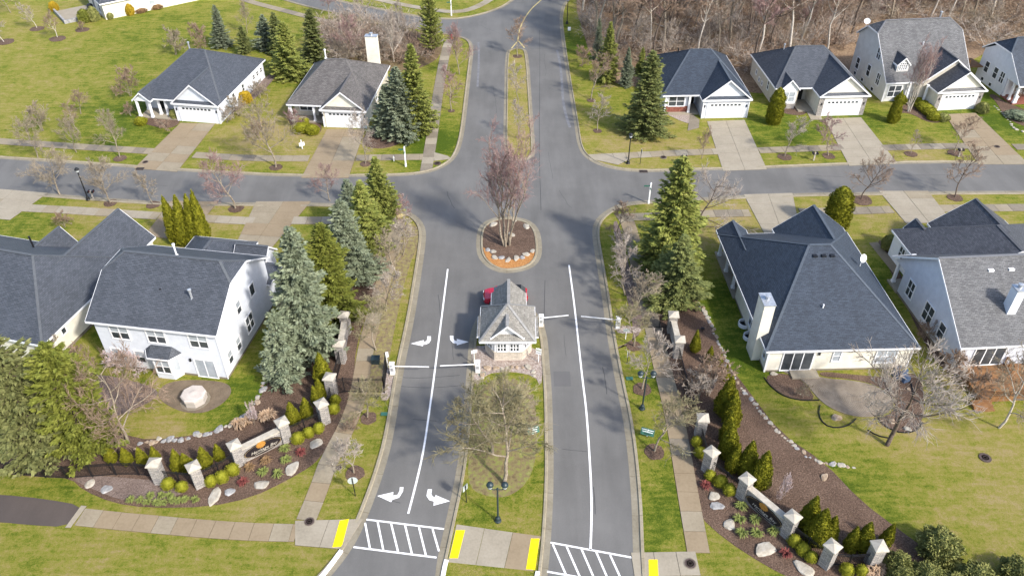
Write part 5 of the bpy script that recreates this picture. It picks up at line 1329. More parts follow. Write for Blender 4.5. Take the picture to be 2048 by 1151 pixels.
# ------------------------------------------------------------------ bare trees
t1 = tree
tree('multi', (1013, 490), 252, 'twig_red', 'many-stemmed red-budding tree on the round mulch island', 'bark', .92)
tree('spread', (120, 390), 288, 'twig_tan', 'wide pale bare tree on the verge beside the lamp post and mailbox')
tree('round', (221, 405), 304, 'twig_tan', 'bare tan tree on the verge between the mailbox and a smaller bare tree')
tree('young', (306, 409), 340, 'twig_tan', 'small bare tree on the verge beside the four arborvitae', w=1.2)
tree('round', (471, 417), 292, 'twig_red', 'red-budding tree on the verge between two driveways', w=.95)
tree('round', (660, 402), 322, 'twig_red', 'low red-budding tree behind the blue spruces at the street', w=1.0)
tree('round', (240, 315), 220, 'twig_tan', 'bare tree on the verge beside the driveway of the charcoal-roofed house', w=.8)
tree('round', (153, 305), 222, 'twig_tan', 'bare tree by the left-hand sidewalk, between two others', w=.85)
tree('round', (76, 316), 222, 'twig_tan', 'bare tree by the left-hand sidewalk farthest from the driveway', w=.9)
tree('young', (162, 228), 172, 'twig_brown', 'small brownish tree on the left-hand lawn above the sidewalk', w=1.4)
tree('young', (156, 262), 205, 'twig_brown', 'small brownish tree on the lawn just above the sidewalk trees', w=1.3)
tree('shrub', (86, 262), 205, 'twig_tan', 'pale bushy tree on the left-hand lawn', w=.9)
tree('shrub', (262, 193), 130, 'twig_brown', 'round brownish bush tree left of the charcoal-roofed house', w=.8)
tree('shrub', (352, 110), 52, 'twig_tan', 'pale round bush tree behind the charcoal-roofed house', w=.85)
tree('shrub', (402, 98), 42, 'twig_brown', 'brown round bush tree behind the charcoal-roofed house', w=.85)
tree('vase', (495, 66), -6, 'twig_tan', 'upright bare tree by the far sidewalk above the short dark spruce', w=.85)
tree('young', (115, 75), 15, 'twig_brown', 'twin-stemmed birch in a mulch ring on the far lawn', 'bark_pale', 1.3)
tree('young', (74, 56), 2, 'twig_grey', 'birch in a mulch ring behind the twin-stemmed birch', 'bark_pale', 1.2)
tree('young', (8, 84), 20, 'twig_grey', 'pale birch at the edge of the far lawn', 'bark_pale', 1.3)
tree('shrub', (166, 60), 42, 'twig_brown', 'low bare shrub in a mulch ring before the ranch house')
tree('round', (22, 26), -40, 'twig_brown', 'brown tree in the thicket beyond the far lawn')
tree('round', (552, 334), 196, 'twig_tan', 'large bare tree on the verge between the two left-hand street houses', w=.92)
tree('round', (731, 327), 206, 'twig_grey', 'bare tree on the verge before the garage of the tan house', w=.75)
tree('round', (698, 118), 22, 'twig_red', 'red-budding tree behind the roof of the tan house', w=1.0)
tree('round', (742, 122), 60, 'twig_brown', 'low brown tree behind the tall cream chimney', w=1.2)
tree('vase', (788, 124), 6, 'twig_grey', 'tall grey tree right of the cream chimney', 'bark_pale', .8)
tree('vase', (802, 96), -8, 'twig_grey', 'pale-stemmed tree behind the grey tree near the chimney', 'bark_pale', .8)
tree('round', (660, 36), -40, 'twig_red', 'reddish tree beside the far street')
tree('round', (735, 40), -40, 'twig_grey', 'grey tree beside the far street')
tree('young', (903, 222), 132, 'twig_red', 'small red-budding tree on the strip between upper sidewalk and kerb', w=1.25)
tree('vase', (919, 149), 35, 'twig_red', 'taller red-budding tree on the strip beside the upper kerb', w=.8)
tree('young', (1035, 113), 38, 'twig_brown', 'young bare tree at the tip of the far median', w=1.2)
tree('young', (1037, 200), 125, 'twig_grey', 'thin bare tree halfway along the far median', w=1.1)
tree('young', (1038, 278), 200, 'twig_grey', 'thin bare tree at the near end of the far median', w=1.1)
tree('young', (1182, 200), 104, 'twig_brown', 'brown young tree on the lawn left of the dark spruce', w=1.1)
tree('young', (1195, 261), 190, 'twig_grey', 'thin young tree on the lawn near the street corner', w=1.1)
tree('young', (1403, 318), 245, 'twig_brown', 'small bare tree on the verge beside the blue-roofed house driveway', w=.9)
tree('young', (1569, 313), 232, 'twig_grey', 'young grey tree on the verge before the clipped columnar evergreen', w=1.1)
tree('young', (1656, 311), 234, 'twig_red', 'pink-budding young tree on the verge beside the pale driveway', w=1.5)
tree('young', (1821, 307), 262, 'twig_tan', 'short bare tree on the verge before the dormered house', w=1.3)
tree('young', (1908, 306), 234, 'twig_brown', 'young bare tree beside the wide tan driveway of the dormered house', w=1.3)
tree('multi', (1817, 223), 72, 'twig_red', 'red-budding multi-stemmed tree in front of the dormered house', 'bark_pale', .62)
tree('round', (1722, 398), 297, 'twig_brown', 'brown bare tree in a large mulch ring by the near kerb', 'bark_dark', .9)
tree('young', (1910, 394), 290, 'twig_brown', 'sparse bare tree on the near verge opposite the dormered house', 'bark_dark', 1.1)
tree('spread', (1388, 475), 325, 'twig_grey', 'wide leaning bare tree beside the tall green spruce', 'bark_dark', .95, lean=(.02, .18), rot=.4)
tree('spread', (1774, 890), 680, 'twig_grey', 'wide multi-branched bare tree beside the curved patio', 'bark_dark', 1.0, rot=1.0)
tree('round', (1998, 855), 680, 'twig_tan', 'bare tree in front of the wooden deck', 'bark_pale', .85)
tree('spread', (257, 886), 690, 'twig_brown', 'spreading bare tree between conifers and the dirt patch', 'bark', .82, rot=2.0)
tree('round', (1008, 968), 800, 'twig_olive', 'dense bare tree on the median behind the double lamp', w=1.25)
tree('round', (985, 905), 760, 'twig_olive', 'dense bare tree on the left side of the median behind the guard house', w=1.2)
tree('round', (1032, 868), 752, 'twig_tan', 'dense bare tree on the median nearest the guard house rocks', w=1.1)
tree('young', (708, 945), 858, 'twig_grey', 'young pale tree in a mulch ring beside the oval sign', w=1.3)
tree('young', (735, 834), 735, 'twig_olive', 'young lichen-covered tree on the verge below the left gate arm', w=1.25)
tree('young', (752, 700), 600, 'twig_olive', 'verge tree between the stone wall and the left turn arrow', w=1.2)
tree('young', (772, 622), 528, 'twig_grey', 'second verge tree up the entry drive from the left gate arm', w=1.2)
tree('young', (795, 556), 470, 'twig_tan', 'third verge tree up the entry drive from the left gate arm', w=1.2)
tree('young', (806, 510), 425, 'twig_grey', 'fourth verge tree up the entry drive from the left gate arm', w=1.2)
tree('young', (808, 462), 392, 'twig_red', 'verge tree at the street corner beside the spruce row', w=1.1)
tree('young', (1309, 902), 785, 'twig_olive', 'young tree in a mulch ring beside the green oval sign', w=1.2)
tree('young', (1284, 778), 668, 'twig_grey', 'young tree in a mulch ring behind the right-hand double lamp', w=1.1)
tree('young', (1268, 692), 588, 'twig_olive', 'young tree in a mulch ring beside the right gate arm housing', w=1.2)
tree('young', (1262, 640), 540, 'twig_tan', 'verge tree just up the drive from the right gate arm', w=1.2)
tree('young', (1250, 590), 490, 'twig_grey', 'second verge tree up the drive from the right gate arm', w=1.2)
tree('young', (1244, 530), 440, 'twig_grey', 'third verge tree up the drive from the right gate arm', w=1.2)
tree('young', (1234, 466), 388, 'twig_brown', 'verge tree at the street corner before the tall green spruce', w=1.2)
for px, ty, tw, w_, lb in (((335, 262), 233, 'twig_brown', 1.0, 'weeping brown shrub before the pillared porch gable'),):
    tree('weep', px, ty, tw, lb, w=w_, name='weeping_shrub', cat='shrub')
for px, ty, tw, w_, lb in (((275, 742), 700, 'twig_white', 1.0, 'pale blossoming shrub against the white two-storey house'), ((240, 738), 700, 'twig_white', 1.0, 'pale blossoming shrub at the corner of the white two-storey house'),
                           ((150, 735), 690, 'twig_brown', 1.1, 'brown shrub between the two left-hand rear houses'), ((110, 720), 672, 'twig_tan', 1.1, 'tan shrub below the broad hip roof'), ((130, 455), 420, 'twig_brown', .9, 'round brown shrub on the lawn behind the broad hip roof'),
                           ((1415, 790), 715, 'twig_brown', 1.0, 'tall brown shrub behind the right iron fence'), ((1395, 800), 735, 'twig_grey', .9, 'greyish shrub beside the tall brown one behind the right iron fence'),
                           ((1895, 745), 690, 'twig_brown', .9, 'dark shrub at the corner of the blue-grey house'), ((1935, 800), 735, 'twig_brown', .9, 'dark shrub left of the deck steps'), ((1845, 680), 640, 'twig_brown', .8, 'brown shrub between the two right-hand rear houses'),
                           ((1605, 795), 765, 'twig_tan', .7, 'small pale shrub in the patio bed'), ((480, 232), 190, 'twig_tan', 1.0, 'pale shrub along the side of the charcoal-roofed house'), ((520, 196), 158, 'twig_tan', 1.0, 'pale shrub at the rear corner of the charcoal-roofed house'),
                           ((455, 246), 215, 'twig_grey', .9, 'pale shrub at the garage corner of the charcoal-roofed house'), ((590, 255), 215, 'twig_red', .9, 'reddish shrub before the porch of the tan house'), ((520, 278), 238, 'twig_brown', 1.0, 'brown shrub between the two left-hand driveways'),
                           ((1980, 130), 100, 'twig_white', .9, 'pale shrub beside the pillared corner porch'), ((2032, 200), 160, 'twig_brown', .9, 'brown shrub before the pillared corner porch'), ((1165, 130), 90, 'twig_brown', 1.0, 'brown bush at the kerb of the far boulevard'),
                           ((510, 850), 800, 'twig_white', .3, 'thin pale sapling behind the left stone sign'), ((1562, 1000), 945, 'twig_white', .3, 'thin pale sapling behind the right stone sign'),
                           ((262, 232), 205, 'twig_brown', 1.0, 'low brown shrub left of the small porch gable'), ((705, 860), 838, 'twig_brown', 1.3, 'low twiggy shrub at the bend of the left sidewalk')):
    tree('shrub', px, ty, tw, lb, w=w_, name='bare_shrub', cat='shrub')
# ------------------------------------------------------------------ woods
wr = random.Random(5)
poly = gp([(1165, -110), (1158, -10), (1175, 70), (1230, 140), (1290, 135), (1340, 128), (1440, 122), (1500, 150), (1545, 122), (1680, 118), (1715, 60), (1760, 52), (1900, 52), (1955, 110), (2060, 60), (2250, 40), (2300, -110)])
xs_ = [p.x for p in poly]; ys_ = [p.y for p in poly]
houses_px = [(1300, 1510, 90, 240), (1500, 1740, 85, 240), (1700, 1980, 30, 230), (1950, 2200, 70, 240)]
spots = []
tries = 0
while len(spots) < 250 and tries < 20000:
    tries += 1
    p = Vector((wr.uniform(min(xs_), max(xs_)), wr.uniform(min(ys_), max(ys_))))
    if not inside(p, poly): continue
    if any((p - q).length < 2.3 for q in spots): continue
    spots.append(p)
kinds = [('twig_brown', 'bark_pale', 'tall bare tree with pale trunk in the woods'), ('twig_grey', 'bark', 'tall grey-twigged bare tree in the woods'), ('twig_red', 'bark_dark', 'dark-trunked tree with reddish twigs in the woods'), ('twig_brown', 'bark_dark', 'dark-trunked brown bare tree in the woods')]
for i, p in enumerate(spots):
    tw, bk, lb = kinds[wr.choice([0, 0, 0, 1, 1, 1, 2, 3, 3])]
    k = 'tall' if wr.random() < .72 else 'round'
    tree(k, None, None, tw, lb if k == 'tall' else lb.replace('tall ', '').replace('bare tree', 'low bare tree').replace('tree with reddish', 'low tree with reddish'), bk, wr.uniform(.8, 1.1), group=lb.replace(' in the woods', 's in the woods') if k == 'tall' else 'low understorey trees in the woods: ' + tw[5:] + ' ' + bk, H=wr.uniform(13, 20) if k == 'tall' else wr.uniform(5, 9), world=Vector((p.x, p.y, 0)))
# brush: twigs and fallen sticks that nobody could count
rs = np.random.RandomState(3)
def brush_mesh(seed):
    q = np.random.RandomState(seed); S = []
    for k in range(9):
        az = q.uniform(0, 6.28); el = q.uniform(.5, 1.4); L = q.uniform(1.2, 2.6)
        d = np.array([math.cos(az) * math.cos(el), math.sin(az) * math.cos(el), math.sin(el)]); b = np.array([q.normal(0, .25), q.normal(0, .25), 0]); e = b + d * L
        S.append((b, e, .022, .01))
        for j in range(11):
            f = q.uniform(.15, 1); p_ = b + d * L * f; d2 = norm(d + q.normal(0, .6, 3)); L2 = L * q.uniform(.2, .5); S.append((p_, p_ + d2 * L2, .014, .008))
            for m in range(4): f2 = q.uniform(.2, 1); p3 = p_ + d2 * L2 * f2; d3 = norm(d2 + q.normal(0, .7, 3)); S.append((p3, p3 + d3 * L2 * q.uniform(.3, .6), .011, .006))
    return ribbons(S, seed)
BR = [brush_mesh(s_) for s_ in range(5)]
AV, AF = [], []
cnt = 0
zone2 = gp([(640, 60), (700, 50), (860, 75), (872, 112), (800, 128), (700, 122), (640, 118)])
def brush(zone, n, s0, s1):
    global cnt
    k = 0; x0, x1 = min(p.x for p in zone), max(p.x for p in zone); y0, y1 = min(p.y for p in zone), max(p.y for p in zone)
    while k < n:
        p = (wr.uniform(x0, x1), wr.uniform(y0, y1))
        if not inside(p, zone): continue
        s_ = wr.uniform(s0, s1); t = wr.uniform(0, 6.28); c_, q_ = math.cos(t) * s_ * 1.3, math.sin(t) * s_ * 1.3
        V, inv = BR[k % 5]
        W_ = np.stack([V[:, 0] * c_ - V[:, 1] * q_ + p[0], V[:, 0] * q_ + V[:, 1] * c_ + p[1], V[:, 2] * s_], 1)
        AV.append(W_); AF.append(inv + cnt); cnt += len(W_); k += 1
for tw, n_, lb in (('twig_brown', 330, 'brown'), ('twig_tan', 190, 'pale tan'), ('twig_grey', 330, 'greyish'), ('twig_red', 20, 'reddish')):
    AV.clear(); AF.clear(); cnt = 0
    brush(poly, n_, .6, 1.6); brush(zone2, n_ // 7, .8, 1.5)
    o = stuff(link('undergrowth', np_mesh('undergrowth', np.concatenate(AV), np.concatenate(AF), [M[tw]])))
    tag(o, lb + ' tangled brush covering the woodland floor', 'undergrowth')
lg = random.Random(9)
for i in range(14):
    while True:
        p = Vector((lg.uniform(min(xs_), max(xs_)), lg.uniform(min(ys_), max(ys_))))
        if inside(p, poly): break
    L = lg.uniform(3, 8); t = lg.uniform(0, PI)
    d = Vector((math.cos(t), math.sin(t), 0)) * L / 2
    o = MB().tube([-d + Vector((0, 0, .12)), Vector((0, 0, .16)), d + Vector((0, 0, .1))], [.13, .11, .06], 7).build('fallen_log', M['bark_pale'], None, loc=(p.x, p.y, .02))
    tag(o, 'fallen pale log lying among the undergrowth of the woods', 'log', 'fallen logs in the woods')
# ------------------------------------------------------------------ clipped evergreens
ORD = ['first', 'second', 'third', 'fourth', 'fifth', 'sixth']
for k, (b, ty) in enumerate((((358, 484), 391), ((372, 487), 383), ((393, 487), 393), ((407, 486), 384))):
    ev(ARB, b, height_of(b, ty), 3.2, 'arb', ORD[k] + ' of four tall arborvitae between driveways, counting from the broad hip roof', 'arborvitae', 'evergreen', .75, 'four arborvitae between two driveways')
ev(COL, (1545, 247), height_of((1545, 247), 175), 5.0, 'arb', 'clipped columnar evergreen before the bay of the tan and white house', 'columnar_evergreen', 'evergreen', .95)
ev(COLC, (1784, 244), height_of((1784, 244), 177), 5.0, 'arb', 'leaning conical evergreen before the dormered house', 'conical_evergreen', 'evergreen', .72)
ev(COL, (1670, 455), height_of((1670, 455), 374), 5.0, 'arb', 'broad round-topped evergreen beside the steep blue-black roof', 'columnar_evergreen', 'evergreen', 1.25)
LA = [((226, 921), 886), ((257, 925), 894), ((288, 926), 895), ((313, 920), 892)]
for k, (b, ty) in enumerate(LA[::-1]): ev(ARB, b, height_of(b, ty), 3.2, 'arb', ORD[k] + ' arborvitae behind the long iron fence, counting from its stone pillar', 'arborvitae', 'evergreen', 1.25, 'arborvitae behind the long iron fence')
for k, (b, ty) in enumerate((((358, 939), 900), ((379, 939), 904))): ev(ARB, b, height_of(b, ty), 3.2, 'arb', ORD[k] + ' arborvitae from the long iron fence, between the first two left pillars', 'arborvitae', 'evergreen', 1.2, 'pair of arborvitae between the first two left pillars')
for k, (b, ty) in enumerate((((441, 918), 885), ((413, 932), 892))): ev(ARB, b, height_of(b, ty), 3.2, 'arb', ORD[k] + ' arborvitae below the left stone sign wall, counting from the wall', 'arborvitae', 'evergreen', 1.15, 'pair of arborvitae below the left sign wall')
for k, (b, ty) in enumerate((((589, 845), 806), ((615, 833), 794))): ev(ARB, b, height_of(b, ty), 3.2, 'arb', ORD[k] + ' arborvitae above the left stone sign wall, counting from the wall', 'arborvitae', 'evergreen', 1.1, 'pair of arborvitae above the left sign wall')
for k, (b, ty) in enumerate((((634, 808), 773), ((642, 797), 758), ((648, 765), 706))): ev(ARB, b, height_of(b, ty), 3.2, 'arb', ORD[k] + ' arborvitae behind the upper left pillars, counting towards the blue spruce', 'arborvitae', 'evergreen', 1.1, 'arborvitae behind the upper left pillars')
for k, (b, ty) in enumerate((((1389, 702), 662), ((1417, 725), 688), ((1436, 730), 702), ((1448, 760), 725))): ev(ARB, b, height_of(b, ty), 3.2, 'arb', ORD[k] + ' arborvitae from the walk gate among the upper right bed arborvitae', 'arborvitae', 'evergreen', 1.0, 'arborvitae at the top of the right bed')
for k, (b, ty) in enumerate((((1446, 826), 752), ((1461, 850), 779), ((1452, 880), 818), ((1455, 914), 850), ((1462, 940), 884))): ev(ARB, b, height_of(b, ty), 3.2, 'arb', ORD[k] + ' arborvitae of the tight row, counting from the brown shrubs', 'arborvitae', 'evergreen', .95, 'tight arborvitae row in the right bed')
for k, (b, ty) in enumerate((((1514, 970), 902), ((1490, 946), 883))): ev(ARB, b, height_of(b, ty), 3.2, 'arb', ORD[k] + ' arborvitae above the right stone sign wall, counting from the wall', 'arborvitae', 'evergreen', 1.0, 'pair of arborvitae above the right sign wall')
for k, (b, ty) in enumerate((((1611, 1053), 987), ((1629, 1081), 1015), ((1656, 1076), 1029), ((1697, 1099), 1053), ((1722, 1096), 1043), ((1767, 1088), 1043))): ev(ARB, b, height_of(b, ty), 3.2, 'arb', ORD[k] + ' arborvitae below the right stone sign wall, counting from the wall', 'arborvitae', 'evergreen', 1.0, 'arborvitae below the right sign wall')
def globe(px, lb, gr): ev(BOX, px, .95, .95, 'box', lb, 'boxwood_globe', 'shrub', 1.0, gr, stem=False)
for k, px in enumerate(((339, 974), (366, 980))): globe(px, ORD[k] + ' round boxwood from the long fence, between the first two left pillars', 'boxwoods at the first two left pillars')
for k, px in enumerate(((424, 969), (446, 960), (467, 946))): globe(px, ORD[k] + ' round boxwood before the left fence, counting towards the sign wall', 'boxwoods below the left sign wall')
for k, px in enumerate(((597, 883), (619, 872), (639, 863))): globe(px, ORD[k] + ' round boxwood above the left sign wall, counting from the wall', 'boxwoods above the left sign wall')
for k, px in enumerate(((672, 806), (669, 824))): globe(px, ORD[k] + ' round boxwood at the upper left pillars, counting from the walk fence', 'boxwoods at the upper left pillars')
for k, px in enumerate(((1391, 890), (1398, 912))): globe(px, ORD[k] + ' round boxwood from the topmost right pillar', 'boxwoods at the upper right pillars')
for k, px in enumerate(((1419, 958), (1440, 970), (1457, 986))): globe(px, ORD[k] + ' round boxwood before the right fence, counting towards the sign wall', 'boxwoods above the right sign wall')
for k, px in enumerate(((1586, 1088), (1603, 1104), (1620, 1120))): globe(px, ORD[k] + ' round boxwood below the right sign wall, counting from the wall', 'boxwoods below the right sign wall')
for k, px in enumerate(((1690, 1145), (1720, 1147))): globe(px, ORD[k] + ' round boxwood before the last right fence panel, counting towards the junipers', 'boxwoods at the last right fence panel')
for k, px in enumerate(((1331, 222), (1343, 222), (1356, 221), (1369, 220))): globe(px, ORD[k] + ' round shrub under the blue-roofed house window, counting towards its porch', 'round shrubs under the window of the blue-roofed house')
for k, px in enumerate(((602, 249), (612, 249))): globe(px, ORD[k] + ' small round shrub at the tan house porch, counting towards its garage', 'small round shrubs at the tan house porch')
for px, H, w_, m, lb in (((605, 262), 1.1, 1.2, 'box', 'yellow-green mounded shrub before the tan house'), ((625, 266), 1.1, 1.1, 'box', 'green mounded shrub at the walk of the tan house'), ((283, 248), 1.0, .8, 'box', 'green mounded shrub at the foot of the porch gable'), ((352, 236), 1.3, .7, 'juniper', 'green shrub between porch and garage of the charcoal-roofed house'),
                         ((492, 205), 1.6, .9, 'yellow_bush', 'golden shrub along the side of the charcoal-roofed house'), ((1800, 205), 1.2, .9, 'box', 'green shrub under the window of the dormered house'), ((1885, 240), .9, .9, 'juniper', 'green mounded shrub at the garage corner of the dormered house'), ((1962, 225), 1.4, .8, 'juniper', 'dark shrub at the driveway edge of the dormered house'),
                         ((1290, 246), .5, 1.0, 'spruce_blue', 'low bluish ground shrub beside the gravel bed'), ((2035, 235), .9, 1.6, 'spruce_blue', 'low blue juniper beside the row of stones'), ((262, 30), 2.0, .8, 'yellow_bush', 'golden conical shrub against the cream ranch house'), ((172, 44), 2.2, 1.0, 'pine_yellow', 'golden-green shrub beside the ranch house patio'), ((190, 42), 2.4, .9, 'juniper', 'dark rounded shrub beside the ranch house corner'), ((221, 38), 1.2, .7, 'juniper', 'small green shrub against the cream ranch house wall'),
                         ((282, 24), .8, 1.2, 'sedge', 'clipped rusty shrub under the ranch house window'), ((313, 17), .8, 1.2, 'sedge', 'clipped rusty shrub farther along the ranch house wall'), ((110, 22), 1.8, .8, 'yellow_bush', 'bright yellow shrub beyond the ranch house patio'), ((1775, 497), 1.6, .8, 'juniper', 'dark rounded shrub at the front of the blue-grey house')):
    ev(MOUND, px, H, 1.0, m, lb, 'mounded_shrub', 'shrub', w_ / max(H, .5) * 1.0, stem=False)
for k in range(5):
    p = Vector(G(1833, 205)).lerp(G(1868, 238), k / 4)
    ev(MOUND, None, .9, 1.0, 'box', 'low clipped hedge segment along the walk of the dormered house', 'hedge_shrub', 'hedge', 1.2, 'clipped hedge along the dormered house walk', stem=False, world=p)
for px, H, w_, lb in (((1872, 1108), 2.2, .9, 'large rounded juniper at the end of the right fence'), ((1790, 1140), 1.8, .8, 'rounded juniper beside the last right pillar'), ((1800, 1165), 1.6, .9, 'low juniper below the last right pillar'), ((1850, 1168), 1.7, .9, 'juniper left of the bottom corner thicket'), ((1950, 1172), 1.9, 1.0, 'juniper in the bottom corner thicket'), ((2030, 1160), 2.0, 1.0, 'juniper at the edge of the bottom corner thicket'), ((1900, 1185), 1.7, 1.0, 'juniper in the middle of the bottom corner thicket')):
    ev(BUSH, px, H, 2.7, 'juniper' if px[0] % 2 == 0 else 'box', lb, 'juniper', 'shrub', w_, stem=False)
for x, y in ((755, 720), (810, 722), (872, 697), (850, 735), (932, 697), (980, 697), (905, 738), (942, 740), (997, 725), (1030, 728), (1068, 720), (1127, 720)):
    clump((x / s, 751 + y / s), 'green daylily clump in the group beyond the two left boulders', group='daylilies at the left end of the left bed')
for x, y in ((490, 430), (497, 495), (365, 562), (450, 575)): clump((400 + x / s, 751 + y / s), 'green daylily clump in front of the left stone sign', sc=1.3, group='daylilies before the left sign')
for x, y in ((665, 760), (655, 835), (745, 840), (668, 915), (755, 915), (850, 905)): clump((1250 + x / s, 751 + y / s), 'green daylily clump in front of the right stone sign', sc=1.3, group='daylilies before the right sign')
for (x, y), m, lb in (((603, 908), 'barberry', 'dark red barberry between the slab boulders of the left bed'), ((487, 967), 'barberry', 'dark red barberry beside the white boulder of the left bed'), ((1411, 974), 'barberry', 'dark red barberry beside the long tan sidewalk'), ((1570, 1110), 'barberry', 'dark red barberry beside the flat boulder of the right bed'), ((532, 925), 'sedge', 'orange dry sedge before the left stone sign'), ((500, 938), 'sedge', 'orange dry sedge below the left stone sign')):
    clump((x, y), lb, m, 1.3, 'low_shrub', 'shrub')
for x, y in ((478, 853), (492, 848), (530, 838), (540, 834)): clump((x, y), 'dry tan hydrangea heads behind the left stone sign', 'hydrangea', 1.8, 'dry_hydrangea', 'shrub', 'dry hydrangeas behind the left sign')
for x, y in ((1755, 1140), (1745, 1150)): clump((x, y), 'dry tan hydrangea heads beside the last right pillar', 'hydrangea', 1.8, 'dry_hydrangea', 'shrub', 'dry hydrangeas at the last right pillar')
# ------------------------------------------------------------------ stone pillars, sign walls, iron fences
def pillar(px, lb, H=2.3, rot=0, r=.38, name='stone_pillar'):
    p = G(*px)
    t = thing(name, lb, 'pillar', (p.x, p.y, .0), rot)
    mb = MB()
    P = [(-r, -r), (r, -r), (r, r), (-r, r)]
    for i in range(4):
        a, b = P[i], P[(i + 1) % 4]
        uvwall(mb, [(*a, 0), (*b, 0), (*b, H), (*a, H)])
    mb.face([(*q, H) for q in P]); mb.build('shaft', M['stone'], t)
    c = r + .1
    mb = MB().box(-c, c, -c, c, H + .001, H + .12)
    top = [(-c, -c, H + .12), (c, -c, H + .12), (c, c, H + .12), (-c, c, H + .12)]
    for i in range(4): mb.face([top[i], top[(i + 1) % 4], (0, 0, H + .38)])
    mb.build('cap', M['cap_stone'], t)
    return p
def stone_wall(a, b, lb, H=1.5, th=.36, sign=None, name='stone_wall'):
    A, B = G(*a), G(*b); d = B - A; L = d.length; ang = math.atan2(d.y, d.x)
    t = thing(name, lb, 'wall', A, ang)
    mb = MB()
    y0, y1 = -th / 2, th / 2
    for q in ([(0, y0), (L, y0)], [(L, y1), (0, y1)]): uvwall(mb, [(*q[0], 0), (*q[1], 0), (*q[1], H), (*q[0], H)])
    mb.face([(0, y1, 0), (0, y0, 0), (0, y0, H), (0, y1, H)]); mb.face([(L, y0, 0), (L, y1, 0), (L, y1, H), (L, y0, H)]); mb.face([(0, y0, H), (L, y0, H), (L, y1, H), (0, y1, H)])
    mb.build('masonry', M['stone'], t)
    MB().box(-.02, L + .02, y0 - .08, y1 + .08, H + .001, H + .12).build('coping', M['cap_stone'], t)
    if sign:
        cx, cz, rx, rz = L / 2, H * .5, L * .40, H * .40
        mb = MB(); n = 32
        f = [(cx + rx * math.cos(t_), cz + rz * math.sin(t_)) for t_ in np.linspace(0, 2 * PI, n + 1)[:-1]]
        mb.face([(x, y0 - .07, z) for x, z in f])
        for i in range(n): p_, q_ = f[i], f[(i + 1) % n]; mb.face([(p_[0], y0 + .0, p_[1]), (q_[0], y0 + .0, q_[1]), (q_[0], y0 - .07, q_[1]), (p_[0], y0 - .07, p_[1])])
        pl = mb.build('sign_plaque', mat('dark_plaque', (.018, .014, .016), 4, .5), t)
        mb = MB()
        for i in range(n):
            k = .93; c0, c1 = f[i], f[(i + 1) % n]; w_ = .02
            g = lambda c_, s_: (cx + (c_[0] - cx) * s_, y0 - .075, cz + (c_[1] - cz) * s_)
            mb.face([g(c0, .97), g(c1, .97), g(c1, .94), g(c0, .94)])
        mb.build('rim_line', mat('gold_line', (.30, .22, .12), 4, .5), pl)
        mb = MB()                      # gold maple-leaf shaped emblem above the lettering
        nn = 22
        lf = [(cx - .1 + .34 * (1 + .22 * (i % 2)) * math.cos(2 * PI * i / nn + .14), cz + rz * .72 + .30 * (1 + .22 * (i % 2)) * math.sin(2 * PI * i / nn + .14)) for i in range(nn)]
        c0 = (cx - .1, y0 - .125, cz + rz * .72)
        for i in range(nn): p_, q_ = lf[i], lf[(i + 1) % nn]; mb.face([c0, (p_[0], y0 - .10, p_[1]), (q_[0], y0 - .10, q_[1])]); mb.face([(p_[0], y0 - .06, p_[1]), (q_[0], y0 - .06, q_[1]), (q_[0], y0 - .10, q_[1]), (p_[0], y0 - .10, p_[1])][::-1])
        mb.build('leaf_emblem', mat('gold_leaf', spread((.30, .13, .02), (.46, .24, .06)), 6, .5), pl)
        for txt, sz, zc in (('Heritage Bay', .42, cz - .12),):
            cu = bpy.data.curves.new('lettering', 'FONT'); cu.body = txt; cu.size = sz; cu.align_x = 'CENTER'; cu.align_y = 'CENTER'; cu.extrude = .004; cu.resolution_u = 2
            cu.shear = .35
            tmp = bpy.data.objects.new('lettering', cu); C.objects.link(tmp)
            dg = bpy.context.evaluated_depsgraph_get()
            me_ = bpy.data.meshes.new_from_object(tmp.evaluated_get(dg)); bpy.data.objects.remove(tmp)
            me_.materials.clear(); me_.materials.append(M['cap_stone'])
            MB().box(cx - .75, cx + .8, y0 - .082, y0 - .07, cz - .40, cz - .36).build('underline', M['cap_stone'], pl)
            o = link('lettering', me_, pl); o.location = (cx + .05, y0 - .078, zc); o.rotation_euler = (PI / 2, 0, 0)
    return t
def iron_fence(pts, lb, H=1.35, name='iron_fence', z=0.02, group=None):
    P = [G(*p).to_2d() for p in pts]
    t = thing(name, lb, 'fence', (P[0].x, P[0].y, z), 0, group)
    P = [p - G(*pts[0]).to_2d() for p in P]
    pk = MB()
    for k, p in enumerate(P):
        MB().box(p.x - .04, p.x + .04, p.y - .04, p.y + .04, 0, H + .08).build('post', M['black_metal'], t)
        if k == len(P) - 1: break
        q = P[k + 1]
        for zz in (.14, H - .18, H - .02): MB().bar((*p, zz), (*q, zz), .035, .045).build('rail', M['black_metal'], t)
        n = max(2, int((q - p).length / .115))
        for i in range(1, n):
            c_ = p.lerp(q, i / n); pk.box(c_.x - .010, c_.x + .010, c_.y - .010, c_.y + .010, .04, H)
    stuff(pk.build('pickets', M['black_metal'], t))
    return t
PA, PB, PC, PD, PE, PF = (323, 962), (400, 969), (480, 926), (573, 880), (650, 843), (666, 790)
a_l = math.atan2((G(*PD) - G(*PC)).y, (G(*PD) - G(*PC)).x)
for px, lb, rt in ((PA, 'stone pillar at the end of the long iron fence', 0), (PB, 'stone pillar between the pair of arborvitae and the left sign fence', a_l), (PC, 'stone pillar at the lower end of the left sign wall', a_l), (PD, 'stone pillar at the upper end of the left sign wall', a_l), (PE, 'stone pillar at the corner of the left fence by the sidewalk', a_l), (PF, 'stone pillar holding the end of the left walk gate fence', 1.4)):
    pillar(px, lb, 2.15, rt)
stone_wall(PC, PD, 'left pale stone sign wall with dark oval plaque and gold leaf', 1.5, sign=True)
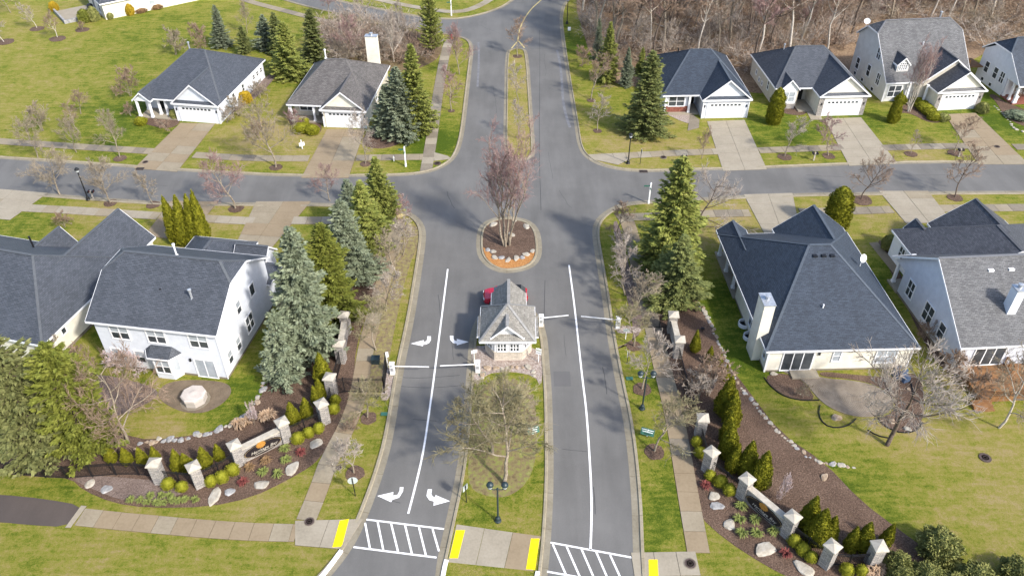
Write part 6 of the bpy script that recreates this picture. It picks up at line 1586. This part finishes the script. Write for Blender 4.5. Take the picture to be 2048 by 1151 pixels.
pillar((684, 722), 'lower stone pillar of the short wall before the blue spruce', 2.1, 1.45); pillar((694, 664), 'upper stone pillar of the short wall before the blue spruce', 2.1, 1.45)
stone_wall((684, 722), (694, 664), 'short stone wall along the left sidewalk before the blue spruce', 1.6)
iron_fence([(x / s, 751 + y / s) for x, y in ((-330, 530), (-170, 545), (0, 558), (140, 572), (265, 586), (390, 591), (535, 582), (670, 571), (800, 571), (900, 585))], 'long black iron fence running left from the first stone pillar', 1.4)
iron_fence([PA, (361, 966), PB], 'black iron fence between the first two left pillars', 1.3); iron_fence([PB, (440, 949), PC], 'black iron fence between pillar and lower end of the left sign wall', 1.35)
iron_fence([PD, (611, 862), PE], 'black iron fence above the left sign wall', 1.35); iron_fence([PE, PF], 'short black iron fence between the two uppermost left pillars', 1.35); iron_fence([PF, (684, 722)], 'black iron fence from pillar to the short left stone wall', 1.6)
iron_fence([PF, (690, 784), (721, 785), (769, 785)], 'black iron fence crossing the left sidewalk', 1.7); iron_fence([(769, 785), (774, 738)], 'open black gate leaf beside the left gate arm housing', 1.9, 'iron_gate')
QA, QB, QC, QD, QE, QF = (1398, 872), (1415, 940), (1484, 994), (1573, 1069), (1650, 1128), (1741, 1128)
a_r = math.atan2((G(*QD) - G(*QC)).y, (G(*QD) - G(*QC)).x)
for px, lb, rt in ((QA, 'topmost stone pillar of the right fence', 1.5), (QB, 'stone pillar at the bend of the right fence', a_r), (QC, 'stone pillar at the upper end of the right sign wall', a_r), (QD, 'stone pillar at the lower end of the right sign wall', a_r), (QE, 'stone pillar below the right sign wall', a_r), (QF, 'last stone pillar of the right fence beside the junipers', .1)):
    pillar(px, lb, 2.15, rt)
stone_wall(QC, QD, 'right grey stone sign wall with dark oval plaque and gold leaf', 1.5, sign=True)
pillar((1342, 662), 'upper stone pillar of the short wall beside the walk gate', 2.0, 1.5); pillar((1354, 712), 'lower stone pillar of the short wall beside the walk gate', 2.0, 1.5)
stone_wall((1354, 712), (1342, 662), 'short stone wall along the long tan sidewalk', 1.5)
iron_fence([(1354, 712), (1368, 770), (1384, 822), QA], 'black iron fence beside the brown shrubs of the right bed', 1.35); iron_fence([QA, QB], 'short black iron fence between the two upper right pillars', 1.35)
iron_fence([QB, (1450, 967), QC], 'black iron fence above the right sign wall', 1.35); iron_fence([QD, (1612, 1098), QE], 'black iron fence below the right sign wall', 1.35); iron_fence([QE, (1695, 1132), QF], 'last black iron fence panel beside the junipers', 1.35)
iron_fence([(1287, 656), (1318, 656), (1340, 655)], 'black iron fence with gate across the long tan sidewalk', 1.6)
# ------------------------------------------------------------------ barrier arms
def barrier(px, tip, lb, armz=1.22, rot=0):
    p = G(*px); t = thing('barrier_gate', lb, 'barrier', (p.x, p.y, .0), rot)
    MB().box(-.32, .32, -.27, .27, 0, .1).build('plinth', M['concrete'], t)
    MB().box(-.2, .2, -.18, .18, .1, 1.28).box(-.23, .23, -.21, .21, 1.28, 1.35).build('housing', M['white_metal'], t)
    MB().box(-.14, .14, -.195, -.175, .55, .9).build('access_panel', M['galv'], t)
    q = G(tip[0], tip[1], armz) - p
    d = Vector((q.x, q.y, 0))
    MB().bar(Vector((0, -.23, armz)), d + Vector((0, 0, armz)), .05, .08).build('arm', M['white_metal'], t)
    MB().lathe([(.09, -.05), (.09, .05)], 8, (0, -.2, armz)).build('hub', M['galv'], t)
    return t
barrier((786, 748), (858, 733), 'white barrier gate with its arm lowered over the left lane'); barrier((956, 744), (880, 731), 'white barrier gate on the median before the guard house rocks')
barrier((1235, 656), (1162, 632), 'white barrier gate beside the right-hand verge', rot=0); barrier((1082, 652), (1137, 630), 'white barrier gate tucked against the right side of the guard house')
# ------------------------------------------------------------------ lamps
def lamp(px, lb, H=3.6, heads=2, mt='lamp_green', rot=0.0, z=.03):
    p = G(*px); t = thing('street_lamp', lb, 'street lamp', (p.x, p.y, z), rot)
    MB().lathe([(.26, 0), (.26, .08), (.2, .16), (.17, .4), (.09, .5)], 12).build('base', M[mt], t)
    MB().lathe([(.075, .45), (.06, H), (.08, H + .02), (.03, H + .12)], 10).build('pole', M[mt], t)
    xs2 = (-.52, .52) if heads == 2 else (0,)
    if heads == 2: MB().tube([(-.52, 0, H + .02), (-.3, 0, H - .1), (0, 0, H - .05), (.3, 0, H - .1), (.52, 0, H + .02)], .035, 6).build('arm', M[mt], t)
    for x in xs2:
        MB().lathe([(.09, H), (.1, H + .06), (.17, H + .12)], 12, (x, 0, 0)).build('fitter', M[mt], t)
        MB().lathe([(.15, H + .12), (.2, H + .3), (.21, H + .4)], 12, (x, 0, 0)).build('globe', mat('frosted_lamp_glass', (.55, .58, .58), 4, .25) if 'lampglass' not in M else M['lampglass'], t)
        MB().lathe([(.26, H + .38), (.27, H + .42), (.22, H + .55), (.12, H + .64), (.03, H + .67), (.02, H + .75)], 14, (x, 0, 0)).build('lamp_hood', M[mt], t)
    return t
M['lampglass'] = mat('lamp_glass', (.55, .58, .58), 4, .25)
lamp((996, 1041), 'dark green double lamp on the median lawn by the crossing', 3.75); lamp((1284, 817), 'dark green double lamp on the right verge among young trees', 3.7)
lamp((1256, 327), 'black single lamp post at the corner of the right-hand street', 3.5, 1, 'black_metal'); lamp((177, 400), 'black single lamp post on the left verge beside the mailbox', 3.6, 1, 'black_metal'); lamp((1134, 48), 'black single lamp post at the far boulevard kerb', 3.8, 1, 'black_metal')
# ------------------------------------------------------------------ signs and posts
def board(mb, c, n, u, w, h, th=.03, shape='rect'):
    c, n, u = Vector(c), Vector(n).normalized(), Vector(u).normalized(); v = n.cross(u)
    if v.z < 0: v = -v
    if shape == 'rect': q = [c - u * w / 2 - v * h / 2, c + u * w / 2 - v * h / 2, c + u * w / 2 + v * h / 2, c - u * w / 2 + v * h / 2]
    else: q = [c + u * (w / 2 * math.cos(t_)) + v * (h / 2 * math.sin(t_)) for t_ in np.linspace(0, 2 * PI, 21)[:-1]]
    a = [p + n * th / 2 for p in q]; b = [p - n * th / 2 for p in q]
    mb.face(a); mb.face(b[::-1])
    for i in range(len(q)): j = (i + 1) % len(q); mb.face([a[i], b[i], b[j], a[j]])
    return mb
def sign(px, lb, H, w, h, face, mt, post='black_metal', shape='rect', tilt=0.0, lines=None, zc=None, name='road_sign', pr=.03):
    p = G(*px); t = thing(name, lb, 'sign', (p.x, p.y, .02))
    MB().box(-pr, pr, -pr, pr, 0, H).build('post', M[post], t)
    n = Vector((math.cos(R(face)), math.sin(R(face)), math.tan(tilt))).normalized(); u = Vector((-n.y, n.x, 0)).normalized()
    c = Vector((0, 0, zc or H - h / 2)) + n * (pr + .02)
    pl = board(MB(), c, n, u, w, h, .025, shape).build('panel', mt if not isinstance(mt, str) else M[mt], t)
    if lines:
        v = n.cross(u); v = -v if v.z < 0 else v
        for k, (f, mm) in enumerate(lines):
            board(MB(), c + v * (h * (.5 - (k + .8) / (len(lines) + .6))) + n * .02, n, u, w * f, h * .09, .012).build('lettering_bar', M[mm], pl)
    return t
grn = mat('green_sign', (.04, .13, .095), 4, .6); bck = mat('sign_back_aluminium', spread((.36, .40, .39), (.48, .52, .50)), 5, .45)
sign((711, 991), 'oval sign on a slim dark post beside a young tree', 2.1, .75, .75, 100, bck, shape='oval', zc=1.75)
sign((933, 1004), 'small sign seen from behind on the left edge of the median', 2.0, .5, .6, 140, bck, zc=1.7)
sign((1066, 868), 'tilted green sign at the right edge of the median', .75, 1.0, .62, -70, grn, 'white_metal', tilt=.5, lines=[(.8, 'trim'), (.7, 'trim'), (.6, 'trim')], zc=.55, name='yard_sign')
sign((1294, 872), 'green and white sign beside the young tree mulch ring', .8, 1.1, .6, -110, grn, 'white_metal', tilt=.5, lines=[(.9, 'trim'), (.8, 'trim'), (.5, 'black_metal')], zc=.55, name='yard_sign')
sign((605, 298), 'white realtor sign hanging on the lawn of the tan house', 1.3, .7, .5, -60, 'white_metal', 'white_metal', lines=[(.8, 'black_metal'), (.6, 'cast_iron')], zc=.7, name='yard_sign', pr=.05)
sign((1138, 72), 'white rectangular sign on a black post at the far boulevard', 1.5, .5, .6, -90, 'white_metal', 'black_metal')
sign((1280, 328), 'thin black post sign edge-on beside the corner lamp post', 2.0, .5, .4, 0, bck)
sign((949, 728), 'small white sign on a white post left of the guard house', 1.75, .55, .35, -70, 'white_metal', 'white_metal')
sign((1077, 724), 'white sign with pale green edging right of the guard house', 1.7, .5, .7, -110, 'white_metal', 'white_metal', lines=[(.8, 'grass_clump'), (.8, 'galv')])
sign((1254, 726), 'low white sign on a black post on the right verge', 1.3, .5, .4, 170, 'white_metal', 'black_metal')
sign((1251, 678), 'green and white sign beside the right gate housing', 1.3, .6, .35, -90, bck, 'white_metal')
sign((776, 735), 'white arrow sign at the open left gate leaf', 1.9, .35, .6, -60, 'white_metal', 'white_metal')
def street_post(px, lb, H=2.6):
    p = G(*px); t = thing('street_name_post', lb, 'sign post', (p.x, p.y, .02))
    MB().box(-.08, .08, -.08, .08, 0, H).box(-.11, .11, -.11, .11, 0, .35).lathe([(.1, H), (.12, H + .06), (.02, H + .22)], 8).build('post', M['white_metal'], t)
    MB().box(-.75, -.08, -.015, .015, H - .35, H - .17).build('name_blade', grn, t); MB().box(-.015, .015, -.7, -.08, H - .6, H - .42).build('name_blade', grn, t)
street_post((812, 333), 'white street name post on the verge before the blue spruces'); street_post((1297, 407), 'white street name post beside the tall green spruce'); street_post((903, 32), 'white street name post at the far left corner')
p = G(788, 322); t = thing('utility_marker', 'short white marker post beside the upper left sidewalk', 'marker', (p.x, p.y, .02)); MB().box(-.07, .07, -.07, .07, 0, .6).lathe([(.09, .6), (.02, .72)], 8).build('post', M['white_metal'], t)
p = G(2027, 208); t = thing('porch_pedestal', 'short white square pedestal before the corner porch', 'pedestal', (p.x, p.y, .02)); MB().box(-.2, .2, -.2, .2, 0, 1.1).box(-.26, .26, -.26, .26, 1.1, 1.2).build('post', M['white_metal'], t)
p = G(903, 78); t = thing('fire_hydrant', 'red fire hydrant at the far left street corner', 'hydrant', (p.x, p.y, .02)); red = mat('hydrant_red', (.45, .02, .02), 5, .4)
MB().lathe([(.18, 0), (.18, .06), (.13, .08), (.13, .55), (.17, .57), (.17, .62), (.12, .7), (.03, .76)], 12).build('barrel', red, t); MB().tube([(-.24, 0, .45), (.24, 0, .45)], .06, 8).build('nozzle', red, t); MB().tube([(0, -.22, .4), (0, 0, .4)], .08, 8).build('nozzle', red, t)
def mailbox(px, lb):
    p = G(*px); t = thing('mailbox', lb, 'mailbox', (p.x, p.y, .02))
    MB().box(-.07, .07, -.07, .07, 0, 1.15).build('post', M['bark_pale'], t); MB().box(-.35, .35, -.05, .05, .82, .92).build('cross_arm', M['bark_pale'], t)
    for x in (-.25, .25):
        mb = MB(); pr = [(x - .1, .92), (x + .1, .92), (x + .1, 1.07), (x + .06, 1.15), (x - .06, 1.15), (x - .1, 1.07)]
        mb.face([(a, -.24, b) for a, b in pr]); mb.face([(a, .24, b) for a, b in pr[::-1]])
        for i in range(6): q, r_ = pr[i], pr[(i + 1) % 6]; mb.face([(q[0], -.24, q[1]), (q[0], .24, q[1]), (r_[0], .24, r_[1]), (r_[0], -.24, r_[1])])
        b_ = mb.build('box', M['black_metal'], t); MB().box(x + .1, x + .115, -.1, -.06, 1.0, 1.2).build('flag', red, b_)
mailbox((1627, 321), 'double mailbox on a wooden post before the tan and white house'); mailbox((1917, 314), 'double mailbox on a wooden post before the dormered house'); mailbox((187, 398), 'double mailbox on a wooden post beside the left lamp post'); mailbox((1367, 328), 'double mailbox on a wooden post before the blue-roofed house')
# ------------------------------------------------------------------ covers and drains
def cover(px, r, lb, z=.06, grate=False):
    p = G(*px); t = thing('manhole_cover', lb, 'manhole cover', (p.x, p.y, z - .05))
    MB().lathe([(r * 1.12, 0), (r * 1.12, .05), (r, .052)], 20).build('frame', M['concrete_dark'] if not grate else M['cast_iron'], t)
    mb = MB().lathe([(r * .98, .03), (r * .98, .058)], 20)
    for k in (.35, .7): mb.lathe([(r * k - .02, .058), (r * k - .02, .066), (r * k + .02, .066), (r * k + .02, .058)], 16)
    mb.build('lid', M['cast_iron'], t)
cover((619, 1043), .36, 'rusty round manhole cover where the left sidewalks meet', .075); cover((1380, 1127), .4, 'round manhole cover where the long tan sidewalk ends', .085); cover((1970, 915), .42, 'round storm grate in the right-hand back lawn', .06, True); cover((875, 327), .4, 'round cover in the small lawn corner by the upper sidewalk', .06, True); cover((291, 325), .35, 'round cover in the driveway of the charcoal-roofed house', .08); cover((1327, 315), .38, 'round cover in the verge beside the corner lamp post', .06); cover((1994, 294), .35, 'round cover in the wide tan driveway', .08); cover((678, 935), .22, 'small round cover on the verge beside the left sidewalk bend', .05)
for px, lb in (((1287, 343), 'rusty rectangular kerb inlet at the right-hand street corner'), ((280, 338), 'dark kerb inlet at the driveway mouth of the charcoal-roofed house')):
    p = G(*px); t = thing('storm_drain', lb, 'drain', (p.x, p.y, .03)); MB().box(-.5, .5, -.3, .3, 0, .03).build('frame', M['cast_iron'], t)
    for k in range(6): MB().box(-.42 + k * .15, -.34 + k * .15, -.24, .24, .03, .045).build('bar', M['dark_hole'], t)
for px, lb in (((1259, 757), 'small green utility lid on the right verge'), ((769, 828), 'small green utility lid beside the left kerb'), ((964, 748), 'green utility lid among the guard house rocks')):
    p = G(*px); o = MB().box(-.3, .3, -.18, .18, 0, .06).build('utility_box', grn, None, loc=(p.x, p.y, .03)); tag(o, lb, 'utility lid')
for px, lb in (((752, 724), 'squat green utility box behind the open gate leaf'),):
    p = G(*px); o = MB().box(-.35, .35, -.3, .3, 0, .5).box(-.38, .38, -.33, .33, .5, .58).build('utility_box', M['lamp_green'], None, loc=(p.x, p.y, .02)); tag(o, lb, 'utility box')
for px, lb in (((1404, 663), 'dark floodlight among the boulders of the right bed'), ((754, 797), 'small ground floodlight at the end of the left walk fence')):
    p = G(*px); t = thing('floodlight', lb, 'floodlight', (p.x, p.y, .02)); MB().box(-.03, .03, -.03, .03, 0, .3).build('stake', M['black_metal'], t); MB().box(-.16, .16, -.1, .1, .28, .48).build('head', M['black_metal'], t)
# ------------------------------------------------------------------ boulders
for x, y, r, el, m, lb in ((520 / s, 751 + 620 / s, .45, 1.3, 'boulder', 'pale boulder below the long iron fence'), (610 / s, 751 + 655 / s, .5, 1.2, 'boulder_grey', 'grey-white boulder right of the pale one below the long fence'),
                        (1240 / s, 751 + 695 / s, .55, 1.7, 'boulder', 'long pale slab boulder beside a grey boulder'), (1328 / s, 751 + 665 / s, .45, 1.2, 'boulder_grey', 'grey boulder against the long pale slab'),
                        (400 + 350 / s, 751 + 628 / s, .6, 1.3, 'boulder', 'cream boulder below the left stone sign'), (400 + 535 / s, 751 + 530 / s, .62, 1.3, 'boulder', 'squarish cream slab boulder near the left sidewalk'), (400 + 665 / s, 751 + 392 / s, .52, 1.5, 'boulder', 'pointed cream boulder at the bend of the left sidewalk'),
                        (1250 + 512 / s, 751 + 690 / s, .5, 1.3, 'boulder', 'cream boulder beside the red barberry in the right bed'), (1250 + 530 / s, 751 + 745 / s, .5, 1.2, 'boulder_grey', 'grey boulder leaning on the cream one in the right bed'), (1250 + 600 / s, 751 + 850 / s, .55, 1.2, 'boulder', 'squarish tan boulder beside the right-hand daylilies'), (1250 + 810 / s, 751 + 998 / s, .68, 1.6, 'boulder', 'large flat cream boulder in the right bed'), (1250 + 1020 / s, 751 + 1105 / s, .62, 1.4, 'boulder', 'angular cream boulder before the lower right fence')):
    rock((x, y), r, lb, m, el, zs=.75, z=-.05)
for x, y, r, el in ((295, 660, .32, 1.1), (380, 690, .34, 1.2), (395, 790, .36, 1.2), (520, 785, .32, 1.4), (625, 830, .33, 1.6), (760, 805, .36, 1.5), (860, 785, .3, 1.2), (930, 735, .36, 1.4), (1020, 680, .32, 1.1)):
    rock((940 + x / 8.22, 420 + y / 8.22), r * 1.1, 'pale angular rock in the curved row on the mulch island', ('boulder', 'boulder_grey')[_cnt.get('rock', 0) % 3 == 0], el, 'rocks in a row on the mulch island', zs=.8, z=.03)
for x, y, r, el, lb in ((380, 250, .42, 1.6, 'flat pale rock at the back left of the mulch island'), (930, 280, .42, 1.5, 'pale rock at the back right of the mulch island'), (675, 410, .4, 1.3, 'white rock leaning against the many-stemmed tree'), (735, 180, .25, 1.2, 'small white rock behind the many-stemmed tree')):
    rock((940 + x / 8.22, 420 + y / 8.22), r, lb, 'boulder', el, zs=.8, z=.03)
for x, y, r, el, m in ((310, 810, .36, 1.3, 'boulder_tan'), (378, 808, .28, 1.2, 'boulder_tan'), (424, 815, .22, 1.1, 'boulder'), (472, 803, .2, 1, 'boulder'), (508, 802, .2, 1, 'boulder_tan'), (548, 802, .24, 1.1, 'boulder_tan'), (597, 803, .2, .9, 'boulder_tan'), (645, 800, .36, 1.1, 'boulder'), (682, 842, .28, 1.1, 'boulder'), (690, 870, .24, 1.1, 'boulder'), (268, 865, .3, 1.2, 'boulder_tan'), (265, 885, .2, 1.2, 'boulder')):
    rock((900 + x / 4.111, 540 + y / 4.111), r, 'rounded fieldstone in the row before the guard house', m, el, 'fieldstones before the guard house', zs=1.1, z=.03)
def rockrow(px, n, r0, r1, lb, gr, mats, w=.15):
    P = resample(chaikin(gp(px), 1), .05); k = len(P)
    for i in range(n):
        p = P[int((i + .5) * k / n)]
        rock(None, r0 * 1.1 + (r1 - r0) * wr.random() ** 1.4 * 1.3, lb, wr.choice(mats), wr.uniform(.9, 1.4), gr, 'fieldstone', 'stone', zs=wr.uniform(.8, 1.3), z=-.045, world=Vector((p.x + wr.uniform(-w, w), p.y + wr.uniform(-w, w), 0)))
rockrow([(536, 748), (522, 786), (505, 815), (487, 833), (448, 859), (400, 869), (348, 878), (306, 881), (266, 895)], 36, .18, .34, 'fieldstone in the row edging the dirt patch lawn', 'fieldstones edging the left back lawn', ['boulder_grey', 'boulder', 'boulder_tan', 'boulder_grey'], .2)
rockrow([(1396, 604), (1412, 630), (1430, 665), (1445, 705), (1467, 752), (1492, 785), (1516, 812), (1552, 862), (1584, 888), (1618, 914), (1645, 926), (1665, 929), (1708, 932)], 74, .14, .27, 'fieldstone in the long row edging the right bed', 'fieldstones edging the right bed', ['boulder', 'boulder', 'boulder_grey', 'boulder_tan'], .12)
rockrow([(1986, 210), (2005, 226), (2018, 240), (2024, 256), (2048, 264)], 14, .14, .24, 'fieldstone edging the bed of the corner porch house', 'fieldstones at the corner porch house', ['boulder', 'boulder_grey'], .1)
rock((1548, 748), .3, 'white rock left of the sliding door step', 'boulder', 1.3, z=0); rock((1625, 747), .3, 'white rock right of the sliding door step', 'boulder', 1.3, z=0)
rock((1672, 836), .42, 'tan boulder inside the ring of black edging', 'boulder_tan', 1.3, zs=1.1, z=0); rock((1815, 858), .32, 'white rock in the bed right of the curved patio', 'boulder', 1.1, zs=1.2, z=0); rock((1783, 842), .34, 'tan rock at the patio edge', 'boulder_tan', 1.2, z=0); rock((1817, 778), .24, 'small tan rock in the upper patio bed', 'boulder_tan', 1.1, z=0); rock((1649, 953), .32, 'reddish rock lying in the pale mulch of the right bed', 'boulder_tan', 1.5, z=-.02)
rock((1720, 88), .7, 'pale rock behind the tan and white house roof', 'boulder', 1.2, z=0)
# ------------------------------------------------------------------ lawn edging, tub, patio things
def edging(px, lb, closed=False):
    P = resample(chaikin(gp(px), 2, closed) + ([] if not closed else [chaikin(gp(px), 2, True)[0]]), .5)
    mb = MB()
    for a, b in zip(P[:-1], P[1:]): mb.bar((*a, .05), (*b, .05), .06, .12)
    o = mb.build('lawn_edging', M['black_metal']); tag(o, lb, 'edging')
edging([(1528, 755), (1540, 772), (1565, 792), (1600, 801), (1638, 800)], 'black lawn edging curving from the house wall to the patio')
edging([(1640, 810), (1636, 830), (1648, 850), (1672, 857), (1700, 850), (1713, 836)], 'black lawn edging ring around the tan boulder'); edging([(1756, 836), (1768, 852), (1800, 867), (1835, 862), (1845, 845)], 'black lawn edging around the bed at the bare patio tree'); edging([(1735, 860), (1755, 872), (1778, 876)], 'short black edging left of the patio tree trunk'); edging([(1813, 752), (1824, 770), (1827, 800)], 'black lawn edging beside the blue covered chairs')
p = G(391, 800); t = thing('hot_tub', 'pale covered hot tub on the dirt patch behind the white house', 'hot tub', (p.x, p.y, .02), R(20)); cov = mat('tub_cover', spread((.42, .37, .33), (.54, .49, .45)), 2, .6, .2)
MB().lathe([(1.0, 0), (1.02, .05), (1.0, .72)], 8).build('tub_body', mat('tub_skirt', (.42, .38, .34), 3, .6), t); MB().lathe([(1.03, .5), (1.06, .55), (1.06, .8), (.95, .88), (.4, .92), (.05, .98)], 8).build('cover', cov, t); MB().lathe([(1.25, 0), (1.25, .03)], 12).build('pad', M['concrete_dark'], t)
blu = mat('navy_cover', spread((.05, .08, .14), (.12, .17, .26)), 3, .6)
for px, lb, r in (((1793, 752), 'navy covered patio chair beside the rear wall', .4), ((1808, 760), 'navy covered patio chair behind the first one', .5)):
    p = G(*px); t = thing('covered_chair', lb, 'chair', (p.x, p.y, .02), R(r * 40)); MB().box(-.32, .32, -.32, .32, .0, .5).build('seat_cover', blu, t); MB().hexa([(-.32, .1, .5), (.32, .1, .5), (.32, .32, .5), (-.32, .32, .5), (-.3, .2, 1.0), (.3, .2, 1.0), (.3, .32, 1.0), (-.3, .32, 1.0)]).build('back_cover', blu, t)
p = G(183, 22); t = thing('grill', 'black rounded grill against the ranch house corner', 'grill', (p.x, p.y, .15)); MB().box(-.4, .4, -.25, .25, 0, .7).build('cart', M['black_metal'], t); MB().lathe([(.5, .7), (.5, .9), (.35, 1.1), (.05, 1.15)], 12).build('lid', M['black_metal'], t)
# ------------------------------------------------------------------ red car behind the guard house
def car():
    t = thing('parked_car', 'red hatchback parked crosswise behind the guard house', 'car', (-.65, 60.95, .02), R(183))
    paint = mat('red_car_paint', (.42, .008, .03), 4, .25, coat=.8, spec=.5); gl = M['glass']
    L2 = 2.15
    st = [(-2.15, .45, .72, .62), (-2.05, .30, .88, .74), (-1.6, .22, .95, .84), (-.6, .2, .97, .88), (.9, .2, .97, .88), (1.6, .22, .90, .86), (2.0, .28, .80, .78), (2.15, .42, .66, .62)]
    mb = MB(); rings = []
    for x, zb, zt, hw in st: rings.append([(x, -hw, zb), (x, -hw - .02, (zb + zt) / 2), (x, -hw * .94, zt), (x, hw * .94, zt), (x, hw + .02, (zb + zt) / 2), (x, hw, zb)])
    for a, b in zip(rings[:-1], rings[1:]):
        for k in range(6): mb.face([a[k], a[(k + 1) % 6], b[(k + 1) % 6], b[k]][::-1])
    mb.face(rings[0]); mb.face(rings[-1][::-1]); mb.build('body', paint, t)
    cab = [(-2.0, .93, .72), (-1.55, 1.38, .62), (.3, 1.45, .64), (1.15, .93, .76)]
    mb = MB(); gb = MB()
    for (x0, z0, w0), (x1, z1, w1) in zip(cab[:-1], cab[1:]):
        q = [(x0, -w0, z0), (x1, -w1, z1), (x1, w1, z1), (x0, w0, z0)]
        (mb if z0 > 1.2 and z1 > 1.2 else gb).face(q[::-1])
    for sg in (-1, 1):
        q = [(-2.0, sg * .72, .93), (-1.55, sg * .62, 1.38), (.3, sg * .64, 1.45), (1.15, sg * .76, .93)]
        gb.face(q if sg > 0 else q[::-1])
    mb.build('roof', M['black_metal'], t); gb.build('windows', gl, t)
    for sg in (-1, 1):
        MB().box(-.55, -.45, sg * .66 - .03, sg * .66 + .06, .93, 1.4).build('pillar', paint, t)
        for x in (-1.35, 1.35):
            w_ = MB().tube([(x, sg * .70, .31), (x, sg * .90, .31)], .31, 18).build('wheel', mat('tyre', (.02, .02, .02), 4, .8), t)
            MB().tube([(x, sg * .88, .31), (x, sg * .91, .31)], .2, 14).build('rim', M['galv'], w_)
        MB().box(2.02, 2.16, sg * .55 - .14, sg * .55 + .14, .58, .72).build('headlight', M['lampglass'], t)
        MB().box(-2.17, -2.05, sg * .6 - .1, sg * .6 + .1, .62, .82).build('tail_light', red, t)
        MB().box(.75, .92, sg * .86 - .06, sg * .86 + .1, .9, 1.04).build('mirror', paint, t)
    MB().box(2.1, 2.18, -.25, .25, .38, .48).build('number_plate', M['white_metal'], t)
car()
